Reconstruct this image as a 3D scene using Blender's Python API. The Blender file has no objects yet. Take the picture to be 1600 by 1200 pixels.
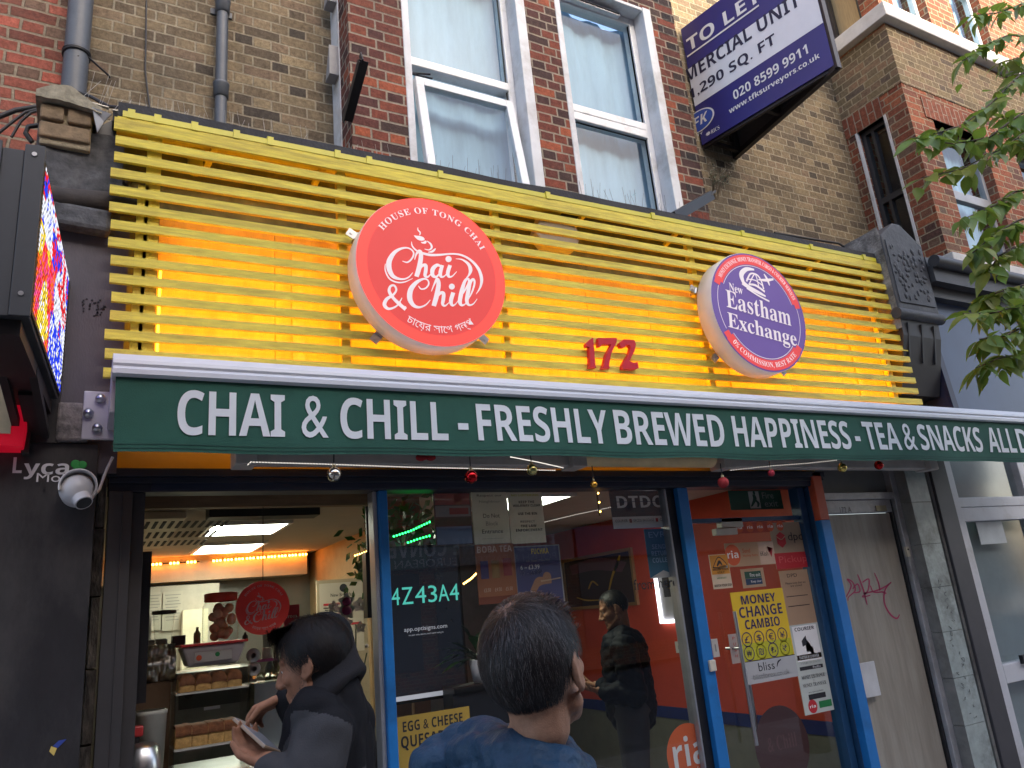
import bpy, math, random
from mathutils import Vector, Matrix, noise, Quaternion
SC = bpy.context.scene
COL = SC.collection
rnd = random.Random(7)
# ------------------------------------------------------------------ camera, sky, sun, exposure
F_PX = 1194.46
CAM_R = ((0.87638211, 0.09048092, -0.47304081), (0.05791222, 0.95526958, 0.29001071), (0.47812193, -0.28155504, 0.83194121))
CAM = Vector((0.0, -3.6, 1.62))
cd = bpy.data.cameras.new('camera'); cam = bpy.data.objects.new('camera', cd); COL.objects.link(cam)
cd.sensor_width = 36.0; cd.lens = 36.0 * F_PX / 1600.0; cd.clip_end = 500; cd.clip_start = 0.05
_w = lambda r: Vector((r[0], r[2], -r[1]))
_rt, _up, _bk = _w(CAM_R[0]), -_w(CAM_R[1]), -_w(CAM_R[2])
cam.matrix_world = Matrix(((_rt.x, _up.x, _bk.x, CAM.x), (_rt.y, _up.y, _bk.y, CAM.y), (_rt.z, _up.z, _bk.z, CAM.z), (0, 0, 0, 1)))
SC.camera = cam
SUN_EL, SUN_AZ = math.radians(25), 0.16        # azimuth measured from -Y towards +X
wd = bpy.data.worlds.new('World'); SC.world = wd; wd.use_nodes = True
nt = wd.node_tree; sky = nt.nodes.new('ShaderNodeTexSky'); sky.sky_type = 'NISHITA'; sky.sun_disc = False
sky.sun_elevation = SUN_EL; sky.sun_rotation = math.pi - SUN_AZ; sky.air_density = 0.8; sky.dust_density = 3.5; sky.ozone_density = 0.25
nt.links.new(sky.outputs[0], nt.nodes['Background'].inputs[0]); nt.nodes['Background'].inputs[1].default_value = 0.15
sd = bpy.data.lights.new('sun', 'SUN'); sd.energy = 2.2; sd.angle = math.radians(0.5); sd.color = (1.0, 0.86, 0.66)
sun = bpy.data.objects.new('sun', sd); COL.objects.link(sun); sun.location = (0, -10, 30)
_to = Vector((math.sin(SUN_AZ) * math.cos(SUN_EL), -math.cos(SUN_AZ) * math.cos(SUN_EL), math.sin(SUN_EL)))
sun.rotation_euler = (-_to).to_track_quat('-Z', 'Y').to_euler()
SC.view_settings.view_transform = 'Standard'; SC.view_settings.look = 'None'; SC.view_settings.exposure = 2.35; SC.view_settings.gamma = 1
SC.cycles.use_denoising = True; SC.cycles.max_bounces = 8; SC.cycles.transparent_max_bounces = 12; SC.cycles.caustics_reflective = False; SC.cycles.caustics_refractive = False
SC.cycles.sample_clamp_indirect = 4.0

# ------------------------------------------------------------------ measured places (photo pixel -> point of the vertical plane Y)
def P(px, py, Y=0.0):
    d = (px - 800) / F_PX, (py - 600) / F_PX, 1.0
    w = [CAM_R[0][i] * d[0] + CAM_R[1][i] * d[1] + CAM_R[2][i] * d[2] for i in range(3)]
    t = (Y - CAM.y) / w[2]
    return Vector((w[0] * t, Y, CAM.z - w[1] * t))
def PX(px, py, X):
    d = (px - 800) / F_PX, (py - 600) / F_PX, 1.0
    w = [CAM_R[0][i] * d[0] + CAM_R[1][i] * d[1] + CAM_R[2][i] * d[2] for i in range(3)]
    t = X / w[0]
    return Vector((X, CAM.y + w[2] * t, CAM.z - w[1] * t))
def Q(px, py, dep):
    d = (px - 800) / F_PX, (py - 600) / F_PX, 1.0
    w = [CAM_R[0][i] * d[0] + CAM_R[1][i] * d[1] + CAM_R[2][i] * d[2] for i in range(3)]
    return Vector((w[0] * dep, CAM.y + w[2] * dep, CAM.z - w[1] * dep))
def RX(x0, x1, y0, y1, Y):
    """pixel box -> (xl, xr, zb, zt) of an upright rectangle in the plane Y"""
    mx, my = (x0 + x1) / 2, (y0 + y1) / 2
    return P(x0, my, Y).x, P(x1, my, Y).x, P(mx, y1, Y).z, P(mx, y0, Y).z

# ------------------------------------------------------------------ materials
MATS = {}
def _nodes(name):
    m = bpy.data.materials.new(name); m.use_nodes = True
    n = m.node_tree; return m, n, n.nodes['Principled BSDF'], n.links
def mat(name, col, rough=0.6, metal=0.0, var=0.15, scale=6.0, bump=0.0, bscale=60.0, emit=None, estr=0.0, spec=0.5, stain=None, stain_amt=0.0, stretch=None, coat=0.0):
    if name in MATS: return MATS[name]
    m, n, b, L = _nodes(name)
    geo = n.nodes.new('ShaderNodeNewGeometry')
    vec = geo.outputs['Position']
    if stretch:
        mp = n.nodes.new('ShaderNodeMapping'); mp.inputs['Scale'].default_value = stretch; L.new(vec, mp.inputs[0]); vec = mp.outputs[0]
    nz = n.nodes.new('ShaderNodeTexNoise'); nz.inputs['Scale'].default_value = scale; nz.inputs['Detail'].default_value = 6; nz.inputs['Roughness'].default_value = 0.65
    L.new(vec, nz.inputs['Vector'])
    rp = n.nodes.new('ShaderNodeValToRGB')
    rp.color_ramp.elements[0].position = 0.3; rp.color_ramp.elements[1].position = 0.72
    rp.color_ramp.elements[0].color = tuple(c * (1 - var) for c in col[:3]) + (1,)
    rp.color_ramp.elements[1].color = tuple(min(1, c * (1 + var)) for c in col[:3]) + (1,)
    L.new(nz.outputs['Fac'], rp.inputs[0]); out = rp.outputs[0]
    if stain:
        n2 = n.nodes.new('ShaderNodeTexNoise'); n2.inputs['Scale'].default_value = scale * 0.37; n2.inputs['Detail'].default_value = 8; n2.inputs['Roughness'].default_value = 0.7
        L.new(vec, n2.inputs['Vector'])
        r2 = n.nodes.new('ShaderNodeValToRGB'); r2.color_ramp.elements[0].position = 0.55 - 0.2 * stain_amt; r2.color_ramp.elements[1].position = 0.75 - 0.1 * stain_amt
        L.new(n2.outputs['Fac'], r2.inputs[0])
        mx = n.nodes.new('ShaderNodeMixRGB'); mx.inputs[2].default_value = tuple(stain) + (1,); L.new(r2.outputs[0], mx.inputs[0]); L.new(out, mx.inputs[1]); out = mx.outputs[0]
    L.new(out, b.inputs['Base Color'])
    b.inputs['Roughness'].default_value = rough; b.inputs['Metallic'].default_value = metal; b.inputs['Specular IOR Level'].default_value = spec
    if coat: b.inputs['Coat Weight'].default_value = coat
    if bump:
        n3 = n.nodes.new('ShaderNodeTexNoise'); n3.inputs['Scale'].default_value = bscale; n3.inputs['Detail'].default_value = 5
        L.new(vec, n3.inputs['Vector'])
        bp = n.nodes.new('ShaderNodeBump'); bp.inputs['Strength'].default_value = 1.0; bp.inputs['Distance'].default_value = bump
        L.new(n3.outputs['Fac'], bp.inputs['Height']); L.new(bp.outputs[0], b.inputs['Normal'])
    if emit:
        b.inputs['Emission Color'].default_value = tuple(emit) + (1,); b.inputs['Emission Strength'].default_value = estr
    MATS[name] = m; return m
def flat(name, col, rough=0.6, emit=0.0):
    return mat(name, col, rough, var=0.04, emit=col if emit else None, estr=emit)
def emis(name, col, s):
    if name in MATS: return MATS[name]
    m, n, b, L = _nodes(name); n.nodes.remove(b)
    e = n.nodes.new('ShaderNodeEmission'); e.inputs[0].default_value = tuple(col) + (1,); e.inputs[1].default_value = s
    L.new(e.outputs[0], n.nodes['Material Output'].inputs[0]); MATS[name] = m; return m
def glassmat(name, tint=(0.9, 0.93, 0.92), ior=1.5, rough=0.0):
    if name in MATS: return MATS[name]
    m, n, b, L = _nodes(name); n.nodes.remove(b)
    t = n.nodes.new('ShaderNodeBsdfTransparent'); t.inputs[0].default_value = tuple(tint) + (1,)
    g = n.nodes.new('ShaderNodeBsdfGlossy'); g.inputs['Roughness'].default_value = rough
    lw = n.nodes.new('ShaderNodeLayerWeight'); lw.inputs[0].default_value = 0.5; pw = n.nodes.new('ShaderNodeMath'); pw.operation = 'POWER'; pw.inputs[1].default_value = 5; L.new(lw.outputs['Facing'], pw.inputs[0])
    f0 = ((ior - 1) / (ior + 1)) ** 2 * 1.7; f = n.nodes.new('ShaderNodeMath'); f.operation = 'MULTIPLY_ADD'; f.inputs[1].default_value = 1 - f0; f.inputs[2].default_value = f0; L.new(pw.outputs[0], f.inputs[0])
    mx = n.nodes.new('ShaderNodeMixShader'); L.new(f.outputs[0], mx.inputs[0]); L.new(t.outputs[0], mx.inputs[1]); L.new(g.outputs[0], mx.inputs[2])
    L.new(mx.outputs[0], n.nodes['Material Output'].inputs[0]); MATS[name] = m; return m
def brick(name, pal, mortar, dirt=(0.05, 0.045, 0.04), dirt_amt=0.4, bw=0.225, rh=0.075, ms=0.007, squash=0.5, warp=0.006, seed=0.0, bumpd=0.012, vertical=False):
    m, n, b, L = _nodes(name)
    geo = n.nodes.new('ShaderNodeNewGeometry'); sp = n.nodes.new('ShaderNodeSeparateXYZ'); L.new(geo.outputs['Position'], sp.inputs[0])
    sn = n.nodes.new('ShaderNodeSeparateXYZ'); L.new(geo.outputs['True Normal'], sn.inputs[0])
    ab = n.nodes.new('ShaderNodeMath'); ab.operation = 'ABSOLUTE'; L.new(sn.outputs[0], ab.inputs[0])
    gt = n.nodes.new('ShaderNodeMath'); gt.operation = 'GREATER_THAN'; gt.inputs[1].default_value = 0.6; L.new(ab.outputs[0], gt.inputs[0])
    mu = n.nodes.new('ShaderNodeMix'); L.new(gt.outputs[0], mu.inputs[0]); L.new(sp.outputs[0], mu.inputs[2]); L.new(sp.outputs[1], mu.inputs[3])
    cb = n.nodes.new('ShaderNodeCombineXYZ')
    if vertical: L.new(sp.outputs[2], cb.inputs[0]); L.new(mu.outputs[0], cb.inputs[1])
    else: L.new(mu.outputs[0], cb.inputs[0]); L.new(sp.outputs[2], cb.inputs[1])
    nz = n.nodes.new('ShaderNodeTexNoise'); nz.inputs['Scale'].default_value = 7; nz.inputs['Detail'].default_value = 4; L.new(geo.outputs['Position'], nz.inputs['Vector'])
    sb = n.nodes.new('ShaderNodeVectorMath'); sb.operation = 'SUBTRACT'; sb.inputs[1].default_value = (0.5, 0.5, 0.5); L.new(nz.outputs['Color'], sb.inputs[0])
    sc = n.nodes.new('ShaderNodeVectorMath'); sc.operation = 'SCALE'; sc.inputs['Scale'].default_value = warp * 2; L.new(sb.outputs[0], sc.inputs[0])
    ad = n.nodes.new('ShaderNodeVectorMath'); ad.operation = 'ADD'; L.new(cb.outputs[0], ad.inputs[0]); L.new(sc.outputs[0], ad.inputs[1])
    ad2 = n.nodes.new('ShaderNodeVectorMath'); ad2.operation = 'ADD'; ad2.inputs[1].default_value = (seed + 20, 20.0 + 0.011, 0); L.new(ad.outputs[0], ad2.inputs[0])
    bt = n.nodes.new('ShaderNodeTexBrick'); bt.inputs['Color1'].default_value = (0, 0, 0, 1); bt.inputs['Color2'].default_value = (1, 1, 1, 1); bt.inputs['Mortar'].default_value = (0.5, 0.5, 0.5, 1)
    bt.inputs['Scale'].default_value = 1; bt.inputs['Mortar Size'].default_value = ms; bt.inputs['Mortar Smooth'].default_value = 0.35; bt.inputs['Brick Width'].default_value = bw; bt.inputs['Row Height'].default_value = rh
    bt.squash = squash; bt.squash_frequency = 2; bt.offset = 0.5; L.new(ad2.outputs[0], bt.inputs['Vector'])
    rp = n.nodes.new('ShaderNodeValToRGB'); cr = rp.color_ramp; cr.interpolation = 'LINEAR'
    while len(cr.elements) < len(pal): cr.elements.new(0.5)
    for i, c in enumerate(pal): cr.elements[i].position = i / (len(pal) - 1); cr.elements[i].color = tuple(c) + (1,)
    L.new(bt.outputs['Color'], rp.inputs[0])
    # grain of each brick
    n2 = n.nodes.new('ShaderNodeTexNoise'); n2.inputs['Scale'].default_value = 38; n2.inputs['Detail'].default_value = 7; n2.inputs['Roughness'].default_value = 0.75; L.new(geo.outputs['Position'], n2.inputs['Vector'])
    g1 = n.nodes.new('ShaderNodeMapRange'); g1.inputs[1].default_value = 0.25; g1.inputs[2].default_value = 0.75; g1.inputs[3].default_value = 0.45; g1.inputs[4].default_value = 1.5; L.new(n2.outputs['Fac'], g1.inputs[0])
    m1 = n.nodes.new('ShaderNodeMixRGB'); m1.blend_type = 'MULTIPLY'; m1.inputs[0].default_value = 1; L.new(rp.outputs[0], m1.inputs[1]); L.new(g1.outputs[0], m1.inputs[2])
    mm = n.nodes.new('ShaderNodeMixRGB'); mm.blend_type = 'MULTIPLY'; mm.inputs[0].default_value = 0.7; mm.inputs[1].default_value = tuple(mortar) + (1,); L.new(g1.outputs[0], mm.inputs[2])
    m2 = n.nodes.new('ShaderNodeMixRGB'); L.new(bt.outputs['Fac'], m2.inputs[0]); L.new(m1.outputs[0], m2.inputs[1]); L.new(mm.outputs[0], m2.inputs[2])
    n3 = n.nodes.new('ShaderNodeTexNoise'); n3.inputs['Scale'].default_value = 1.6; n3.inputs['Detail'].default_value = 8; n3.inputs['Roughness'].default_value = 0.7; L.new(geo.outputs['Position'], n3.inputs['Vector'])
    g2 = n.nodes.new('ShaderNodeMapRange'); g2.inputs[1].default_value = 0.42; g2.inputs[2].default_value = 0.72; g2.inputs[3].default_value = 0; g2.inputs[4].default_value = dirt_amt; L.new(n3.outputs['Fac'], g2.inputs[0])
    m3 = n.nodes.new('ShaderNodeMixRGB'); m3.inputs[2].default_value = tuple(dirt) + (1,); L.new(g2.outputs[0], m3.inputs[0]); L.new(m2.outputs[0], m3.inputs[1])
    L.new(m3.outputs[0], b.inputs['Base Color']); b.inputs['Roughness'].default_value = 0.9; b.inputs['Specular IOR Level'].default_value = 0.2
    iv = n.nodes.new('ShaderNodeMath'); iv.operation = 'MULTIPLY_ADD'; iv.inputs[1].default_value = -1.0; L.new(bt.outputs['Fac'], iv.inputs[0])
    hs = n.nodes.new('ShaderNodeMath'); hs.operation = 'MULTIPLY'; hs.inputs[1].default_value = 0.7; L.new(n2.outputs['Fac'], hs.inputs[0]); L.new(hs.outputs[0], iv.inputs[2])
    bp = n.nodes.new('ShaderNodeBump'); bp.inputs['Distance'].default_value = bumpd; L.new(iv.outputs[0], bp.inputs['Height']); L.new(bp.outputs[0], b.inputs['Normal'])
    MATS[name] = m; return m

# ------------------------------------------------------------------ mesh building
def _t2(s, style):
    """plain letters -> bold sans ('b') or bold serif ('s') letter forms of the built-in font"""
    base = {'b': (0x1D5D4, 0x1D5EE, 0x1D7EC), 's': (0x1D400, 0x1D41A, 0x1D7CE), 'i': (0x1D63C, 0x1D656, 0x1D7EC), 'm': (0x1D670, 0x1D68A, 0x1D7F6)}.get(style)
    if not base: return s
    o = ''
    for ch in s:
        if 'A' <= ch <= 'Z': o += chr(base[0] + ord(ch) - 65)
        elif 'a' <= ch <= 'z': o += chr(base[1] + ord(ch) - 97)
        elif '0' <= ch <= '9': o += chr(base[2] + ord(ch) - 48)
        else: o += ch
    return o
_TC = {}
def text2d(s, style='n', res=3, sp=1.0):
    key = (s, style, res, sp)
    if key in _TC: return _TC[key]
    c = bpy.data.curves.new('lettering', 'FONT'); c.body = _t2(s, style); c.size = 1; c.resolution_u = res; c.space_character = sp
    o = bpy.data.objects.new('lettering', c); COL.objects.link(o)
    bpy.context.view_layer.update()
    me = bpy.data.meshes.new_from_object(o.evaluated_get(bpy.context.evaluated_depsgraph_get()))
    V = [(v.co.x, v.co.y) for v in me.vertices]; F = [tuple(p.vertices) for p in me.polygons]
    bpy.data.objects.remove(o); bpy.data.curves.remove(c); bpy.data.meshes.remove(me)
    if not V: V = [(0, 0), (.1, 0), (0, .1)]; F = [(0, 1, 2)]
    _TC[key] = (V, F); return V, F
WO = {}
class MB:
    def __init__(s): s.v = []; s.f = []; s.m = []; s.s = []
    def add(s, V, F, mi=0, smooth=False, M=None):
        o = len(s.v)
        s.v += [tuple(M @ Vector(q)) if M else tuple(q) for q in V]
        for q in F: s.f.append(tuple(i + o for i in q)); s.m.append(mi); s.s.append(smooth)
        return s
    def box(s, x0, x1, y0, y1, z0, z1, mi=0):
        V = [(x, y, z) for z in (z0, z1) for y in (y0, y1) for x in (x0, x1)]
        return s.add(V, [(0, 2, 3, 1), (4, 5, 7, 6), (0, 1, 5, 4), (2, 6, 7, 3), (0, 4, 6, 2), (1, 3, 7, 5)], mi)
    def hexa(s, c, mi=0):
        """8 corners ordered as box()"""
        return s.add(c, [(0, 2, 3, 1), (4, 5, 7, 6), (0, 1, 5, 4), (2, 6, 7, 3), (0, 4, 6, 2), (1, 3, 7, 5)], mi)
    def obox(s, c, ax, ay, az, mi=0):
        c, ax, ay, az = Vector(c), Vector(ax), Vector(ay), Vector(az)
        return s.hexa([c + ax * i + ay * j + az * k for k in (-1, 1) for j in (-1, 1) for i in (-1, 1)], mi)
    def bar(s, p, q, w, h, mi=0, up=(0, 0, 1)):
        p, q = Vector(p), Vector(q); d = q - p; u = Vector(up); sd = d.cross(u).normalized(); u2 = sd.cross(d).normalized()
        return s.obox((p + q) / 2, d / 2, sd * w / 2, u2 * h / 2, mi)
    def quad(s, a, b, c, d, mi=0): return s.add([a, b, c, d], [(0, 1, 2, 3)], mi)
    def tube(s, path, r, n=8, mi=0, caps=True, smooth=True):
        path = [Vector(p) for p in path]; R = r if isinstance(r, (list, tuple)) else [r] * len(path)
        V, F = [], []; ref = None
        for i, p in enumerate(path):
            t = (path[min(i + 1, len(path) - 1)] - path[max(i - 1, 0)]).normalized()
            if ref is None: ref = t.orthogonal().normalized()
            ref = (ref - t * ref.dot(t)).normalized(); b2 = t.cross(ref)
            for k in range(n):
                a = 2 * math.pi * k / n; V.append(p + (ref * math.cos(a) + b2 * math.sin(a)) * R[i])
        for i in range(len(path) - 1):
            for k in range(n): F.append((i * n + k, i * n + (k + 1) % n, (i + 1) * n + (k + 1) % n, (i + 1) * n + k))
        s.add(V, F, mi, smooth)
        if caps: s.add(V[:n], [tuple(range(n))[::-1]], mi); s.add(V[-n:], [tuple(range(n))], mi)
        return s
    def cyl(s, p, q, r0, r1=None, n=20, mi=0, smooth=True): return s.tube([p, q], [r0, r0 if r1 is None else r1], n, mi, True, smooth)
    def ball(s, c, r, nu=20, nv=12, mi=0, M=None, smooth=True):
        r = r if isinstance(r, (tuple, list)) else (r, r, r); V, F = [], []
        for j in range(nv + 1):
            th = math.pi * j / nv
            for i in range(nu):
                ph = 2 * math.pi * i / nu; q = Vector((r[0] * math.sin(th) * math.cos(ph), r[1] * math.sin(th) * math.sin(ph), r[2] * math.cos(th)))
                V.append((M @ q if M else q) + Vector(c))
        for j in range(nv):
            for i in range(nu): F.append((j * nu + i, (j + 1) * nu + i, (j + 1) * nu + (i + 1) % nu, j * nu + (i + 1) % nu))
        return s.add(V, F, mi, smooth)
    def lathe(s, c, prof, n=24, mi=0, axis='z', smooth=True):
        V, F = [], []; c = Vector(c)
        for r, h in prof:
            for k in range(n):
                a = 2 * math.pi * k / n
                if axis == 'z': V.append(c + Vector((r * math.cos(a), r * math.sin(a), h)))
                else: V.append(c + Vector((r * math.cos(a), h, r * math.sin(a))))
        for j in range(len(prof) - 1):
            for k in range(n): F.append((j * n + k, j * n + (k + 1) % n, (j + 1) * n + (k + 1) % n, (j + 1) * n + k))
        return s.add(V, F, mi, smooth)
    def prism(s, poly, y0, y1, mi=0, f=None):
        """x,z polygon pushed from y0 to y1 (f maps (x,z,y) to a point)"""
        f = f or (lambda x, z, y: (x, y, z)); n = len(poly)
        V = [f(x, z, y0) for x, z in poly] + [f(x, z, y1) for x, z in poly]
        F = [tuple(range(n)), tuple(range(2 * n - 1, n - 1, -1))] + [(i, i + n, (i + 1) % n + n, (i + 1) % n) for i in range(n)]
        return s.add(V, F, mi)
    def text(s, t, x0, x1, z0, z1, y, mi=0, style='n', f=None, keep=False, res=3, align='c', depth=0.0, sp=1.0):
        """lettering fitted into the box; keep=True keeps its proportions at height z1-z0; y = plane (front is -y)"""
        V, F = text2d(t, style, res, sp)
        ax, bx = min(v[0] for v in V), max(v[0] for v in V); az, bz = min(v[1] for v in V), max(v[1] for v in V)
        sz = (z1 - z0) / (bz - az); sx = (x1 - x0) / (bx - ax)
        ox = x0
        if keep:
            k = min(sz, sx) ; ox = x0 if align == 'l' else ((x0 + x1) / 2 - k * (bx - ax) / 2 if align == 'c' else x1 - k * (bx - ax))
            z0 = (z0 + z1) / 2 - k * (bz - az) / 2; sx = sz = k
        f = f or (lambda x, z, y: (x, y, z))
        W = [(ox + (v[0] - ax) * sx, z0 + (v[1] - az) * sz) for v in V]
        s.add([f(x, z, y) for x, z in W], F, mi)
        if depth:
            s.add([f(x, z, y + depth) for x, z in W], F, mi)
            cnt = {}
            for q in F:
                for i in range(len(q)):
                    e = (q[i], q[(i + 1) % len(q)]); k = (min(e), max(e)); cnt.setdefault(k, []).append(e)
            n = len(W)
            s.add([f(x, z, y) for x, z in W] + [f(x, z, y + depth) for x, z in W], [(e[0][0], e[0][1], e[0][1] + n, e[0][0] + n) for e in cnt.values() if len(e) == 1], mi)
        return s
    def arc(s, t, cx, cz, r, a0, a1, h, y, mi=0, style='n', inside=False, f=None, sp=1.0):
        """lettering along a circle from angle a0 to a1 (degrees); inside=True: reads along the bottom"""
        V, F = text2d(t, style, 3, sp); ax, bx = min(v[0] for v in V), max(v[0] for v in V); az, bz = min(v[1] for v in V), max(v[1] for v in V)
        f = f or (lambda x, z, y: (x, y, z)); out = []
        for x, z in V:
            a = math.radians(a0 + (a1 - a0) * (x - ax) / (bx - ax)); hh = (z - az) / (bz - az) * h
            rr = r - hh if inside else r + hh
            out.append(f(cx + rr * math.cos(a), cz + rr * math.sin(a), y))
        return s.add(out, F, mi)
    def ribbon(s, pts, g, mi=0, n=10):
        """stroke through (u,v,width) points, Catmull-Rom, drawn flat and mapped by g(u,v)"""
        q = [pts[0]] + list(pts) + [pts[-1]]; C = []
        for i in range(1, len(q) - 2):
            for k in range(n):
                t = k / n
                C.append(tuple(0.5 * (2 * q[i][d] + (q[i + 1][d] - q[i - 1][d]) * t + (2 * q[i - 1][d] - 5 * q[i][d] + 4 * q[i + 1][d] - q[i + 2][d]) * t * t + (3 * q[i][d] - q[i - 1][d] - 3 * q[i + 1][d] + q[i + 2][d]) * t ** 3) for d in range(3)))
        C.append(pts[-1]); V = []
        for i, (u, v, w) in enumerate(C):
            a, b = C[max(i - 1, 0)], C[min(i + 1, len(C) - 1)]; dx, dy = b[0] - a[0], b[1] - a[1]; l = math.hypot(dx, dy) or 1
            w = max(w, 1e-4) / 2; V += [g(u - dy / l * w, v + dx / l * w), g(u + dy / l * w, v - dx / l * w)]
        s.add(V, [(2 * i, 2 * i + 1, 2 * i + 3, 2 * i + 2) for i in range(len(C) - 1)], mi)
        return s
    def build(s, name, mats, parent=None, bevel=0.0, **kw):
        mats = mats if isinstance(mats, (list, tuple)) else [mats]
        xs = [v[0] for v in s.v]; ys = [v[1] for v in s.v]; zs = [v[2] for v in s.v]
        o = Vector(((min(xs) + max(xs)) / 2, (min(ys) + max(ys)) / 2, min(zs)))
        me = bpy.data.meshes.new(name); me.from_pydata([Vector(v) - o for v in s.v], [], s.f)
        for m in mats: me.materials.append(m)
        me.polygons.foreach_set('material_index', s.m); me.polygons.foreach_set('use_smooth', s.s); me.update()
        ob = bpy.data.objects.new(name, me); COL.objects.link(ob); WO[ob.name] = o
        if parent: ob.parent = parent; ob.location = o - WO[parent.name]
        else: ob.location = o
        if bevel:
            b = ob.modifiers.new('bevel', 'BEVEL'); b.width = bevel; b.segments = 2; b.limit_method = 'ANGLE'; b.angle_limit = math.radians(40)
        for k, v in kw.items(): ob[k] = v
        return ob
def thing(name, label, cat, loc, group=None):
    o = bpy.data.objects.new(name, None); COL.objects.link(o); o.location = loc; o.empty_display_size = 0.1; WO[o.name] = Vector(loc)
    o['label'] = label; o['category'] = cat
    if group: o['group'] = group
    return o
def L_(label, cat, group=None):
    d = dict(label=label, category=cat)
    if group: d['group'] = group
    return d
def dec(x, z, y): return (x, y, z)
# ================================================================== SETTING
M_stock = brick('stock brick', [(0.072, 0.061, 0.051), (0.160, 0.123, 0.080), (0.246, 0.189, 0.116), (0.123, 0.096, 0.067), (0.304, 0.239, 0.145), (0.203, 0.145, 0.099)], (0.334, 0.290, 0.210), dirt_amt=.45, seed=0)
M_stock2 = brick('pale stock brick', [(0.120, 0.096, 0.066), (0.240, 0.186, 0.108), (0.336, 0.264, 0.144), (0.180, 0.138, 0.086), (0.300, 0.228, 0.132)], (0.384, 0.330, 0.228), dirt_amt=.3, seed=3.3, bw=.2, squash=.6)
M_red = brick('red brick', [(.085, .055, .047), (0.074, 0.041, 0.038), (0.135, 0.051, 0.041), (0.230, 0.068, 0.043), (0.101, 0.046, 0.041), (0.405, 0.115, 0.057), (0.162, 0.054, 0.041), (0.311, 0.088, 0.049)], (0.338, 0.284, 0.216), dirt_amt=.35, seed=5.1, ms=.008)
M_redold = brick('weathered red brick', [(.13, .075, .055), (.19, .12, .085), (0.149, 0.054, 0.041), (0.324, 0.101, 0.068), (0.216, 0.074, 0.054), (0.450, 0.121, 0.081), (0.176, 0.081, 0.061)], (0.297, 0.243, 0.176), dirt=(0.121, 0.101, 0.074), dirt_amt=.55, seed=8.2, ms=.009, warp=.012)
M_nred = brick('neighbour brick', [(0.088, 0.062, 0.056), (0.325, 0.106, 0.056), (0.250, 0.081, 0.048), (0.413, 0.138, 0.069), (0.175, 0.125, 0.088), (0.312, 0.100, 0.056)], (0.400, 0.325, 0.213), dirt_amt=.2, seed=1.7, ms=.007)
M_nstock = brick('neighbour stock brick', [(0.150, 0.112, 0.069), (0.275, 0.206, 0.112), (0.200, 0.150, 0.094), (0.300, 0.188, 0.112), (0.125, 0.100, 0.075)], (0.413, 0.338, 0.213), dirt_amt=.25, seed=2.9)
M_solder = brick('soldier course brick', [(.22, .075, .045), (.28, .095, .055), (.25, .085, .05)], (.36, .30, .22), dirt_amt=.1, bw=.225, rh=.075, squash=1, vertical=True, seed=.4)
M_white = mat('white paint', (.72, .73, .74), .45, var=.06, scale=9, stain=(.42, .40, .36), stain_amt=.4)
M_upvc = mat('white window plastic', (.75, .76, .77), .3, var=.06, scale=8, stain=(.48, .46, .42), stain_amt=.12)
M_felt = mat('roofing felt', (.035, .035, .04), .85, var=.3, bump=.004)
M_asph = mat('asphalt', (.09, .09, .092), .9, bump=.004, bscale=90)
M_pave = brick('paving slabs', [(.33, .31, .29), (.42, .40, .37), (.36, .34, .32)], (.16, .15, .14), bw=.6, rh=.45, ms=.008, squash=1)
M_kerb = mat('kerb stone', (.3, .29, .28), .8, bump=.003)
M_curtain = mat('sky tinted net curtain', (.27, .43, .55), .9, var=.14, scale=2.2, stretch=(3, 3, .6))  # white net; its blue stands in for sky reflected in the panes
M_wglass = glassmat('window glass', (.9, .95, .97), 1.42)
M_dark = mat('dark room', (.03, .03, .035), .9)

def structure(mb, name, m): return mb.build(name, m, kind='structure')
structure(MB().quad((-60, -60, -.13), (60, -60, -.13), (60, 30, -.13), (-60, 30, -.13)), 'ground', M_asph)
structure(MB().box(-40, 45, -9.5, -2.95 - .9, -.128, -.12), 'road', M_asph)
structure(MB().box(-40, 45, -3.75, 3.9 + 1.5, -.126, 0), 'pavement', M_pave)
structure(MB().box(-40, 45, -3.9, -3.752, -.126, .004), 'kerb', M_kerb)

# ------------------------------------------------------------------ the shop's own terrace house
YW, YB = 0.6, 0.25                 # back wall of the upper storey, front of its brick bay
ZR = 3.98                          # flat roof over the shop front
house = thing('terrace_house', 'dark stock brick house with red brick bay and white windows above the yellow fascia', 'house', (2.5, .8, 0))
w = MB()
w.box(-.16, 1.27, YW, YW + .3, 2.6, 12.5); w.box(4.12, 6.65, YW, YW + .3, 2.6, 12.5); w.box(1.27, 4.12, YW, YW + .3, 2.6, ZR + .01)
w.build('wall', M_stock, house)
x1a, x1b = P(632, 0, YB).x, P(812, 30, YB).x
x1a = P(640, 120, YB).x; x1b = P(822, 130, YB).x
x2a = P(890, 150, YB).x; x2b = P(1030, 155, YB).x
xs = [1.27, x1a, x1b, x2a, x2b, 4.12]
ZT1 = 6.35; ZT2 = P(1004, 12, YB).z; ZS = 4.0
b = MB()
b.box(xs[0], xs[1], YB, YB + .13, ZR, 12); b.box(xs[2], xs[3], YB, YB + .13, ZR, 12); b.box(xs[4], xs[5], YB, YB + .13, ZR, 12)
b.box(xs[1], xs[2], YB, YB + .13, ZT2, 7.2); b.box(xs[3], xs[4], YB, YB + .13, ZT2, 7.2)
b.box(xs[1], xs[2], YB, YB + .13, 8.9, 12); b.box(xs[3], xs[4], YB, YB + .13, 8.9, 12)
b.box(1.27, 1.39, YB + .13, YW - .16, ZR, 12); b.box(4.0, 4.12, YB + .13, YW + .05, ZR, 12)
b.build('bay', M_red, house)
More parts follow.
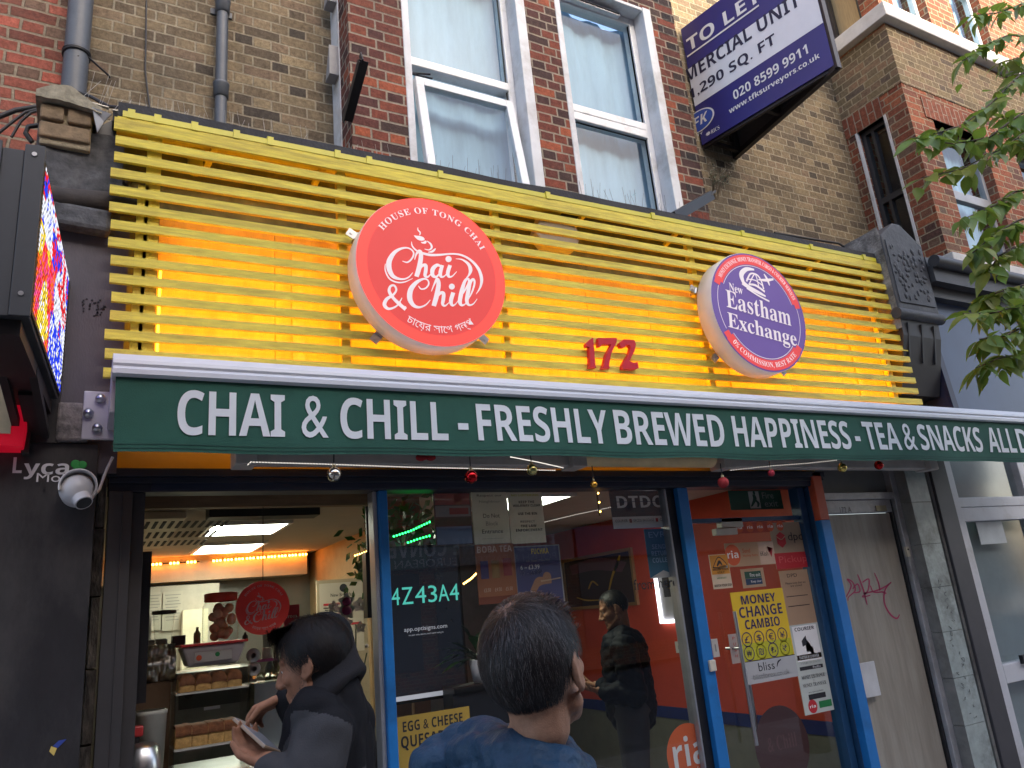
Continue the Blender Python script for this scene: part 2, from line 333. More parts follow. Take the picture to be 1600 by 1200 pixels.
# darker brick edges of the bay (quoins)
M_quoin = brick('blackened brick', [(.035, .03, .03), (.06, .04, .036), (.05, .036, .034)], (.2, .18, .15), dirt_amt=.3, seed=5.1)
q = MB()
for k in range(int((12 - ZR) / .15)):
    z = ZR + .15 * k; q.box(4.0 if k % 2 else 3.93, 4.124, YB - .003, YB + .1, z + .004, z + .075)
q.build('quoin', M_quoin, house)
# white strip of the bay's side window on its left return
sw = house_sw = MB()
sw.box(1.262, 1.30, YW - .16, YW - .002, ZR, 9)
for z in (P(513, 140, YW).z, P(510, 28, YW).z, P(513, 140, YW).z + 2.1): sw.prism([(YW - .16, z), (YW - .16, z + .22), (YW - .06, z)], 1.20, 1.2615, 1, f=lambda a, c, y: (y, a, c))
sw.build('side_window', [M_white, mat('grey transom', (.3, .3, .31), .5)], house)
M_reveal = mat('painted reveal', (.66, .67, .69), .6, var=.08, stain=(.40, .38, .36), stain_amt=.3, bump=.002, bscale=25)
def sash_window(xa, xb, zb, zt, zm, opening):
    YF = YB + .15
    f = MB(); e = .02
    # masonry reveals, painted white
    f.box(xa - .03, xa + e, YB - .006, YF + .02, zb, zt, 1); f.box(xb - e, xb + .06, YB - .006, YF + .02, zb, zt, 1); f.box(xa + e, xb - e, YB + .002, YF + .02, zt - .03, zt + .002, 1)
    f.box(xb - .075, xb - e, YF - .03, YF + .06, zb, zt - .03)            # right jamb
    f.box(xa + e, xa + .065, YF - .03, YF + .06, zb, zt - .03)            # left jamb
    f.box(xa + .065, xb - .075, YF - .03, YF + .06, zt - .10, zt - .03)   # head
    f.box(xa + .065, xb - .075, YF - .035, YF + .06, zm - .03, zm + .035)  # transom
    if not opening: f.box(xa + .065, xb - .075, YF - .038, YF + .05, zm - .105, zm - .036)
    f.box(xa + .065, xb - .075, YF - .03, YF + .06, zb, zb + .06)
    fr = f.build('window', [M_upvc, M_reveal], house, bevel=.006)
    g = MB(); g.quad((xa + .06, YF + .005, zm + .03), (xb - .07, YF + .005, zm + .03), (xb - .07, YF + .005, zt - .09), (xa + .06, YF + .005, zt - .09))
    if not opening: g.quad((xa + .06, YF + .006, zb), (xb - .07, YF + .006, zb), (xb - .07, YF + .006, zm - .1), (xa + .06, YF + .006, zm - .1))
    g.build('pane', M_wglass, fr)
    gk = MB()
    for zz in (zm + .038, zm - .11) if not opening else (zm + .038,):
        gk.box(xa + .066, xb - .076, YF - .012, YF - .002, zz - .002, zz + .006); gk.box(xb - .084, xb - .0755, YF - .012, YF - .002, zb, zt - .1)
    gk.build('gasket', flat('gasket rubber', (.02, .02, .02)), fr)
    # curtain, gently pleated, hung 10 cm behind the glass
    c = MB(); n = 60; V = []
    for i in range(n + 1):
        x = xa + (xb - xa) * i / n; y = YF + .12 + .004 * math.sin(i * .9) + .008 * math.sin(i * .17 + 1)
        V += [(x, y, zb - .1), (x, y + .02 * math.sin(i * .3), zt - .05)]
    c.add(V, [(2 * i, 2 * i + 2, 2 * i + 3, 2 * i + 1) for i in range(n)], 0, True); c.build('curtain', M_curtain, fr)
    return fr, YF
zm1 = P(715, 115, YB + .12).z; zm2 = P(940, 180, YB + .12).z
fr1, YF = sash_window(xs[1], xs[2], ZS, ZT2, zm1, True)
fr2, YF = sash_window(xs[3], xs[4], ZS, ZT2, zm2, False)
# trickle vent of the second window
tv = MB().box(xs[3] + .12, xs[4] - .2, YF - .075, YF - .032, ZT2 - .085, ZT2 - .05); tv.box(xs[3] + .13, xs[4] - .21, YF - .079, YF - .0751, ZT2 - .074, ZT2 - .066, 1); tv.build('trickle_vent', [M_upvc, M_dark], fr2)
# the first window's lower sash hangs open, swung out at the bottom
xa, xb = xs[1] + .07, xs[2] - .08
S0 = Vector((xa, YF - .03, zm1 - .16)); S1 = Vector((xa, YF - .20, zm1 - 1.35)); sv = (S1 - S0); sn = Vector((0, -sv.z, sv.y)).normalized() * -1
def SS(x, t, o): return Vector((xa + x, S0.y, S0.z)) + Vector((0, sv.y, sv.z)) * t + sn * o
W_ = xb - xa; op = MB()
for (xx0, xx1, t0, t1) in ((0, .06, 0, 1), (W_ - .06, W_, 0, 1), (.06, W_ - .06, 0, .055), (.06, W_ - .06, .945, 1)):
    op.hexa([SS(xx0, t1, 0), SS(xx1, t1, 0), SS(xx0, t1, .05), SS(xx1, t1, .05), SS(xx0, t0, 0), SS(xx1, t0, 0), SS(xx0, t0, .05), SS(xx1, t0, .05)])
ops = op.build('open_sash', M_upvc, fr1, bevel=.005)
# as a sub-part holds no children of its own, the sash glass is a sub-part too
MB().quad(SS(.05, .95, .025), SS(W_ - .05, .95, .025), SS(W_ - .05, .05, .025), SS(.05, .05, .025)).build('pane', M_wglass, fr1)
MB().tube([SS(.01, .0, .06), Vector((xa + .02, YF, zm1 - .07)), Vector((xa + .14, YF - .02, zm1 - .06))], .007, 6).tube([SS(.12, 0, .06), Vector((xa + .01, YF, zm1 - .08))], .007, 6).build('friction_stay', M_dark, fr1)
# flat roof of felt between the fascia and the wall, with its upstand
r = MB(); r.box(.0, 6.4, -.16, YW - .002, ZR - .05, ZR); r.build('flat_roof', M_felt, house)
r = MB(); n = 60; V = []
for i in range(n + 1):
    x = .02 + 5.6 * i / n; z = ZR - .02 + .012 * i / n * 5; h = .055 + .012 * noise.noise((x * 2.2, 0, 3)); V += [(x, -.2, z - .02), (x, -.195, z + h), (x, -.15, z + h)]
r.add(V, [(3 * i + k, 3 * i + 3 + k, 3 * i + 4 + k, 3 * i + 1 + k) for i in range(n) for k in (0, 1)]); r.build('felt_edge', M_felt, house)

# ------------------------------------------------------------------ house on the left (weathered red brick)
lh = thing('red_brick_house', 'weathered red brick house wall at the far left beside the grey drainpipe', 'house', (-3, .8, 0))
MB().box(-9, -.165, YW - .012, YW + .3, 2.4, 12).build('wall', M_redold, lh)
# ------------------------------------------------------------------ neighbour on the right with its brick bay
XN = 6.65; YN = -.08
nh = thing('bay_fronted_house', 'red and yellow brick house with a square bay and grey windows on the right', 'house', (9, .6, 0))
zsill = 4.30; zband = PX(1376, 30, XN).z - .06; ztop = zband + .16
ww = MB(); X2 = 13
# left return with its narrow window opening, then the front with two openings
wy0, wy1 = .16, .47; wz0, wz1 = 4.4, PX(1345, 205, XN).z
fx = [(P(1470, 230, YN).x, P(1545, 250, YN).x), (P(1585, 235, YN).x, P(1690, 260, YN).x)]
fz0, fz1 = 4.42, P(1480, 195, YN).z
ww.box(XN, XN + .25, YN, wy0, zsill, zband); ww.box(XN, XN + .25, wy1, YW, zsill, zband); ww.box(XN, XN + .25, wy0, wy1, wz1, zband)
ed = [XN + .25] + [v for p in fx for v in p] + [X2]
for i in range(0, len(ed), 2): ww.box(ed[i], ed[i + 1], YN, YN + .25, zsill, zband)
for p in fx: ww.box(p[0], p[1], YN, YN + .25, fz1, zband); ww.box(p[0], p[1], YN, YN + .25, zsill, fz0)
ww.build('wall', M_nred, nh)
st = MB(); st.box(XN - .006, XN + .1, YN - .006, YW - .003, fz1 + .32, zband - .03); st.box(XN + .1, X2, YN - .006, YN + .1, fz1 + .32, zband - .03); st.build('stock_brick_band', M_nstock, nh)
so = MB()
for p in fx: so.box(p[0] - .12, p[1] + .12, YN - .01, YN + .08, fz1, fz1 + .225)
so.box(XN - .01, XN + .08, wy0 - .0, YW - .004, wz1, wz1 + .225); so.build('soldier_course', M_solder, nh)
bd = MB(); bd.box(XN - .09, X2, YN - .09, YW - .002, zband, ztop); bd.box(XN - .06, X2, YN - .07, YW - .002, 4.18, zsill); bd.build('stone_band', mat('white stone', (.62, .61, .59), .7, stain=(.4, .38, .35), stain_amt=.1), nh, bevel=.008)
up = MB(); ux = [(P(1405, 40, YN).x, P(1460, 50, YN).x), (P(1495, 40, YN).x, P(1545, 50, YN).x)]
up.box(XN, XN + .25, YN, .12, ztop, 11); up.box(XN, XN + .25, .5, YW, ztop, 11); up.box(XN, XN + .25, .12, .5, 9.2, 11)
ed = [XN + .25] + [v for p in ux for v in p] + [X2]
for i in range(0, len(ed), 2): up.box(ed[i], ed[i + 1], YN, YN + .25, ztop, 11)
for p in ux: up.box(p[0], p[1], YN, YN + .25, 9.2, 11)
up.build('upper_wall', M_nred, nh)
MB().box(XN + .02, X2, YW, YW + .3, 2.2, 11).build('back_wall', M_nstock, nh)
M_greyf = mat('grey window frame', (.30, .31, .33), .4); M_blackf = mat('black window frame', (.035, .036, .04), .4)
def front_window(a, z0, z1, y, m, bars=(), cur=True):
    f = MB(); w = .055
    f.box(a[0], a[0] + w, y, y + .06, z0, z1); f.box(a[1] - w, a[1], y, y + .06, z0, z1); f.box(a[0] + w, a[1] - w, y, y + .06, z1 - w, z1); f.box(a[0] + w, a[1] - w, y, y + .06, z0, z0 + w)
    for t in bars: f.box(a[0] + w, a[1] - w, y - .004, y + .055, z0 + (z1 - z0) * t - .05, z0 + (z1 - z0) * t + .05)
    o = f.build('window', m, nh, bevel=.005)
    MB().quad((a[0] + .04, y + .03, z0 + .04), (a[1] - .04, y + .03, z0 + .04), (a[1] - .04, y + .03, z1 - .04), (a[0] + .04, y + .03, z1 - .04)).build('pane', M_wglass, o)
    if cur:
        n = 24; c = MB(); V = []
        for i in range(n + 1):
            x = a[0] + (a[1] - a[0]) * i / n; yy = y + .16 + .012 * math.sin(i * 1.1); V += [(x, yy, z0), (x, yy, z1)]
        c.add(V, [(2 * i, 2 * i + 2, 2 * i + 3, 2 * i + 1) for i in range(n)], 0, True); c.build('blind', M_curtain, o)
for p in fx: front_window(p, fz0, fz1, YN + .09, M_greyf, (.47,))
for p in ux: front_window(p, ztop, 9.2, YN + .09, M_upvc, (.45,))
# narrow window in the return
f = MB(); w = .045; xx = XN + .05
f.box(xx, xx + .06, wy0, wy0 + w, wz0, wz1); f.box(xx, xx + .06, wy1 - w, wy1, wz0, wz1); f.box(xx, xx + .06, wy0 + w, wy1 - w, wz1 - w, wz1)
f.box(xx - .004, xx + .055, wy0 + w, wy1 - w, 5.1, 5.16); f.box(xx, xx + .06, wy0 + .17, wy0 + .2, wz0, wz1 - w)
f.box(XN - .012, XN + .02, wy1 - .004, wy1 + .02, wz0, wz1, 1); f.box(XN - .012, XN + .02, wy0 - .02, wy0 + .004, wz0, wz1, 1)
o = f.build('window', [M_blackf, M_white], nh)
MB().quad((xx + .03, wy0, wz0), (xx + .03, wy1, wz0), (xx + .03, wy1, wz1), (xx + .03, wy0, wz1)).build('pane', M_wglass, o)
MB().box(xx + .3, xx + .32, wy0 - .2, wy1 + .2, wz0 - .2, wz1 + .1).build('blind', M_dark, o)
f = MB(); f.box(xx, xx + .06, .12, .17, ztop, 9.2); f.box(xx, xx + .06, .46, .5, ztop, 9.2)
o = f.build('window', M_blackf, nh); MB().box(xx + .08, xx + .1, .12, .5, ztop, 9.2).build('blind', mat('tan blind', (.5, .36, .18), .8, stretch=(1, 14, 1)), o)

# ------------------------------------------------------------------ shops across the street: they shade this side and show in the glass
op = thing('shop_terrace_opposite', 'terrace of brick shops across the street seen only as a reflection', 'house', (0, -13.2, 0))
HB = 13.1
o = MB(); o.box(-26, 30, -20, -13.2, 3.6, HB); o.box(-26, 30, -20, -13.4, 0, 3.6); o.build('wall', M_nred, op)
fr = MB(); M_dwin = mat('dark window', (.05, .06, .07), .15)
for i in range(14):
    x = -25 + i * 4
    for z in (4.6, 7.4, 10.0):
        for dx in (.6, 2.3): MB().box(x + dx, x + dx + 1.1, -13.2, -13.17, z, z + 1.7).build('window', M_dwin, op)
    fr.box(x + .05, x + 3.95, -13.4, -13.1, 2.7, 3.5, i % 3); MB().box(x + .2, x + 3.8, -13.4, -13.36, .5, 2.6).build('shop_window', M_dwin, op)
fr.build('fascia', [mat('navy fascia', (.02, .04, .12), .5), mat('green fascia', (.03, .1, .05), .5), mat('grey fascia', (.12, .12, .12), .5)], op)
t = MB(); g = lambda x, z, y: (14 - x, y, z)
t.text('FOOD & WINE CONVENIENCE', 3.6, 9.6, 2.95, 3.35, -13.09, f=g, style='b'); t.text('POLISH & EASTERN EUROPEAN GROCERY', 3.6, 9.4, 2.72, 2.9, -13.09, f=g); t.build('lettering', flat('white letters', (.45, .45, .45)), op)
# ================================================================== THE SHOP FRONT
M_slat = mat('yellow stained timber', (.86, .66, .075), .55, var=.25, scale=5, stretch=(1.2, 8, 14), bump=.0025, bscale=90, stain=(.55, .40, .06), stain_amt=.3)
M_lime = mat('lime yellow trunking', (.62, .55, .03), .4, var=.1)
M_ply = mat('yellow stained boards', (.72, .47, .10), .6, var=.16, scale=3.2, stretch=(5, 1, .8), stain=(.55, .30, .05), stain_amt=.12)
M_oldf = mat('mouldy old fascia', (.20, .19, .07), .85, var=.35, scale=7, stain=(.07, .08, .035), stain_amt=.5, bump=.004, bscale=30)
M_led = emis('amber led', (1.0, .43, .015), 2.6)
M_black = mat('black metal', (.012, .012, .013), .5, var=.2)
M_steel = mat('brushed steel', (.55, .56, .57), .3, metal=1.0)
M_rust = mat('rusty metal', (.05, .04, .035), .8, var=.4, bump=.002)

zl = lambda x, z: z + .0101 * x          # the fascia was hung slightly out of level
XL, XR = .02, 5.46
sf = thing('slatted_fascia', 'yellow slatted timber fascia glowing amber above the green awning', 'fascia', (2.7, -.1, 2.6))
s = MB(); YS = -.22
SLZ = []
for i in range(15):
    z = 3.885 - i * .0848; SLZ.append(z); h = .021; j0 = rnd.uniform(-.012, .012); j1 = rnd.uniform(-.01, .014)
    xa, xb = .012 + .0016 * i + j0, 5.445 + .003 * i + j1; y0, y1 = YS, YS + .02
    if i == 0: h = .03
    n = 12; V = []
    for k in range(n + 1):
        x = xa + (xb - xa) * k / n; wob = .004 * noise.noise((x * .9, i * 3.1, 0)); zc = zl(x, z) + wob; yy = wob * .6
        V += [(x, y0 + yy, zc - h), (x, y0 + yy, zc + h), (x, y1 + yy, zc + h), (x, y1 + yy, zc - h)]
    F = [(4 * k + a, 4 * k + (a + 1) % 4, 4 * k + 4 + (a + 1) % 4, 4 * k + 4 + a) for k in range(n) for a in range(4)] + [(3, 2, 1, 0), (4 * n, 4 * n + 1, 4 * n + 2, 4 * n + 3)]
    s.add(V, F)
s.build('slats', M_slat, sf)
for px, py, wd_ in ((219, 400, .045), (234, 400, .06), (536, 400, .045), (783, 440, .04), (1091, 470, .045), (1375, 520, .05)):
    x = P(px, py, YS + .03).x; MB().box(x - wd_ / 2, x + wd_ / 2, YS + .023, YS + .06, 2.62, zl(x, 3.86 if px > 230 else 3.6)).build('batten', M_slat, sf)
# backing boards, with their joints and cover strips, then the older fascia above them
pz0, pz1 = 2.60, 3.56
bp = MB(); xj = [.22, .75, 1.36, 2.0, 2.62, 3.1, 3.72, 4.3, 4.86, 5.36]
for a, c in zip(xj[:-1], xj[1:]): bp.hexa([(x, y, zz) for zz, in ((0,), (1,)) for y in (-.05, -.03) for x in (a + .0015, c - .0015)] if False else [(a + .0015, -.05, pz0), (c - .0015, -.05, pz0), (a + .0015, -.03, pz0), (c - .0015, -.03, pz0), (a + .0015, -.05, zl(a, pz1)), (c - .0015, -.05, zl(c, pz1)), (a + .0015, -.03, zl(a, pz1)), (c - .0015, -.03, zl(c, pz1))])
for x in (.86, 2.05, 3.74, 5.05): bp.box(x - .03, x + .03, -.064, -.0505, pz0, zl(x, pz1))
bp.build('backing_board', M_ply, sf)
of = MB(); of.box(.03, 5.44, -.02, .02, 2.5, 4.0); 
for x in (1.1, 2.2, 3.3, 4.4): of.box(x, x + .006, -.026, -.0205, 3.6, 3.98)
of.build('old_fascia', M_oldf, sf)
tp = MB(); tp.hexa([(XL, -.215, 3.905), (XR - .1, -.215, zl(5.4, 3.905)), (XL, -.02, 3.905), (XR - .1, -.02, zl(5.4, 3.905)), (XL, -.215, 3.925), (XR - .1, -.215, zl(5.4, 3.925)), (XL, -.02, 3.925), (XR - .1, -.02, zl(5.4, 3.925))])
tp.build('soffit_board', M_slat, sf)
tr = MB(); tr.bar((XL + .02, -.205, 3.945), (XR - .1, -.205, zl(5.4, 3.945)), .02, .03)
for x in (.06, .17, .33, .52, .68, 1.02, 1.19, 1.6, 2.3, 3.1, 3.9, 4.6, 5.2): tr.box(x, x + .03, -.222, -.19, zl(x, 3.925), zl(x, 3.97))
tr.build('trunking', M_lime, sf)
for x in (.45, .98, 1.75, 2.6, 3.35, 4.0, 4.75): MB().bar((x, -.2, zl(x, 3.9)), (x - .03, -.06, zl(x, 3.84)), .03, .02).build('strut', M_slat, sf)
for xa_, xb_ in ((1.15, P(845, 700, -.2).x), (P(1112, 700, -.2).x, XR)): MB().box(xa_, xb_, -.205, .03, 2.585, 2.599).build('leak_baffle', M_oldf, sf)  # unseen boards added to block the amber led leak, open above the cover
ld = MB()
for i in (6, 7, 8, 9, 10, 11, 12, 13, 14):
    for k in range(6):
        x = .26 + k * .86; ld.box(x, x + .8, -.197, -.192, zl(x + .4, SLZ[i]) - .006, zl(x + .4, SLZ[i]) + .006)
ld.box(.225, .235, -.13, -.12, 2.75, 3.25); ld.box(5.325, 5.335, -.13, -.12, 2.75, 3.3)
ld.build('led_strip', M_led, sf)
# grey lamp, the painted pipe and the cables on the old fascia behind the slats
fl = thing('floodlight', 'old grey floodlight fixed behind the top slats of the yellow fascia', 'floodlight', (3.02, -.05, 3.6))
a = P(865, 368, -.1); fl_m = MB()
fl_m.prism([(a.x - .16, a.z - .03), (a.x - .1, a.z + .11), (a.x + .11, a.z + .11), (a.x + .17, a.z), (a.x + .12, a.z - .1), (a.x - .1, a.z - .1)], -.15, -.06); fl_m.build('housing', mat('grey enamel', (.38, .36, .32), .6), fl, bevel=.01)
MB().box(a.x - .04, a.x + .04, -.06, -.021, a.z - .04, a.z + .04).build('mount', M_rust, fl)
a = P(305, 245, -.05); MB().tube([(a.x, -.07, a.z + .16), (a.x, -.07, a.z - .1)], .035, 14).tube([(a.x, -.07, a.z + .02), (a.x, -.07, a.z - .02)], .042, 14).build('pipe_stub', M_lime, **L_('short yellow painted pipe behind the upper left slats', 'pipe'))
a = P(300, 295, -.1); MB().tube([P(195, 288, -.1), P(205, 279, -.1), P(225, 278, -.1), P(262, 284, -.1)], .018, 8).tube([P(285, 293, -.1), P(300, 290, -.1), P(315, 300, -.1)], .008, 6).build('cable_duct', M_black, **L_('black cable end running behind the upper left slats', 'cable'))

# ------------------------------------------------------------------ the two round light box signs and the house number
M_rim = mat('cream sign rim', (.72, .68, .63), .45, var=.06)
M_sred = mat('lit red acrylic', (.60, .055, .05), .55, var=.02, emit=(.62, .04, .03), estr=.12)
M_sredb = mat('brighter red acrylic', (.62, .06, .05), .55, var=.02, emit=(.95, .05, .03), estr=.19)
M_let = mat('white acrylic lettering', (.75, .72, .72), .4, var=.02, emit=(.8, .66, .68), estr=.08)
def disc(mb, cx, cz, r, y, mi, n=96, r0=0.0):
    V = []; 
    if r0 == 0:
        V = [(cx + r * math.cos(2 * math.pi * k / n), y, cz + r * math.sin(2 * math.pi * k / n)) for k in range(n)]; mb.add(V, [tuple(range(n))], mi)
    else:
        for rr in (r0, r): V += [(cx + rr * math.cos(2 * math.pi * k / n), y, cz + rr * math.sin(2 * math.pi * k / n)) for k in range(n)]
        mb.add(V, [(k, (k + 1) % n, (k + 1) % n + n, k + n) for k in range(n)], mi)
def ringseg(mb, cx, cz, r0, r1, a0, a1, y, mi, n=40):
    V = []
    for k in range(n + 1):
        a = math.radians(a0 + (a1 - a0) * k / n)
        for r in (r0, r1): V.append((cx + r * math.cos(a), y, cz + r * math.sin(a)))
    mb.add(V, [(2 * k, 2 * k + 1, 2 * k + 3, 2 * k + 2) for k in range(n)], mi)
CH = [[(395, 480, 5), (430, 488, 11), (462, 460, 12), (472, 420, 11), (440, 391, 10), (390, 392, 16), (340, 420, 26), (305, 475, 36), (302, 530, 36), (325, 580, 28), (362, 601, 18), (405, 605, 12), (440, 590, 9), (466, 560, 5)],
      [(276, 498, 4), (276, 545, 9), (303, 600, 11), (355, 627, 11), (410, 625, 9), (466, 600, 4)],
      [(480, 470, 5), (492, 430, 14), (512, 412, 24), (524, 440, 30), (512, 520, 34), (492, 588, 32)], [(500, 560, 8), (530, 515, 18), (556, 510, 24), (556, 550, 26), (552, 580, 22), (570, 590, 14), (594, 568, 6)],
      [(668, 520, 10), (636, 508, 22), (606, 535, 30), (604, 575, 26), (628, 590, 16), (652, 565, 10), (664, 530, 8)], [(672, 508, 24), (658, 560, 26), (664, 588, 18), (684, 586, 10), (704, 566, 6)],
      [(726, 508, 26), (710, 560, 26), (718, 588, 18), (742, 584, 9), (772, 552, 4)],
      [(458, 345, 4), (462, 372, 9), (482, 398, 10), (515, 418, 14), (580, 436, 18), (650, 437, 15), (730, 430, 12), (800, 437, 13), (865, 470, 15), (920, 530, 20), (944, 600, 22), (936, 660, 14), (906, 710, 3)],
      [(765, 464, 3), (810, 470, 10), (852, 500, 20), (868, 540, 26), (858, 575, 14), (836, 600, 4)],
      [(418, 815, 26), (375, 780, 24), (330, 735, 22), (303, 690, 22), (312, 655, 16), (338, 650, 14), (352, 680, 14), (330, 715, 16), (285, 745, 24), (270, 785, 26), (300, 812, 18), (350, 795, 12), (378, 760, 9), (392, 735, 5)], [(378, 765, 6), (398, 800, 16), (420, 795, 5)],
      [(506, 652, 5), (525, 674, 10), (556, 668, 11), (577, 640, 11), (570, 612, 10), (540, 604, 14), (490, 630, 26), (452, 680, 36), (446, 740, 36), (470, 785, 26), (510, 801, 16), (555, 785, 10), (588, 750, 5)],
      [(596, 690, 5), (616, 640, 12), (636, 606, 22), (646, 640, 30), (632, 720, 34), (612, 792, 32)], [(622, 750, 8), (655, 705, 20), (680, 705, 24), (678, 750, 26), (674, 780, 20), (692, 790, 12), (718, 768, 5)],
      [(748, 698, 28), (732, 755, 28), (740, 786, 18), (760, 782, 9), (782, 755, 5)],
      [(782, 755, 5), (830, 680, 12), (856, 625, 14), (848, 602, 16), (826, 625, 22), (804, 700, 30), (794, 760, 28), (806, 786, 18), (828, 780, 9), (846, 758, 5)],
      [(846, 758, 5), (880, 690, 12), (896, 630, 14), (886, 606, 16), (866, 630, 22), (850, 700, 28), (842, 755, 26), (856, 784, 16), (886, 778, 9), (914, 742, 4)],
      [(476, 302, 4), (492, 312, 18), (512, 320, 30), (535, 326, 26), (548, 332, 8)], [(556, 338, 12), (552, 350, 18), (534, 352, 10), (524, 348, 6)], [(565, 340, 5), (590, 360, 12), (598, 385, 14), (580, 402, 9), (548, 396, 4)], [(572, 418, 4), (600, 414, 14), (616, 402, 14), (626, 392, 4)],
      [(503, 246, 3), (502, 262, 8), (518, 282, 10), (514, 300, 5)]]
CHD = [(715, 466, 22), (738, 657, 21)]
def chai_face(mb, g, disc_c, R, y, mi):
    """the script lettering, given a map g from the tracing grid"""
    for st in CH: mb.ribbon(st, g, mi, 8)
    for u, v, r in CHD: mb.add([g(u + r * math.cos(k * .524), v + r * math.sin(k * .524)) for k in range(12)], [tuple(range(12))], mi)
    cx, cz = disc_c
    mb.arc('HOUSE OF TONG CHAI', cx, cz, .775 * R, 145.5, 29.5, .085 * R, y, mi, 's', sp=1.15)
    mb.arc('চােয়র সােথ গল্প', cx, cz, .86 * R, -120, -53, .13 * R, y, mi, 'n', inside=True)
cx, cz, R = 1.4526, 3.272, .4036; YD = -.40
rs = thing('round_sign', 'round lit red sign with white script and a steaming cup on the slats', 'sign', (cx, -.3, cz - R))
m = MB(); m.lathe((cx, YD, cz), [(R - .004, -.002), (R, .004), (R, .125), (R - .02, .13), (.001, .13)], 96, 0, 'y'); m.build('rim', M_rim, rs)
m = MB(); disc(m, cx, cz, R * .86, YD - .001, 0); disc(m, cx, cz, R - .002, YD - .001, 1, r0=R * .86); m.build('face', [M_sred, M_sredb], rs)
g0 = lambda u, v: P(540 + u / 4.446, 300 + v / 4.446, YD - .004)
m = MB(); chai_face(m, g0, (cx, cz), R, YD - .004, 0); m.build('lettering', M_let, rs)
def brackets(root, cx, cz, R, angs):
    for a in angs:
        m = MB(); d = Vector((math.cos(a), 0, math.sin(a))); t = Vector((-d.z, 0, d.x)); c = Vector((cx, -.26, cz)) + d * (R + .02)
        m.obox(c, d * .03, Vector((0, .002, 0)), t * .022); m.cyl(c + d * .01 + Vector((0, -.002, 0)), c + d * .01 + Vector((0, -.006, 0)), .007, n=8); m.obox(Vector((cx, -.24, cz)) + d * (R + .003), d * .002, Vector((0, .03, 0)), t * .022); m.build('bracket', M_steel, root)
brackets(rs, cx, cz, R, (2.62, -2.25, -.72))
cx, cz, R = 3.7186, 3.3032, .412
rs = thing('round_sign', 'round purple sign with red ribbons and white serif lettering on the slats', 'sign', (cx, -.3, cz - R))
m = MB(); m.lathe((cx, YD, cz), [(R - .004, -.002), (R, .004), (R, .125), (R - .02, .13), (.001, .13)], 96, 0, 'y'); m.build('rim', M_rim, rs)
M_spur = mat('purple acrylic', (.10, .075, .27), .6, var=.04, emit=(.13, .06, .22), estr=.12); M_srd2 = mat('coral red acrylic', (.62, .06, .06), .6, var=.02, emit=(.8, .06, .06), estr=.10)
m = MB(); disc(m, cx, cz, R - .003, YD - .001, 0)
TL = -7.5                                  # the sign hangs turned a little clockwise
ringseg(m, cx, cz, R * .80, R * .965, 158 + TL, 22 + TL, YD - .003, 1); ringseg(m, cx, cz, R * .80, R * .965, -160 + 20 + TL, -20 - 14 + TL, YD - .003, 1)
for a0, a1, s1 in ((158, 163, 1), (22, 17, 1), (-140, -146, 1), (-34, -28, 1)): ringseg(m, cx, cz, R * .84, R * .955, a0 + TL, a1 + TL, YD - .0035, 1, 4)
ringseg(m, cx, cz, R * .775, R * .785, 158 + TL, 22 + TL, YD - .003, 2); ringseg(m, cx, cz, R * .775, R * .785, -140 + TL, -34 + TL, YD - .003, 2)
ringseg(m, cx, cz, R * .86, R * .87, 164 + TL, 212 + TL, YD - .003, 2); ringseg(m, cx, cz, R * .86, R * .87, 17 + TL, -28 + TL, YD - .003, 2)
m.build('face', [M_spur, M_srd2, M_let], rs)
m = MB(); y = YD - .005
m.arc('MONEY EXCHANGE, MONEY TRANSFER, CARGO & COURIER SERVICES', cx, cz, R * .84, 154 + TL, 27 + TL, R * .085, y, 0, 's'); m.arc('0% COMMISSION, BEST RATE', cx, cz, R * .93, -134 + TL, -40 + TL, R * .10, y, 0, 's', inside=True)
ct, sn_ = math.cos(math.radians(TL)), math.sin(math.radians(TL)); rot = lambda x, z, y: (cx + (x * ct - z * sn_) * R, y, cz + (x * sn_ + z * ct) * R)
m.text('New', -.62, -.34, .20, .34, y, 0, 's', f=rot); m.text('Eastham', -.70, .66, -.10, .20, y, 0, 's', f=rot); m.text('Exchange', -.70, .74, -.50, -.18, y, 0, 's', f=rot)
gl_ = lambda u, v: rot(u, v, y)
for st in ([(-.30, .40, .06), (-.34, .55, .09), (-.22, .68, .07), (-.05, .72, .03)], [(-.33, .42, .09), (-.2, .37, .07), (0, .33, .06), (.15, .30, .03)], [(-.24, .46, .03), (-.14, .62, .03), (0, .64, .03), (.08, .56, .03), (.12, .42, .03)], [(-.18, .44, .02), (-.04, .64, .02), (.02, .42, .02)], [(-.24, .5, .02), (-.05, .53, .02), (.12, .47, .02)], [(-.2, .42, .03), (-.05, .44, .04), (.14, .38, .04)], [(.02, .56, .02), (.2, .6, .05), (.36, .66, .03)], [(.16, .70, .02), (.22, .62, .05), (.26, .52, .02)], [(-.25, .34, .03), (0, .27, .03), (.22, .23, .03)]): m.ribbon(st, gl_, 0, 6)
m.build('lettering', M_let, rs); brackets(rs, cx, cz, R, (2.75, -2.4, -.9))
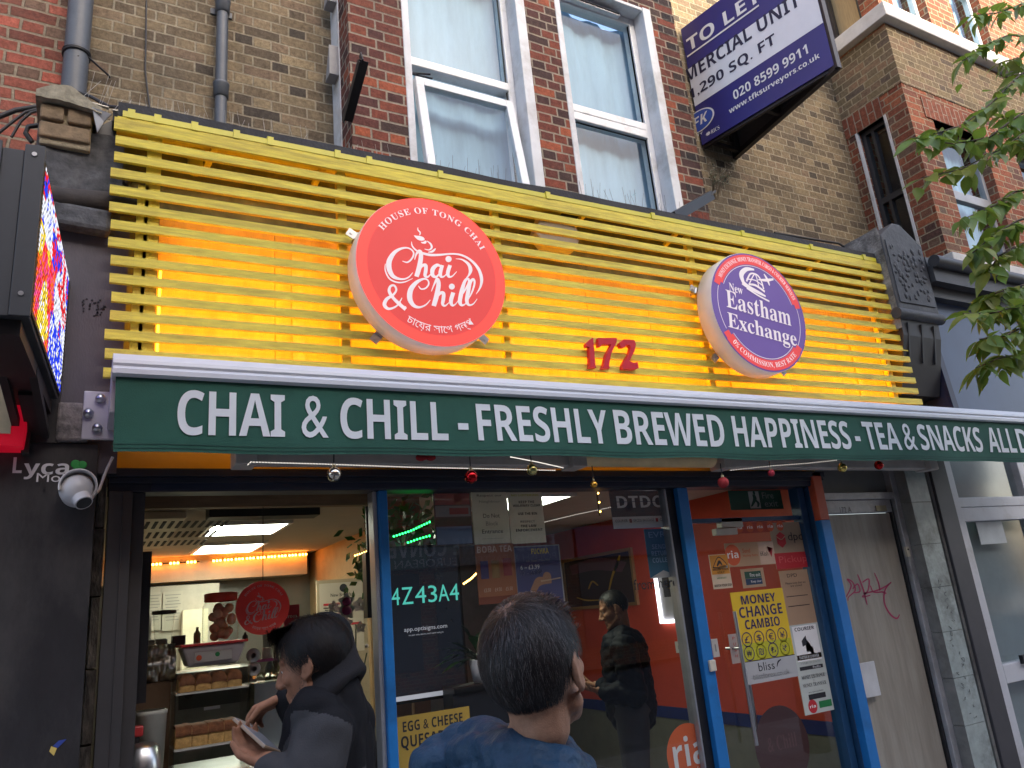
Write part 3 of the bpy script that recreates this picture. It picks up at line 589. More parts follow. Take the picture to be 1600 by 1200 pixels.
# house number, cut from thick red board
nb = MB(); YNB = -.255
gx = lambda u, v, y: tuple(P(800 + u / 4, 300 + v / 4, YNB)[i] + (y if i == 1 else 0) for i in range(3))
ONE = [(462, 948), (500, 912), (508, 912), (522, 1085), (528, 1098), (482, 1098), (488, 1085), (484, 965), (468, 968)]
SEV = [(540, 912), (655, 912), (655, 935), (620, 1010), (606, 1088), (614, 1102), (562, 1102), (572, 1088), (590, 1015), (622, 952), (560, 952), (556, 965), (542, 965)]
TWO = [(672, 945), (700, 920), (765, 925), (775, 950), (768, 990), (735, 1055), (760, 1068), (785, 1062), (793, 1100), (770, 1108), (690, 1104), (692, 1075), (735, 1005), (742, 970), (732, 955), (712, 955), (704, 970), (680, 970)]
for k, poly in enumerate((ONE, SEV, TWO)):
    nb = MB(); nb.prism(poly, 0, .028, 0, f=lambda u, v, y: gx(u, v, y))
    nb.build('house_number', mat('dark red painted board', (.55, .010, .028), .45, var=.05), **L_(('red digit one, first of the house number on the slats', 'red digit seven in the middle of the house number', 'red digit two, last of the house number on the slats')[k], 'number', 'digits of the house number'))

# ------------------------------------------------------------------ awning
M_green = mat('green awning canvas', (.015, .092, .065), .8, var=.12, scale=5, bump=.0012, bscale=300, stain=(.012, .075, .055), stain_amt=.1)
M_alu = mat('white coated aluminium', (.62, .65, .70), .35, var=.04)
aw = thing('awning', 'folded green shop awning in a long white cassette with white capitals', 'awning', (3.5, -.35, 2.3))
YV = -.50; AX0, AX1 = .067, 6.62; zt = lambda x: 2.605 + .0042 * x
prof = [(-.22, 2.60), (-.22, 2.70), (-.30, 2.715), (-.42, 2.708), (-.49, 2.69), (-.515, 2.66), (-.518, 2.645), (-.512, 2.635), (-.522, 2.622), (-.522, 2.603), (-.505, 2.595), (-.40, 2.59)]
m = MB(); V = [(x, y, z + .0042 * x) for x in (AX0 - .012, AX1) for y, z in prof]; n = len(prof)
m.add(V, [(k, (k + 1) % n, n + (k + 1) % n, n + k) for k in range(n)] + [tuple(range(n))[::-1], tuple(range(n, 2 * n))]); m.build('cassette', M_alu, aw)
m = MB(); nx, nz = 130, 10; V = []
for j in range(nz + 1):
    for i in range(nx + 1):
        x = AX0 + (AX1 - AX0) * i / nx; t = j / nz; zz = zt(x) * (1 - t) + (2.305 + .003 * x + .004 * math.sin(x * 7)) * t
        yy = YV + (.008 * math.sin(x * 2.3) + .005 * math.sin(x * 5.7 + 1) + .006 * noise.noise((x * 3, t * 2, 0))) * t; V.append((x + .006 * (t if i == 0 else 0), yy, zz))
m.add(V, [(j * (nx + 1) + i, (j + 1) * (nx + 1) + i, (j + 1) * (nx + 1) + i + 1, j * (nx + 1) + i + 1) for j in range(nz) for i in range(nx)], 0, True)
va = m.build('valance', M_green, aw)
m = MB()
for t in (.05, .9, .95):
    V = []
    for i in range(nx + 1):
        x = AX0 + (AX1 - AX0) * i / nx; zz = zt(x) * (1 - t) + (2.305 + .003 * x + .004 * math.sin(x * 7)) * t; yy = YV - .0015 + (.008 * math.sin(x * 2.3) + .005 * math.sin(x * 5.7 + 1) + .006 * noise.noise((x * 3, t * 2, 0))) * t; V += [(x, yy, zz), (x, yy, zz - .003)]
    m.add(V, [(2 * i, 2 * i + 1, 2 * i + 3, 2 * i + 2) for i in range(nx)])
m.build('seam', mat('dark green thread', (.008, .05, .037), .8), va)
m = MB()
def vy(x, z):
    t = max(0, min(1, (zt(x) - z) / .3)); return YV - .004 + (.008 * math.sin(x * 2.3) + .005 * math.sin(x * 5.7 + 1) + .006 * noise.noise((x * 3, t * 2, 0))) * t
for t, a, c in (('CHAI', 277, 445), ('&', 471, 513), ('CHILL', 532, 699), ('-', 715, 731), ('FRESHLY', 745, 949), ('BREWED', 961, 1131), ('HAPPINESS', 1147, 1327), ('-', 1336, 1344), ('TEA', 1351, 1405), ('&', 1411, 1430), ('SNACKS', 1436, 1535), ('ALL', 1546, 1587), ('DAY', 1592, 1646)):
    cy = 652 + (a - 277) * .0345; x0, x1 = P(a, cy, YV).x, P(c, cy, YV).x; z0 = 2.373 + .0035 * x0; z1 = z0 + .182
    if t == '-': z0, z1 = z0 + .052, z0 + .083
    m.text(t, x0, x1, z0, z1, 0, 0, 'b', f=lambda x, z, y: (x, vy(x, z), z), sp=.95 if len(t) > 2 else 1)
m.build('lettering', mat('white vinyl lettering', (.70, .76, .80), .5, var=.03), va)
# roller, its covers, side plates and front arm below the cassette
m = MB()
def halfpipe(mb, x0, x1, yc, zc, r, mi=0):
    n = 16; V = []
    for x in (x0, x1):
        for k in range(n + 1):
            a = math.pi * (.5 + k / n) ; V.append((x, yc + r * math.cos(a) * 1.0, zc + r * math.sin(a)))
    mb.add(V, [(k, k + 1, n + 2 + k, n + 1 + k) for k in range(n)], mi, True); mb.add(V[:n + 1], [tuple(range(n + 1))[::-1]], mi); mb.add(V[n + 1:], [tuple(range(n + 1))], mi)
m.cyl((.2, -.24, 2.45), (5.9, -.24, 2.45), .055, n=20); m.build('roller', mat('galvanised tube', (.35, .34, .32), .4, metal=.6), aw)
m = MB(); halfpipe(m, P(893, 720, -.25).x, P(1112, 720, -.25).x, -.24, P(1000, 712, -.27).z, .06); m.build('arm_cover', mat('amber tinted arm cover', (.75, .58, .30), .4), aw)  # amber glow of the leds is put into the white cover's colour
za, zb_ = P(690, 729, -.24).z, P(690, 702, -.24).z
for x0_, x1_ in ((P(372, 715, -.2).x, P(890, 715, -.2).x), (P(1114, 715, -.2).x, 5.3)):
    m = MB(); m.box(x0_, x1_, -.28, -.2, za, zb_); m.box(x0_ - .03, x0_ + .06, -.32, -.19, za - .012, zb_ + .01); m.box(x1_ - .06, x1_ + .03, -.32, -.19, za - .012, zb_ + .01); m.build('folded_arm', mat('grey arm', (.50, .47, .43), .45), aw, bevel=.006)
m = MB(); a = RX(129, 181, 613, 688, -.16); m.box(a[0], a[1] + .1, -.175, -.16, a[2], a[3]); m.box(a[1] - .03, a[1] + .02, -.45, -.176, a[2] + .04, a[3] - .02)
bo = MB()
for px, py in ((157, 623), (138, 646), (152, 669)): c = P(px, py, -.18); bo.lathe((c.x, -.19, c.z), [(.001, -.012), (.012, -.010), (.019, 0), (.019, .012)], 12, 0, 'y')
o_ = m.build('wall_plate', mat('pale plate', (.55, .53, .58), .5, var=.1), aw, bevel=.004); bo.build('bolts', M_steel, o_)
# ------------------------------------------------------------------ shop front frame, glass, door
M_navy = mat('navy black paint', (.018, .02, .032), .45, var=.25, bump=.001, bscale=40)
M_char = mat('charcoal metal', (.042, .040, .041), .5, var=.25, scale=3)
M_blue = mat('bright blue paint', (.012, .16, .46), .4, var=.1, stain=(.01, .09, .25), stain_amt=.1)
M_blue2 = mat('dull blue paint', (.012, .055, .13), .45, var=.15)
M_coral = mat('coral red paint', (.55, .10, .05), .5, var=.1)
M_shopglass = glassmat('shop glass', (.88, .9, .9), 1.55)
M_dk = mat('near black paint', (.01, .01, .012), .4)
fr = thing('shop_frontage', 'navy and bright blue shop front with open serving hatch and glass door', 'shop front', (2.3, 0, 0))
ZB0, ZB1 = P(700, 765, -.06).z, P(700, 736, -.06).z
b = MB(); xl, xr = P(170, 750, -.06).x, P(1281, 745, -.06).x
b.box(xl, xr, -.10, .05, ZB1 - .035, ZB1); b.box(xl, xr, -.085, .05, ZB1 - .06, ZB1 - .035); b.box(xl, xr, -.07, .05, ZB0, ZB1 - .06); b.box(xl + .16, xr - .05, -.075, -.0702, ZB0 + .005, ZB0 + .04, 1)
b.build('head_beam', [M_navy, mat('navy panel', (.02, .026, .05), .35)], fr, bevel=.006)
b = MB(); b.box(xl, xr, -.03, .02, ZB1 + .001, 2.60); b.build('fascia_board', mat('yellow lower fascia', (.6, .42, .12), .6, var=.12, scale=4), fr)
xp0, xp1 = P(163, 900, -.06).x, P(222, 900, -.06).x
b = MB(); b.box(xp0, xp1 - .05, -.09, .06, 0, ZB0); b.box(xp1 - .049, xp1, -.05, .06, 0, ZB0); b.box(xp0 + .05, xp0 + .055, -.094, -.0905, 0, ZB0); b.build('post', M_char, fr, bevel=.004)
m1a, m1b = P(588, 900, -.04).x, P(606, 900, -.04).x
b = MB(); b.box(m1a, m1a + .022, -.03, .05, 0, ZB0, 1); b.box(m1a + .0225, m1b + .01, -.055, .05, 0, ZB0); b.build('mullion', [M_blue, mat('silver trim', (.4, .42, .45), .3, metal=.6)], fr, bevel=.004)
m2a, m2c, m2b = P(1056, 860, -.04).x, P(1070, 860, -.04).x, P(1086, 860, -.04).x
b = MB(); b.box(m2a - .012, m2a, -.03, .05, 0, ZB0, 2); b.box(m2a, m2c, -.02, .05, 0, ZB0, 1); b.box(m2c, m2b, -.055, .05, 0, ZB0); b.build('mullion', [M_blue, M_dk, mat('silver trim', (.4, .42, .45), .3, metal=.6)], fr, bevel=.004)
r0, r1, r2, r3 = P(1268, 900, 0).x, P(1284, 900, -.03).x, P(1299, 900, -.09).x, P(1313, 900, -.09).x
zc = P(1300, 812, -.09).z
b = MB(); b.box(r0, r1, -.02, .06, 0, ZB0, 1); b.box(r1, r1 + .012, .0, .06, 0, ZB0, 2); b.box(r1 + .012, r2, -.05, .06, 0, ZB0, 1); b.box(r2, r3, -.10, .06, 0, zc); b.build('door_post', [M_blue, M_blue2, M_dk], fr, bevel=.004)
MB().box(r2, r3, -.10, .05, zc + .001, ZB1 - .003).build('coral_post', M_coral, fr, bevel=.004)
gz = MB().quad((m1b, 0, .35), (m2a, 0, .35), (m2a, 0, ZB0), (m1b, 0, ZB0)); gz.build('pane', M_shopglass, fr)
b = MB().box(m1b + .01, m2a - .025, -.04, .04, 0, .35); b.build('stall_riser', M_blue, fr)
dr = MB(); dg = .018
dr.quad((m2b + .06, dg, .16), (r0 - .01, dg, .16), (r0 - .01, dg, P(1180, 815, 0).z), (m2b + .06, dg, P(1180, 815, 0).z)); d_ = dr.build('door', M_shopglass, fr)
zd = P(1180, 815, 0).z
h = MB()
for xx, yy in ((P(1152, 1000, -.03).x, -.045), (P(1162, 1000, .06).x, .075)): h.cyl((xx, yy, P(1150, 1172, yy).z), (xx, yy, P(1150, 955, yy).z), .011, n=12)
xx = P(1152, 1000, -.03).x
for zz in (1.75, 1.28): h.cyl((xx, -.045, zz), (xx, .075, zz), .008, n=10)
h.build('handle', M_steel, d_)
h = MB(); h.box(*[P(1122, 815, .03).x, P(1155, 815, .03).x], .0, .05, zd - .03, zd + .03); h.box(P(1112, 830, .03).x, P(1145, 830, .03).x, -.012, .03, zd - .075, zd - .035); h.build('patch_fitting', mat('cream metal', (.5, .47, .4), .4), d_, bevel=.003)
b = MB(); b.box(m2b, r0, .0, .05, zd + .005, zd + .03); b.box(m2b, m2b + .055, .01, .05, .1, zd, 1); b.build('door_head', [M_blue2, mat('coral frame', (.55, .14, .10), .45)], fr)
b = MB(); c = P(1112, 1040, -.06); b.box(c.x - .022, c.x + .022, -.075, -.056, c.z - .03, c.z + .03); b.build('lock_box', mat('cream plastic box', (.62, .58, .48), .4), fr, bevel=.004)

# ------------------------------------------------------------------ the room behind
ZC, YBK, XW0, XW1, ZF = 2.36, 4.5, .06, 4.44, .12
def PZ(px, py, z):
    a = P(px, py, 0); d = a - CAM; return CAM + d * ((z - CAM.z) / d.z)
M_ceil = mat('ceiling tiles', (.42, .37, .30), .8, var=.05)
M_rwall = mat('red wall paint', (.60, .075, .04), .45, var=.08)
M_dado = mat('grey green dado', (.16, .16, .13), .6); M_bstrip = mat('blue strip paint', (.015, .03, .16), .5)
M_kwall = mat('stainless kitchen wall', (.22, .22, .21), .35, metal=.5, var=.12)
structure(MB().box(XW0, XW1, .06, YBK, ZC, ZC + .1), 'ceiling', M_ceil)
structure(MB().box(XW0, XW1, .06, YBK, ZF - .1, ZF), 'floor', mat('floor tiles', (.2, .18, .16), .4))
structure(MB().box(XW0, XW1, YBK, YBK + .1, ZF, ZC), 'wall_back', M_kwall)
structure(MB().box(XW0 - .1, XW0, .06, YBK, ZF, ZC), 'wall_left', mat('cream wall', (.4, .36, .28), .7))
m = MB(); m.box(XW1, XW1 + .08, .06, YBK, .71, ZC, 0); m.box(XW1 - .012, XW1 + .08, .06, YBK, .62, .709, 1); m.box(XW1, XW1 + .08, .06, YBK, ZF, .619, 2); structure(m, 'wall_right', [M_rwall, M_bstrip, M_dado])
structure(MB().box(-.3, 6.8, .62, .70, 2.47, 2.62).box(XW0 - .1, 6.8, .05, .7, ZC + .101, 2.47), 'upper_floor', M_dark)
m = MB(); m.box(XW0, 1.95, YBK - .3, YBK - .001, ZC - .22, ZC - .001); structure(m, 'beam', mat('cream bulkhead', (.5, .42, .30), .5))
m = MB(); m.box(XW0 + .1, P(590, 790, .25).x, .2, .26, P(400, 794, .25).z, ZC - .001); structure(m, 'lintel', mat('brown timber', (.22, .13, .06), .6, var=.25, stretch=(1, 1, 6)))
m = MB(); m.box(2.05, 2.1, 2.6, YBK, ZF, ZC); structure(m, 'partition', mat('tan partition', (.36, .25, .13), .7))
M_panel = emis('ceiling panel light', (.95, 1.0, .80), 3.6)
M_or = emis('orange led', (1.0, .27, .03), 12.0)
for k, (a, c) in enumerate((((317, 833), (450, 813)), ((302, 862), (413, 845)))):
    p, q_ = PZ(*a, ZC), PZ(*c, ZC); m = MB(); m.box(min(p.x, q_.x) , max(p.x, q_.x), min(p.y, q_.y), max(p.y, q_.y), ZC - .02, ZC - .012, 0)
    x0, x1, y0, y1 = min(p.x, q_.x), max(p.x, q_.x), min(p.y, q_.y), max(p.y, q_.y)
    t = thing('ceiling_light', ('bright white ceiling panel, the nearer and larger of two in the hatch', 'bright white ceiling panel, the farther and smaller of two in the hatch')[k], 'ceiling light', ((x0 + x1) / 2, (y0 + y1) / 2, ZC - .03), 'ceiling panel lights')
    m.build('diffuser', M_panel, t); f = MB()
    for bx in ((x0 - .03, x0 - .001, y0 - .03, y1 + .03), (x1 + .001, x1 + .03, y0 - .03, y1 + .03), (x0, x1, y0 - .03, y0 - .001), (x0, x1, y1 + .001, y1 + .03)): f.box(bx[0], bx[1], bx[2], bx[3], ZC - .025, ZC - .001)
    f.build('frame', M_upvc, t)
t = thing('ceiling_light', 'white ceiling panel showing through the window top by the pale notices', 'ceiling light', (2.6, 1.3, ZC - .03), 'ceiling panel lights'); p = PZ(868, 776, ZC); m = MB(); m.box(p.x - .45, p.x + .03, p.y - .15, p.y + .45, ZC - .02, ZC - .012); m.build('diffuser', M_panel, t)
f = MB()
for bx in ((p.x - .48, p.x - .451, p.y - .18, p.y + .48), (p.x + .031, p.x + .06, p.y - .18, p.y + .48), (p.x - .45, p.x + .03, p.y - .18, p.y - .151), (p.x - .45, p.x + .03, p.y + .451, p.y + .48)): f.box(bx[0], bx[1], bx[2], bx[3], ZC - .025, ZC - .001)
f.build('frame', M_upvc, t)
# air conditioner grilles, dark duct and cable under the ceiling
t = thing('air_conditioner', 'cream slotted air conditioner grille on the ceiling inside the serving hatch', 'air conditioner', (.5, 1.5, ZC))
p, q_ = PZ(228, 822, ZC), PZ(292, 797, ZC); f = MB(); f.box(.14, q_.x, q_.y, q_.y + 1.6, ZC - .05, ZC - .001); f.build('casing', mat('cream casing', (.5, .42, .3), .5), t, bevel=.01)
for j in range(3):
    f = MB()
    for i in range(14): x = .18 + i * .045; y = q_.y + .1 + j * .5; f.box(x, x + .02, y, y + .3, ZC - .054, ZC - .0502)
    f.build('grille', M_dark, t)
p, q_ = PZ(322, 803, ZC - .03), PZ(500, 794, ZC - .03); MB().box(p.x, q_.x, q_.y, q_.y + .16, ZC - .07, ZC - .001).build('ceiling_duct', M_black, **L_('long dark box fixed to the ceiling before the panel lights', 'duct'))
# orange led festoons along the bulkhead and along the red wall
def festoon(pts, label, n, name='light_string', mt=None):
    t = thing(name, label, 'light string', pts[0]); w = MB().tube(pts, .006, 5); w.build('cord', M_dark, t)
    b = MB(); seg = [(pts[i + 1] - pts[i]).length for i in range(len(pts) - 1)]; T = sum(seg)
    for k in range(n):
        d = T * (k + .5) / n; i = 0
        while d > seg[i] and i < len(seg) - 1: d -= seg[i]; i += 1
        q = pts[i].lerp(pts[i + 1], d / seg[i])
        for j in (-1, 0, 1) if mt is None else (0,): b.ball(q + (pts[i + 1] - pts[i]).normalized() * .03 * j + Vector((0, -.012, -.004)), .011 if mt is None else .006, 6, 4)
    b.build('bulbs', mt or M_or, t); return t
yb = YBK - .33
festoon([Vector((.22, yb, ZC - .06)), Vector((.95, yb, ZC - .05))], 'orange led modules along the kitchen bulkhead, left of the gap', 5)
festoon([Vector((1.05, yb, ZC - .05)), Vector((1.95, yb, ZC - .03))], 'orange led modules along the kitchen bulkhead, right of the gap', 9)
festoon([PX(852, 832, XW1 - .05), PX(912, 815, XW1 - .05)], 'orange led light string along the top of the red wall', 9)
M_grn = emis('green led', (.02, 1.0, .12), 2.2); M_warm = emis('warm led', (1.0, .5, .1), 3.0)
festoon([P(612, 838, .5), P(640, 829, .5), P(672, 814, .5)], 'green fairy lights strung behind the window above the screen', 14, mt=M_grn)
festoon([P(634, 848, .5), P(650, 842, .5), P(672, 836, .5)], 'lower short row of green fairy lights behind the window', 8, mt=M_grn)
festoon([P(722, 912, .4), P(735, 903, .4), P(748, 890, .4)], 'warm fairy lights bunched beside the boba tea poster', 10, mt=M_warm)
festoon([P(552, 868, 1.6), P(570, 862, 1.6), P(584, 855, 1.6)], 'yellow fairy lights in the leafy garland by the hatch', 9, mt=M_warm)
def leaf_quads(mb, c, n, r, s, rg, mi=0):
    for k in range(n):
        q = Vector((rg.gauss(0, r[0]), rg.gauss(0, r[1]), rg.gauss(0, r[2]))) + Vector(c); d = Vector((rg.uniform(-1, 1), rg.uniform(-1, 1), rg.uniform(-1.2, .4))).normalized() * s; e = d.orthogonal().normalized() * s * .35
        mb.add([q, q + d * .5 + e, q + d, q + d * .5 - e], [(0, 1, 2, 3)], mi)
M_leafd = mat('dark house plant leaf', (.035, .09, .02), .45, var=.4, scale=20)
m = MB(); leaf_quads(m, P(568, 880, 1.6), 90, (.05, .05, .09), .07, rnd); m.build('leaf_garland', M_leafd, **L_('leafy green garland hanging inside at the right of the hatch', 'garland'))  # plain leafy garland made of loose leaves
m = MB(); leaf_quads(m, P(645, 815, .8), 160, (.16, .1, .12), .08, rnd); m.build('leaf_garland', mat('green tinsel', (.03, .22, .04), .4), **L_('green garland behind the window above the black screen', 'garland'))
m = MB()
for px in (612, 640, 690): x = P(px, 800, 1.0).x; m.box(x - .05, x + .05, .95, 1.0, ZF, ZC)
m.build('timber_screen', mat('brown screen timber', (.25, .13, .06), .6), **L_('brown timber screen posts behind the window beside the hatch', 'screen'))

# ------------------------------------------------------------------ posters, screens and notices (built at their real size)
INK = flat('black ink', (.02, .02, .025)); PAP = flat('white paper', (.62, .60, .56)); ORG = flat('orange print', (.62, .10, .03)); YEL = flat('yellow print', (.75, .50, .02)); WHT = flat('white print', (.82, .81, .79)); DBL = flat('dark blue print', (.02, .045, .10)); PRED = flat('red print', (.48, .02, .03)); PGRY = flat('grey print', (.25, .25, .24)); PGRN = flat('green print', (.02, .20, .06)); BRN = flat('brown print', (.45, .19, .09)); PUR = flat('purple print', (.07, .05, .16)); TAN = flat('peach paper', (.60, .42, .28)); OLV = flat('yellow green print', (.50, .48, .02)); INDG = flat('indigo ink', (.03, .02, .10)); MID = flat('mid blue print', (.22, .34, .52)); SKIN_P = flat('printed skin', (.35, .18, .10)); FE = flat('fire sign green', (.02, .075, .045))
for q_ in (PAP, TAN, BRN, flat('greyish paper', (.80, .76, .68))):      # thin paper lets some light through
    n_ = q_.node_tree; tl = n_.nodes.new('ShaderNodeBsdfTranslucent'); ms = n_.nodes.new('ShaderNodeMixShader'); ms.inputs[0].default_value = .4; b_ = n_.nodes['Principled BSDF']
    n_.links.new(b_.inputs['Base Color'].links[0].from_socket, tl.inputs[0]); n_.links.new(b_.outputs[0], ms.inputs[1]); n_.links.new(tl.outputs[0], ms.inputs[2]); n_.links.new(ms.outputs[0], n_.nodes['Material Output'].inputs[0])
def poster(name, label, cat, px, Y, items, base, tilt=0.0, group=None):
    a = RX(*px, Y); w, h = a[1] - a[0], a[3] - a[2]; mats = [base]; m = MB()
    f = lambda u, v, y: (a[0] + u * w + v * 0 , y, a[2] + v * h + tilt * u * w)
    def mi(mm):
        if mm not in mats: mats.append(mm)
        return mats.index(mm)
    m.hexa([f(0, 0, Y), f(1, 0, Y), f(0, 0, Y + .003), f(1, 0, Y + .003), f(0, 1, Y), f(1, 1, Y), f(0, 1, Y + .003), f(1, 1, Y + .003)])
    for k, it in enumerate(items):
        y = Y - .0012 - .0005 * (k % 4)
        if it[0] == 'r': m.quad(f(it[1], it[2], y), f(it[3], it[2], y), f(it[3], it[4], y), f(it[1], it[4], y), mi(it[5]))
        elif it[0] == 't': m.text(it[1], it[2], it[4], it[3], it[5], y, mi(it[6]), it[7] if len(it) > 7 else 'n', f=f, res=2)
        elif it[0] == 'c':
            n = 28; m.add([f(it[1] + it[3] * math.cos(2 * math.pi * q / n), it[2] + it[3] * w / h * math.sin(2 * math.pi * q / n), y) for q in range(n)], [tuple(range(n))], mi(it[4]))
        elif it[0] == 'o':
            n = 28; V = [f(it[1] + rr * math.cos(2 * math.pi * q / n), it[2] + rr * w / h * math.sin(2 * math.pi * q / n), y) for rr in (it[3], it[3] * .86) for q in range(n)]; m.add(V, [(q, (q + 1) % n, (q + 1) % n + n, q + n) for q in range(n)], mi(it[4]))
        elif it[0] == 'p': m.add([f(u, v, y) for u, v in it[1]], [tuple(range(len(it[1])))], mi(it[2]))
        elif it[0] == 's': m.ribbon(it[1], lambda u, v: f(u, v, y), mi(it[2]), 5)
    return m.build(name, mats, **L_(label, cat, group))
def lines(x0, x1, ys, h, m): return [('r', x0 + (x1 - x0) * .06 * (i % 3), y, x1 - (x1 - x0) * .09 * ((i * 2) % 3), y + h, m) for i, y in enumerate(ys)]
def logo_ria(cx, cy, r, k): return [('c', cx, cy, r, ORG), ('t', 'ria', cx - r * .72, cy - r * k * .42, cx + r * .72, cy + r * k * .55, WHT, 'b')]
YP = .03
cur = []
for i, ch in enumerate('£$€¥₩₪₺₹'):
    u, v = .16 + .225 * (i % 4), .475 if i < 4 else .325
    cur += [('o', u, v, .095, INDG), ('t', ch, u - .045, v - .036, u + .045, v + .036, INDG)]
poster('poster', 'yellow MONEY CHANGE CAMBIO poster with currency signs on the glass door', 'poster', (1152, 1236, 921, 1066), .012, [('r', .02, .245, .98, .43, OLV), ('r', 0, 0, 1, .235, flat('silver print', (.42, .43, .44))), ('r', 0, .236, 1, .243, INK), ('t', 'MONEY', .17, .855, .83, .955, INDG, 'b'), ('t', 'CHANGE', .1, .71, .92, .83, INDG, 'b'), ('t', 'CAMBIO', .17, .58, .83, .685, INDG, 'b'), ('t', 'bliss', .28, .12, .58, .21, INK), ('s', [(.62, .14, .01), (.66, .19, .02), (.72, .21, .01)], INK), ('s', [(.66, .12, .01), (.7, .15, .02), (.76, .18, .01)], INK), ('t', 'blissforex.co.uk', .16, .04, .84, .10, INK)] + cur, YEL)
poster('notice', 'long peach and white strip with COURIER SERVICE notice at the door edge', 'notice', (1237, 1283, 889, 1118), .014, [('r', 0, 0, 1, .61, flat('pale green paper', (.50, .54, .50))), ('t', 'DPD', .25, .95, .6, .975, INK), ('t', 'Please note that we', .15, .90, .85, .915, INK), ('t', 'are closed', .3, .88, .7, .895, INK), ('r', .1, .81, .85, .815, INK), ('r', .1, .74, .85, .745, INK), ('r', .08, .355, .92, .60, WHT), ('t', 'COURIER', .16, .565, .84, .59, INK, 'b'), ('t', 'SERVICE', .18, .535, .82, .56, INK, 'b'), ('s', [(.50, .508, .09), (.47, .485, .11), (.44, .46, .09), (.34, .445, .07), (.24, .452, .05)], INK), ('s', [(.44, .462, .09), (.56, .448, .07), (.60, .425, .06), (.68, .42, .05)], INK), ('s', [(.50, .50, .06), (.40, .485, .05), (.33, .475, .04)], INK), ('r', .54, .475, .74, .502, ORG), ('c', .53, .522, .06, INK), ('r', .08, .365, .92, .40, BRN), ('t', 'FASTER & CHEAPER', .16, .372, .84, .392, WHT), ('t', 'WORLDWIDE PARCELS', .15, .335, .85, .35, INK), ('r', .1, .295, .9, .32, INK), ('t', 'FedEx', .55, .30, .82, .315, WHT), ('t', 'MONEY EXCHANGE', .1, .235, .9, .26, INK, 's'), ('t', '&', .46, .21, .54, .228, INK, 's'), ('t', 'MONEY TRANSFER', .1, .18, .9, .205, INK, 's'), ('t', 'are now available', .25, .14, .75, .15, INK), ('r', .22, .095, .8, .13, INK), ('t', 'WESTERN UNION', .26, .105, .76, .12, YEL, 'b'), ('c', .3, .05, .15, PRED), ('t', 'ria', .2, .04, .4, .062, WHT, 'b'), ('r', .52, .03, .95, .075, PGRN), ('t', '£ $', .6, .04, .85, .065, WHT, 'b')], TAN)
poster('sticker', 'cream over red Pickup sticker with red cube, top corner of the door', 'sticker', (1207, 1263, 816, 888), .016, [('r', 0, 0, 1, .34, PRED), ('t', 'dpd', .46, .54, .88, .78, INK), ('p', [(.14, .72), (.26, .80), (.38, .72), (.38, .54), (.26, .45), (.14, .54)], PRED), ('s', [(.14, .70, .02), (.26, .63, .02), (.38, .70, .02)], TAN), ('s', [(.26, .63, .02), (.26, .47, .02)], TAN), ('t', 'Pickup', .1, .08, .88, .27, flat('pinkish print', (.62, .10, .10)))], flat('cream card', (.38, .28, .19)), tilt=-.0)
poster('sticker', 'wide peach money transfer sticker with orange disc on the door', 'sticker', (1134, 1212, 847, 884), .017, logo_ria(.13, .5, .15, 2.2) + [('t', 'Send', .33, .56, .48, .74, ORG), ('t', 'money here', .33, .36, .62, .5, ORG), ('r', .66, .02, .98, .98, flat('pale peach', (.66, .48, .36))), ('t', 'bKash', .68, .38, .84, .58, INK), ('p', [(.86, .5), (.95, .68), (.9, .3), (.84, .78)], PRED)], TAN)
poster('sticker', 'orange triangle warning sticker on cream paper at the door hinge side', 'sticker', (1111, 1141, 866, 920), .0165, [('r', .03, .42, .97, .98, flat('warning orange', (.62, .26, .03))), ('s', [(.12, .62, .03), (.5, .92, .03), (.88, .62, .03), (.12, .62, .03)], INK), ('s', [(.35, .66, .06), (.5, .78, .1), (.62, .68, .05)], INK), ('t', 'WATCH YOUR', .08, .53, .92, .585, INK, 'b'), ('t', 'STEP', .3, .45, .7, .50, INK, 'b'), ('t', 'IMPORTANT', .25, .28, .75, .33, PGRN), ('t', 'WATCH YOUR STEP', .05, .06, .95, .13, INK, 'b')], flat('cream paper', (.62, .5, .36)))
poster('notice', 'small Fire exit Keep clear notice in the middle of the door', 'notice', (1159, 1195, 888, 918), .0165, [('r', .14, .48, .86, .85, FE), ('r', .14, .15, .86, .47, DBL), ('t', 'Fire exit', .36, .56, .82, .76, WHT), ('t', 'Keep clear', .36, .22, .82, .38, WHT), ('c', .24, .32, .08, WHT)], TAN)
poster('sticker', 'strip of small orange oval logos along the top of the door', 'sticker', (1148, 1228, 816, 832), .0165, [q for i in range(5) for q in logo_ria(.08 + .2 * i, .55, .07, 4.6)], flat('red strip', (.46, .06, .035)))
poster('sticker', 'white PUSH sticker beside the long door handle', 'sticker', (1141, 1156, 990, 1037), .0162, [('t', ch, .38, .8 - .2 * i, .62, .9 - .2 * i, PRED) for i, ch in enumerate('PUSH')], flat('greyed white', (.45, .36, .32)))
poster('sticker', 'small white oval bell sticker on the door edge', 'sticker', (1113, 1123, 998, 1027), -.058, [('r', .4, .3, .6, .7, PGRY)], PAP)
poster('sign', 'dark green Fire exit running man sign above the door', 'sign', (1140, 1222, 766, 796), .10, [('r', .36, .06, .56, .94, flat('pale sign', (.45, .46, .42))), ('s', [(.46, .78, .05), (.47, .55, .07), (.42, .3, .05), (.38, .15, .03)], FE), ('s', [(.47, .5, .05), (.52, .32, .05), (.50, .12, .03)], FE), ('c', .47, .86, .025, FE), ('t', 'Fire', .62, .55, .84, .88, PGRY), ('t', 'exit', .64, .12, .90, .44, PGRY)], FE)
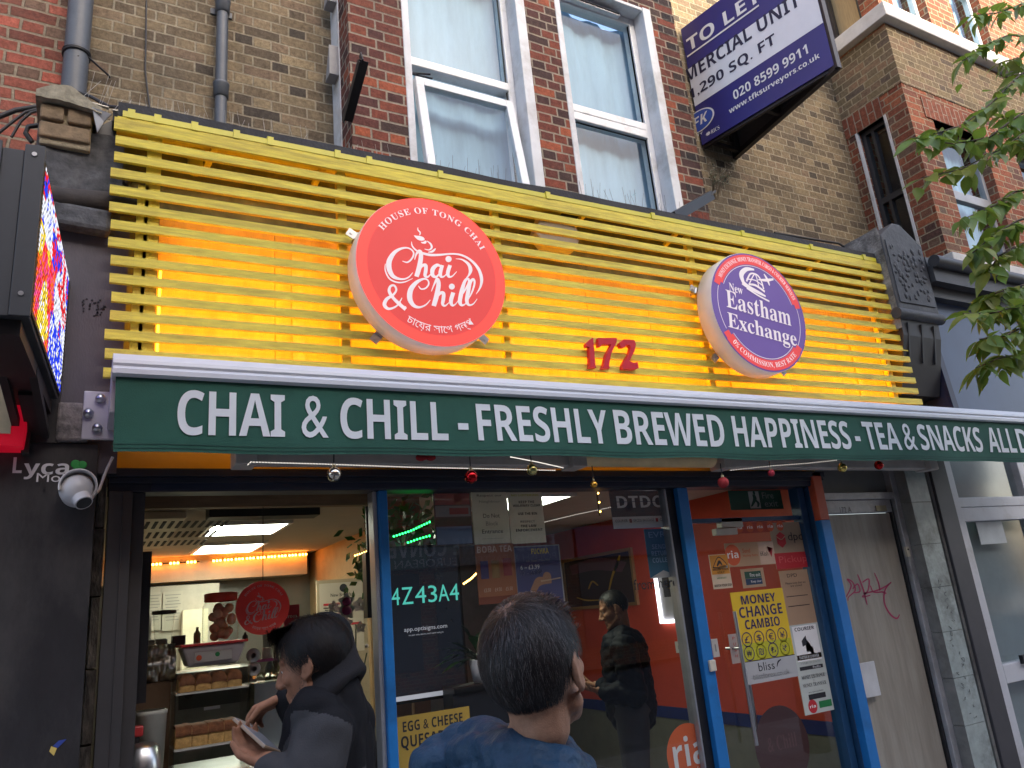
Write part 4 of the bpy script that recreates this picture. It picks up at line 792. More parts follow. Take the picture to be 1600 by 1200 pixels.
poster('sign', 'dark courier sign with white cut letters and grey foot, window top', 'sign', (955, 1048, 767, 825), YP, [('r', 0, 0, 1, .31, flat('pale grey band', (.65, .64, .62))), ('t', 'DTDC', .10, .54, .86, .87, WHT, 'b'), ('r', .08, .70, .88, .715, DBL), ('t', 'COURIER', .04, .17, .24, .24, INK), ('r', .27, .15, .31, .25, PRED), ('t', 'EXCESS BAGGAGE', .34, .17, .68, .24, INK), ('r', .71, .15, .75, .25, PRED), ('t', 'CARGO', .78, .17, .96, .24, INK)], flat('dark slate', (.06, .07, .09)))
poster('poster', 'dark teal pennant poster reading SEND RETURN COLLECT', 'poster', (1011, 1054, 826, 902), YP + .004, [('t', 'EVRi', .14, .82, .82, .94, MID), ('t', 'SEND', .2, .58, .7, .68, MID, 'b'), ('t', 'RETURN', .15, .44, .85, .54, MID, 'b'), ('t', 'COLLECT', .15, .3, .9, .4, MID, 'b'), ('p', [(0, 0), (.5, .14), (1, 0), (1, -.01), (0, -.01)], flat('pale tail', (.5, .5, .5)))], flat('teal blue print', (.025, .12, .21)))
m = MB(); a = RX(990, 1058, 903, 921, .006); m.text('from here', a[0], a[1], a[2] + .005, a[3], .006, 0); m.build('window_lettering', INK, **L_('black words from here stuck on the shop window', 'lettering'))
poster('notice', 'pale notice Respect our Neighbour Do Not Block Entrance in the window', 'notice', (739, 795, 769, 850), YP, [('t', 'Respect our', .15, .90, .85, .96, INK), ('t', 'Neighbour', .2, .78, .8, .84, PGRY), ('t', 'Do Not', .28, .5, .74, .58, INK), ('t', 'Block', .34, .35, .68, .43, PGRY), ('t', 'Entrance', .22, .2, .8, .28, INK), ('r', .2, .1, .8, .104, PGRY)], flat('greyish paper', (.80, .76, .68)))
poster('notice', 'pale notice asking to keep the walkway clear, right of the entrance notice', 'notice', (796, 850, 769, 849), YP, [('t', 'NO LOITERING', .1, .92, .9, .96, OLV, 'b'), ('t', 'KEEP THE', .3, .78, .75, .83, INK, 'b'), ('t', 'WALKWAY CLEAR', .12, .71, .92, .76, INK, 'b'), ('t', 'USE THE BIN', .25, .55, .8, .6, INK, 'b'), ('t', 'RESPECT', .3, .4, .72, .44, PGRY, 'b'), ('t', 'THE LAW', .3, .31, .75, .36, INK, 'b'), ('t', 'ENFORCEMENT', .15, .23, .92, .28, INK, 'b')], flat('greyish paper', (.80, .76, .68)))
poster('poster', 'dark offers poster with red bands and blue foot, left in the window', 'poster', (679, 737, 767, 852), YP, [('r', .03, .74, .97, .95, flat('dark red print', (.30, .05, .05))), ('r', .03, .52, .97, .72, PGRY), ('r', .4, .56, .92, .68, flat('dark red print', (.30, .05, .05))), ('r', .03, .36, .97, .50, flat('dark olive print', (.05, .05, .03))), ('t', 'PARCEL SERVICE', .1, .42, .9, .47, PGRY, 'b'), ('r', .03, .02, .97, .34, flat('slate blue print', (.16, .23, .36)))], flat('dark card', (.07, .06, .06)))
poster('poster', 'brown BOBA TEA menu poster in the window', 'poster', (745, 806, 850, 943), YP, [('t', 'BOBA TEA', .05, .86, .95, .97, flat('tan print', (.75, .55, .40)), 'b'), ('r', .10, .42, .30, .72, PUR), ('r', .38, .42, .58, .72, flat('ochre print', (.30, .18, .06))), ('r', .68, .45, .9, .75, flat('dark red print', (.30, .05, .05))), ('t', '£3.50', .15, .2, .32, .26, flat('tan print', (.75, .55, .40))), ('t', '£4.50', .42, .2, .6, .26, flat('tan print', (.75, .55, .40))), ('t', '£5.50', .7, .2, .88, .26, flat('tan print', (.75, .55, .40))), ('r', 0, 0, 1, .12, flat('rust print', (.2, .05, .02))), ('t', 'TOPPINGS 50P EXTRA', .08, .02, .92, .06, flat('tan print', (.75, .55, .40)))], BRN)
poster('poster', 'dark blue snack poster with prices 6 for 3.99 and an arm', 'poster', (805, 879, 852, 950), YP + .002, [('r', .03, .02, .97, .98, flat('midnight print', (.06, .06, .16))), ('t', 'FUCHKA', .38, .86, .75, .95, flat('gold title print', (.7, .52, .05)), 'b'), ('t', 'Get Tangy | Taste Puri', .25, .73, .75, .77, PGRY), ('t', '6 – £3.99', .12, .62, .52, .69, WHT), ('t', '10 – £5.99', .12, .53, .55, .60, WHT), ('s', [(.2, .05, .12), (.38, .32, .12), (.5, .42, .14), (.75, .40, .05)], SKIN_P), ('c', .66, .48, .09, SKIN_P), ('s', [(.52, .42, .03), (.7, .43, .02), (.95, .45, .02)], TAN)], flat('grey card frame', (.30, .29, .29)))
# big black screen with the teal code
a = RX(612, 722, 857, 1092, .09); t = thing('screen', 'tall black screen in the window showing teal code 4Z43A4', 'screen', ((a[0] + a[1]) / 2, .1, a[2]))
YS_ = .24; a = (P(613, 980, YS_).x, P(720, 960, YS_).x, P(665, 1090, YS_).z, P(665, 856, YS_).z); w, h = a[1] - a[0], a[3] - a[2]
m = MB(); m.box(a[0] - .015, a[1] + .015, YS_, YS_ + .04, a[2] - .015, a[3] + .015); m.box(a[0], a[1], YS_ - .0015, YS_ - .0001, a[2], a[3], 1); m.build('housing', [M_black, mat('dark display', (.012, .014, .022), .12, emit=(.03, .035, .05), estr=.05)], t)
m = MB(); f = lambda u, v, y: (a[0] + u * w, YS_ - .003, a[2] + v * h); tc = mat('teal pixels', (.1, .5, .45), .5, emit=(.12, .75, .62), estr=.15); wc = mat('white pixels', (.5, .5, .55), .5, emit=(.6, .62, .7), estr=.10)
for ch, u0, u1 in (('4', .005, .12), ('Z', .15, .31), ('4', .34, .50), ('3', .53, .66), ('A', .68, .84), ('4', .85, .99)): m.text(ch, u0, u1, .62, .735, 0, 0, f=f)
m.text('app.optisigns.com', .16, .78, .43, .465, 0, 1, f=f); m.text('to pair this device and start using it', .22, .72, .405, .418, 0, 1, f=f)
m.add([f(0, 0, 0), f(1, 0, 0), f(1, .03, 0), f(0, .03, 0)], [(0, 1, 2, 3)], 1); m.build('picture', [tc, wc], t)
poster('poster', 'mustard EGG & CHEESE QUESADILLA poster low in the window', 'poster', (618, 737, 1112, 1215), .05, [('t', 'EGG & CHEESE', .1, .76, .9, .92, INK, 'b'), ('t', 'QUESADILLA', .07, .48, .97, .70, INK, 'b'), ('t', 'WITH 4 OZ CHICKEN', .18, .30, .95, .41, INK, 'b')], flat('mustard print', (.62, .40, .06)))
m = MB(); c = P(1077, 1178, .008); r = .5 * (P(1112, 1178, .008).x - P(1042, 1178, .008).x); disc(m, c.x, c.z, r, .008, 0, 48); m.text('ria', c.x - r * .72, c.x + r * .74, c.z - r * .38, c.z + r * .6, .0065, 1, 'b'); m.text('for', c.x + r * .25, c.x + r * .52, c.z - r * .62, c.z - r * .45, .0065, 1); m.build('sticker', [flat('bright orange vinyl', (.72, .13, .03)), WHT], **L_('large round orange sticker with white letters low on the window by the mullion', 'sticker'))
m = MB(); c = P(1222, 1165, .025); disc(m, c.x, c.z, .22, .0195, 0, 48); m.text('& Chill', c.x - .12, c.x + .12, c.z - .02, c.z + .06, .0185, 1, 's'); m.build('sticker', [flat('dark maroon film', (.055, .012, .012)), flat('faded maroon', (.10, .03, .03))], **L_('dark maroon round sticker low on the glass door', 'sticker'))
# pictures on the red wall
xw = XW1 - .001
def wall_pic(name, label, pa, pb, mats, art):
    A, B = PX(*pa, xw), PX(*pb, xw); y0, y1, z0, z1 = min(A.y, B.y), max(A.y, B.y), min(A.z, B.z), max(A.z, B.z); m = MB(); e = .03
    m.box(xw - .03, xw, y0, y1, z0, z0 + e); m.box(xw - .03, xw, y0, y1, z1 - e, z1); m.box(xw - .03, xw, y0, y0 + e, z0 + e, z1 - e); m.box(xw - .03, xw, y1 - e, y1, z0 + e, z1 - e); m.box(xw - .012, xw, y0 + e, y1 - e, z0 + e, z1 - e, 1)
    f = lambda u, v: (xw - .0135, y1 - e - u * (y1 - y0 - 2 * e), z0 + e + v * (z1 - z0 - 2 * e))
    for st, mi in art: m.ribbon(st, f, mi, 6)
    return m.build(name, mats, **L_(label, 'picture'))
gold = flat('gold print', (.55, .30, .04))
wall_pic('picture_frame', 'wood framed dark picture with golden sticks on the red wall', (880, 875), (1000, 945), [mat('pine frame', (.32, .17, .07), .5), flat('dark picture', (.05, .025, .03)), gold, flat('plum print', (.14, .05, .08))], [([(.35, .35, .02), (.42, .5, .03), (.5, .4, .02)], 2), ([(.62, .15, .02), (.72, .55, .03), (.8, .75, .05), (.86, .95, .02)], 2), ([(.15, .2, .02), (.3, .12, .03), (.5, .1, .02)], 2), ([(.1, .8, .2), (.5, .85, .25), (.9, .7, .2)], 3)])
wall_pic('lit_poster', 'glowing white framed food poster on the red wall by the door', (1022, 878), (1078, 972), [mat('lit edge frame', (.7, .7, .7), .3, emit=(.9, .9, 1.0), estr=.8), flat('pale poster', (.5, .48, .5)), flat('dark photo', (.05, .04, .04)), gold], [([(.2, .65, .5), (.8, .65, .5)], 2), ([(.4, .6, .12), (.5, .62, .15), (.6, .58, .1)], 3)])
# fittings on the red wall
p = PX(1066, 1011, XW1); m = MB(); m.box(XW1 - .015, XW1 - .0005, p.y - .07, p.y + .07, p.z - .045, p.z + .045); m.box(XW1 - .02, XW1 - .0151, p.y - .03, p.y - .01, p.z - .015, p.z + .015, 1); m.box(XW1 - .02, XW1 - .0151, p.y + .01, p.y + .03, p.z - .015, p.z + .015, 1); m.build('wall_switch', [M_upvc, PGRY], **L_('double white light switch on the red wall', 'switch'))
# ================================================================== BESIDE AND ABOVE THE SHOP
M_pipe = mat('grey cast pipe', (.075, .085, .10), .5, var=.2, bump=.001)
def downpipe(px, Yw, r, label, z0, joints, strap):
    a = P(px[0], px[1], Yw - r - .03); t = thing('downpipe', label, 'drainpipe', (a.x, a.y, z0))
    MB().cyl((a.x, a.y, z0), (a.x, a.y, 11.5), r, n=20).build('pipe', M_pipe, t)
    for z in joints: MB().lathe((a.x, a.y, z), [(r, -.05), (r + .009, -.045), (r + .010, .03), (r + .013, .035), (r + .013, .05), (r, .055)], 20).build('collar', M_pipe, t)
    for z in strap: MB().box(a.x - r - .03, a.x + r + .03, Yw - .012, Yw - .001, z - .02, z + .02).box(a.x - .02, a.x + .02, Yw - .04, Yw - .011, z - .015, z + .015).build('bracket', M_pipe, t)
    return a
pa = downpipe((121, 70), YW, .062, 'thick grey drainpipe at the far left with cables tied round it', ZR + .05, (6.6,), (6.6,))
pb = downpipe((347, 60), YW, .034, 'thin grey drainpipe on the dark brick beside the bay', ZR, (P(346, 143, YW - .06).z, P(347, 12, YW - .06).z), (P(347, 12, YW - .06).z,))
M_cab = mat('black cable', (.015, .015, .017), .5)
def wire(pts, r, label, name='cable'): return MB().tube(pts, r, 6).build(name, M_cab, **L_(label, 'cable'))
def sag(a, b, s, n=10): return [a.lerp(b, i / n) + Vector((0, 0, -s * math.sin(math.pi * i / n))) for i in range(n + 1)]
wire([P(229, -20, YW - .01), P(228, 60, YW - .01), P(227, 110, YW - .012), P(231, 145, YW - .012), P(234, 168, YW - .02)], .005, 'thin black cable running straight down the dark brick wall')
wire([P(108, 85, YW - .12), P(122, 88, YW - .15), P(132, 84, YW - .13), P(170, 118, YW - .02), P(172, 122, YW - .01)], .006, 'black cable tied round the thick drainpipe')
m = MB(); a = pa
for k in range(4): zc = P(120, 82 + k * 2, a.y).z; m.tube([(a.x + .067 * math.cos(t_ * .4), a.y + .067 * math.sin(t_ * .4), zc + .008 * math.sin(t_ * .4 + k)) for t_ in range(17)], .005, 5)
m.build('cable_tie', M_cab, **L_('wound cable ties around the thick drainpipe', 'cable tie'))
for i, (pts, lab) in enumerate((([(-10, 186), (25, 172), (58, 167)], 'thick black cable end coming from the far left into the corbel'), ([(-10, 214), (20, 190), (40, 175), (60, 170)], 'black cable second from the top beside the corbel'), ([(18, 214), (32, 190), (48, 176), (60, 173)], 'thin black cable arching into the corbel from the sign box'), ([(50, 222), (40, 208), (44, 198), (60, 196)], 'looped black cable drooping on the sign box'))):
    pp = [P(x, y, .05 + .1 * (i == 0)) for x, y in pts]; wire(pp, .012 if i in (0, 3) else .007, lab)
wire([P(105, 138, .3), P(140, 150, .28), P(170, 166, .2), P(222, 172, .05), P(240, 172, -.12)], .009, 'black cable lying over the corbel to the yellow fascia')

# pilaster between the shops, with the brick corbel on top of it
pl = thing('pilaster', 'dark painted pilaster with brick corbel top left of the yellow fascia', 'pilaster', (-.1, .1, 0))
M_pil = mat('dull mauve paint', (.085, .075, .092), .6, var=.14, scale=4, stretch=(3, 3, 1), bump=.001, bscale=50)
M_rend = mat('rough render', (.10, .10, .105), .9, var=.5, scale=14, bump=.02, bscale=12, stain=(.03, .03, .032), stain_amt=.4)
xa, xb = P(70, 430, -.12).x - .25, P(207, 430, -.12).x
MB().box(xa, xb - .02, -.12, .2, 2.30, 3.42).build('shaft', M_pil, pl)
m = MB()
for k in range(34): px, py = 147 + rnd.uniform(-18, 18), 480 + rnd.uniform(-14, 14); c = P(px, py, -.122); m.box(c.x - .0035, c.x + .0035, -.1235, -.1205, c.z - .003, c.z + .003)
m.build('drill_holes', M_dark, pl)
a = RX(94, 180, 225, 330, -.13); m = MB(); n = 14; V = []
for j in range(n + 1):
    for i in range(n + 1): x = a[0] - .1 + (a[1] + .03 - a[0] + .1) * i / n; z = a[2] - .1 + (a[3] + .06 - a[2] + .1) * j / n; V.append((x, -.13 - .02 * noise.noise((x * 5, z * 5, 2)) - .012 * noise.noise((x * 14, z * 14, 5)), z))
m.add(V, [(j * (n + 1) + i, j * (n + 1) + i + 1, (j + 1) * (n + 1) + i + 1, (j + 1) * (n + 1) + i) for j in range(n) for i in range(n)], 0, True); m.build('render_patch', M_rend, pl)
p0, p1 = P(96, 312, -.15), P(198, 320, -.12); m = MB(); m.tube([p0 + Vector((-.12, .02, .03)), p0, p0.lerp(p1, .5) + Vector((0, -.005, -.003)), p1, p1 + Vector((.05, .02, .0)), p1 + Vector((.09, .08, .01))], .052, 16); m.build('duct_pipe', M_rust, pl)
p0, p1 = P(98, 343, -.15), P(174, 352, -.15); MB().bar(p0 + Vector((-.1, 0, .02)), p1, .08, .11).build('stone_block', M_rend, pl, bevel=.02)
# corbel of three courses with broken mortar, stone cap, flashing
a = RX(61, 146, 165, 222, -.16); xk0, xk1, zk0, zk1 = a; m = MB(); ch = (zk1 - zk0) / 2.55
M_cb = [mat('corbel brick', (.24, .17, .10), .9, var=.4, scale=16, bump=.006, bscale=40), mat('corbel mortar', (.36, .30, .2), .95, var=.2, bump=.008)]
m.box(xk0 + .004, xk1 - .006, -.15, .5, zk0 - .02, zk1 + .005, 1)
for r_, parts in enumerate(((0, 1.0), (0, .48, .51, 1.0)) ):
    z = zk0 + .012 + r_ * (ch + .012)
    for i in range(0, len(parts), 2): m.box(xk0 + (xk1 - xk0) * parts[i], xk0 + (xk1 - xk0) * parts[i + 1] - .008, -.165 - .008 * r_, .45, z, z + ch)
m.build('corbel', M_cb, pl, bevel=.008)
m = MB(); n = 14; V = []
for i in range(n + 1):
    x = xk0 - .02 + (xk1 - xk0 + .05) * i / n; zt_ = zk1 + .035 + .05 * math.sin(math.pi * min(1, i / n * 1.15)) + .01 * noise.noise((x * 20, 0, 0)) - .05 * max(0, i / n - .5); zb_ = zk1 - .005 - .05 * max(0, i / n - .5) + .006 * noise.noise((x * 30, 1, 0))
    V += [(x, -.2 + .01 * noise.noise((x * 25, 2, 0)), zb_), (x, -.19, zt_), (x, .5, zt_ + .1), (x, .5, zb_)]
m.add(V, [(4 * k + q, 4 * k + 4 + q, 4 * k + 4 + (q + 1) % 4, 4 * k + (q + 1) % 4) for k in range(n) for q in range(4)] + [(0, 1, 2, 3), (4 * n + 3, 4 * n + 2, 4 * n + 1, 4 * n)]); m.build('cap_stone', mat('weathered stone', (.27, .24, .17), .95, var=.4, scale=20, bump=.008, bscale=30), pl)
p = [P(144, 167, -.2), P(174, 178, -.2), P(162, 190, -.18), P(152, 206, -.18)]; m = MB(); m.add([p[0], p[1], p[2], p[3]] + [q + Vector((0, .01, 0)) for q in p], [(0, 1, 2, 3), (7, 6, 5, 4), (0, 3, 7, 4), (0, 4, 5, 1)]); m.build('flashing', mat('lead flashing', (.42, .44, .48), .5, var=.15), pl)
MB().hexa([P(148, 228, -.1), P(183, 228, -.1), P(148, 228, .2), P(183, 228, .2), P(150, 200, -.1), P(183, 184, -.1), P(150, 200, .2), P(183, 184, .2)]).build('dark_boxing', M_dk, pl)
# bare block and the painted end below the pilaster
m = MB(); a = RX(88, 131, 628, 688, -.17); m.box(a[0], a[1] + .02, -.17, 0, a[2], a[3]); m.build('stone_block', mat('scuffed stone', (.24, .21, .20), .9, var=.4, scale=30, stain=(.03, .03, .03), stain_amt=.35, bump=.004), pl, bevel=.01)
m = MB(); a = RX(44, 90, 672, 692, -.12); leaf = []
V = [(a[0] + (a[1] - a[0]) * i / 12, -.125 - .02 * abs(noise.noise((i * .7, 0, 0))), a[2] + (a[3] - a[2]) * (j + .3 * noise.noise((i * .6, j * 3, 0)))) for j in (0, 1) for i in range(13)]
m.add(V, [(i, i + 1, i + 14, i + 13) for i in range(12)]); m.build('blue_plastic', mat('blue plastic scrap', (.02, .13, .5), .4, var=.3), pl)
# dark panel of the shop on the left with its lettering, sticker, and the timber strip at its edge
lp = thing('shutter_panel', 'dark grey shutter panel at lower left with white phone shop lettering', 'panel', (-.3, -.1, 0))
M_lp = mat('dark grey panel', (.026, .025, .027), .38, var=.35, scale=3.5, stretch=(1.6, 1, .7), stain=(.075, .07, .066), stain_amt=.5, bump=.0008, bscale=60)
MB().box(-1.3, P(142, 900, -.14).x, -.14, .1, 0, P(70, 692, -.14).z).build('panel', M_lp, lp, bevel=.004)
Yl = -.1435; m = MB(); x0, x1, z0, z1 = RX(20, 108, 716, 744, Yl); m.text('L', x0, x0 + (x1 - x0) * .16, z0 + .012, z1 + .003, Yl, 0, 'b'); m.text('yca', x0 + (x1 - x0) * .19, x1, z0 - .012, z1 - .02, Yl, 0, 'b')
x0, x1, z0, z1 = RX(57, 128, 739, 753, Yl); m.text('Mobile', x0, x1 + .02, z0, z1, Yl, 0); m.build('lettering', flat('panel lettering', (.72, .72, .74)), lp)
c = P(123, 728, Yl); m = MB()
for dx, dz in ((-.012, .008), (.012, .004), (-.002, -.012)): m.ball((c.x + dx, Yl, c.z + dz), (.017, .002, .017), 12, 6)
m.build('clover_logo', flat('leaf green vinyl', (.03, .32, .06)), lp)
p = [P(*q, Yl) for q in ((77, 1174), (84, 1181), (89, 1169), (80, 1166))]; m = MB(); m.add(p, [(0, 1, 2, 3)], 0); p = [P(*q, Yl) for q in ((82, 1166), (90, 1169), (104, 1155), (92, 1157))]; m.add(p, [(0, 1, 2, 3)], 1); m.build('sticker', [flat('yellow vinyl', (.65, .48, .12)), flat('blue vinyl', (.03, .06, .30))], **L_('torn blue and yellow sticker low on the dark panel', 'sticker'))
m = MB(); a = RX(137, 155, 750, 1200, -.05)
for i in range(9):
    z = .2 + i * .27; m.box(a[0] + .004 * (i % 3), a[1] - .003 * (i % 2), -.06 - .006 * (i % 2), .05, z, z + .262)
m.build('timber_strip', mat('rotten dark timber', (.10, .085, .07), .95, var=.7, scale=18, stretch=(4, 4, 1), stain=(.012, .011, .01), stain_amt=.7, bump=.01, bscale=40), **L_('rotten timber strip between the dark panel and the shop front', 'timber'))
# CCTV dome
M_cam = mat('white camera plastic', (.66, .65, .66), .35, var=.04)
CS = .76; V0 = len(bpy.data.objects)
c = P(121, 757, -.28); t = thing('security_camera', 'white dome security camera fixed over the phone shop lettering', 'camera', (c.x, -.2, c.z))
m = MB(); m.cyl((c.x, -.141, c.z - .01), (c.x, -.19, c.z - .01), .078, n=28); m.build('base', M_cam, t, bevel=.006)
m = MB(); m.lathe((c.x + .003, 0, c.z + .0), [(.078, -.17), (.088, -.19), (.088, -.25), (.076, -.255)], 32, 0, 'y')
n = 24; V = []
for i in range(n + 1):
    a = math.radians(-35 + 230 * i / n)
    for r, y in ((.076, -.20), (.0885, -.21), (.0885, -.29), (.080, -.295)): V.append((c.x + .003 + r * math.cos(a), y, c.z + r * math.sin(a)))
m.add(V, [(4 * k + q, 4 * k + 4 + q, 4 * k + 4 + (q + 1) % 4, 4 * k + (q + 1) % 4) for k in range(n) for q in range(4)], 0, True); m.build('hood', M_cam, t)
m = MB(); m.ball((c.x - .002, -.238, c.z - .010), .0765, 28, 18); d = Vector((.35, -.55, -.75)).normalized(); o = Vector((c.x, -.24, c.z - .015)); m.tube([o + d * .045, o + d * .098], [.046, .042], 24); m.build('eye_ball', M_cam, t)
m = MB(); m.cyl(o + d * .0985, o + d * .100, .036, n=24); m.build('lens', mat('dark lens', (.02, .02, .022), .1), t)
for o_ in t.children:      # the dome is a small one
    piv = Vector((c.x, -.141, c.z)); w_ = WO[o_.name]; o_.location = o_.location + (piv + (w_ - piv) * CS - w_)
    for v_ in o_.data.vertices: v_.co *= CS
wire([P(176, 714, -.15), P(166, 735, -.15), P(155, 765, -.16), P(140, 782, -.2)], .006, 'thin pale cable from the awning end to the dome camera').data.materials[0] = M_cam

# ------------------------------------------------------------------ projecting LED sign of the shop on the left
t = thing('led_sign', 'dark projecting sign box with a colourful LED screen at the left edge', 'led sign', (-.2, -.6, 2.4))
A = Vector((-.117, -.15, 0)); yaw = .065; fd = Vector((-yaw, -1, 0)).normalized(); rt = Vector((1, -yaw, 0)).normalized()
z0s, z1s = P(50, 495, -1.08).z, P(74, 250, -1.08).z; LEN = .95; TH = .17
pt = lambda d, o, z: A + fd * d - rt * o + Vector((0, 0, z))
M_box = mat('dark grey sheet metal', (.05, .052, .056), .45, var=.1)
m = MB(); m.hexa([pt(LEN, TH, z0s), pt(LEN, .006, z0s), pt(.04, TH, z0s), pt(.04, .006, z0s), pt(LEN, TH, z1s), pt(LEN, .006, z1s), pt(.04, TH, z1s), pt(.04, .006, z1s)]); m.build('housing', M_box, t, bevel=.004)
m = MB()
for o0, o1 in ((.0, .055), (.115, TH + .01)): m.hexa([pt(LEN + .012, o1, z0s - .01), pt(LEN + .012, o0, z0s - .01), pt(LEN + .0005, o1, z0s - .01), pt(LEN + .0005, o0, z0s - .01), pt(LEN + .012, o1, z1s + .03), pt(LEN + .012, o0, z1s + .03), pt(LEN + .0005, o1, z1s + .03), pt(LEN + .0005, o0, z1s + .03)])
m.hexa([pt(LEN + .005, .115, z0s - .01), pt(LEN + .005, .056, z0s - .01), pt(LEN + .0005, .115, z0s - .01), pt(LEN + .0005, .056, z0s - .01), pt(LEN + .005, .115, z1s + .01), pt(LEN + .005, .056, z1s + .01), pt(LEN + .0005, .115, z1s + .01), pt(LEN + .0005, .056, z1s + .01)]); m.build('front_cover', M_box, t, bevel=.003)
m = MB()
for o in (.028, .145):
    for z in (z0s + .06, z1s - .005): c = pt(LEN + .012, o, z); m.cyl(c, c + fd * .004, .0075, n=10)
m.build('screws', M_steel, t)
# the screen: rows of bright diodes in blocks of colour
cols = [emis('diode white', (.85, .88, 1.0), .30), emis('diode red', (1, .03, .04), .26), emis('diode blue', (.03, .07, 1.0), .26), emis('diode yellow', (1, .72, .05), .28), emis('diode orange', (1, .16, .02), .28), emis('diode pink', (1, .1, .35), .28)]
m = MB(); m.hexa([pt(LEN - .01, .005, z0s + .01), pt(LEN - .01, .0, z0s + .01), pt(.05, .005, z0s + .01), pt(.05, .0, z0s + .01), pt(LEN - .01, .005, z1s - .01), pt(LEN - .01, .0, z1s - .01), pt(.05, .005, z1s - .01), pt(.05, .0, z1s - .01)], 6)
NR, NC = 30, 90
for j in range(NR):
    for i in range(NC):
        u, v = (i + .5) / NC, (j + .5) / NR          # u from the outer edge to the wall, v upward
        q = noise.noise((u * 4.5, v * 3.4, 1.7)); q2 = noise.noise((u * 26, v * 13, 4.2)) + .5 * noise.noise((u * 70, v * 31, 2)); k = 0
        if v < .35 and u > .45: k = 2 if q2 > -.12 else 0
        elif v > .45 and u > .3 and q > .03: k = 1 if q2 > -.2 else 0
        elif v < .62 and u < .5: k = (3 if q2 > -.2 else 0) if q > .0 else (4 if q2 > .1 else (5 if q2 > -.2 else 1))
        elif q < -.22: k = 1 if q2 > 0 else 2
        elif q2 > .42: k = 2
        if abs(q2) < .03: continue
        d = LEN - .02 - u * (LEN - .08); z = z0s + .02 + v * (z1s - z0s - .04); hw, hh = .0048, (z1s - z0s) / NR * .30
        m.add([pt(d + hw, -.0015, z - hh), pt(d - hw, -.0015, z - hh), pt(d - hw, -.0015, z + hh), pt(d + hw, -.0015, z + hh)], [(0, 1, 2, 3)], k)
m.build('screen', cols + [M_black], t)
m = MB(); m.hexa([pt(LEN - .05, TH - .02, z0s - .05), pt(LEN - .05, .03, z0s - .05), pt(0, TH - .02, z0s - .05), pt(0, .03, z0s - .05), pt(LEN - .05, TH - .02, z0s - .001), pt(LEN - .05, .03, z0s - .001), pt(0, TH - .02, z0s - .001), pt(0, .03, z0s - .001)])
m.bar(pt(.3, .08, z0s - .04), pt(.0, .08, z0s - .12), .05, .05); m.bar(pt(.5, .04, z0s - .03), pt(.02, .04, z0s - .14), .025, .03); m.bar(pt(.5, TH - .04, z0s - .03), pt(.02, TH - .04, z0s - .14), .025, .03); m.box(A.x - TH, A.x, -.16, -.13, z0s - .17, z1s)
m.build('bracket', mat('dark brown steel', (.022, .018, .017), .55), t)
# red fascia box further left
t = thing('shop_sign', 'bright red shop sign with a beige panel at the far left edge', 'sign', (-.6, -.3, 2.2)); a = RX(-60, 43, 560, 700, -.22)
m = MB(); m.prism([(a[0] - .6, a[2]), (a[1], a[2]), (a[1] + .02, a[2] + .3), (a[1] - .10, a[3] + .12), (a[0] - .6, a[3] + .12)], -.26, -.10); m.build('box', mat('red sign plastic', (.48, .006, .02), .35, emit=(.5, .004, .02), estr=.10), t, bevel=.005)
a = RX(-40, 20, 600, 677, -.265); MB().box(a[0] - .3, a[1], -.268, -.2605, a[2], a[3]).build('beige_panel', mat('beige board', (.56, .45, .28), .7, var=.15), t)
m = MB(); a = RX(36, 48, 636, 708, -.18); m.box(a[0], a[1], -.19, 0, a[2], a[3]); m.build('end_strip', M_rust, t)

# ------------------------------------------------------------------ V shaped TO LET board
t = thing('to_let_board', 'V shaped blue and white TO LET board above the fascia', 'sign', (5.2, .2, 4.3))
# apex on the street side; the visible board runs back to the wall
def slant(px, py, base, d):           # point where a pixel's ray meets the upright plane through base along d
    a = P(px, py, 0) - CAM; n_ = Vector((d.y, -d.x, 0)); k = (base - CAM).dot(n_) / a.dot(n_); return CAM + a * k
apx = P(1303, 102, -.62); d1 = Vector((-math.sin(math.radians(11.7)), math.cos(math.radians(11.7)), 0)); d2 = Vector((math.sin(math.radians(6.3)), math.cos(math.radians(6.3)), 0))
zb = apx.z; Lb = (YW - .02 - apx.y) / d1.y; ztp = slant(1065, 45, apx, d1).z; Hb = ztp - zb
g = lambda s, z, o=0: apx + d1 * (Lb * (1 - s)) + Vector((-d1.y, d1.x, 0)) * -o * -1 + Vector((0, 0, z * Hb))
nrm = Vector((-d1.y, d1.x, 0))        # faces -x, to the viewer
g = lambda s, z, o=0: apx + d1 * (Lb * (1 - s)) + nrm * o + Vector((0, 0, z * Hb))
M_bblue = mat('deep blue board', (.035, .032, .19), .35, var=.1, scale=3); M_bwht = mat('white board', (.80, .81, .84), .35, var=.04); M_bback = mat('grey board back', (.10, .09, .085), .6)
def sv_(px, py): q = slant(px, py, apx, d1); return 1 - (q - apx).dot(d1) / Lb, (q.z - zb) / Hb
lo = (sv_(1085, 166)[1] + sv_(1280, 41)[1]) / 2; hi = (sv_(1072, 104)[1] + sv_(1225, 11)[1]) / 2
m = MB(); m.hexa([g(0, 0, 0), g(1, 0, 0), g(0, 0, -.012), g(1, 0, -.012), g(0, 1, 0), g(1, 1, 0), g(0, 1, -.012), g(1, 1, -.012)], 0)
m.add([g(0, lo, .002), g(1, lo, .002), g(1, hi, .002), g(0, hi, .002)], [(0, 1, 2, 3)], 1)
m.build('board', [M_bblue, M_bwht], t)
def tw(q, style='b'): V = text2d(q, style)[0]; return max(v[0] for v in V)
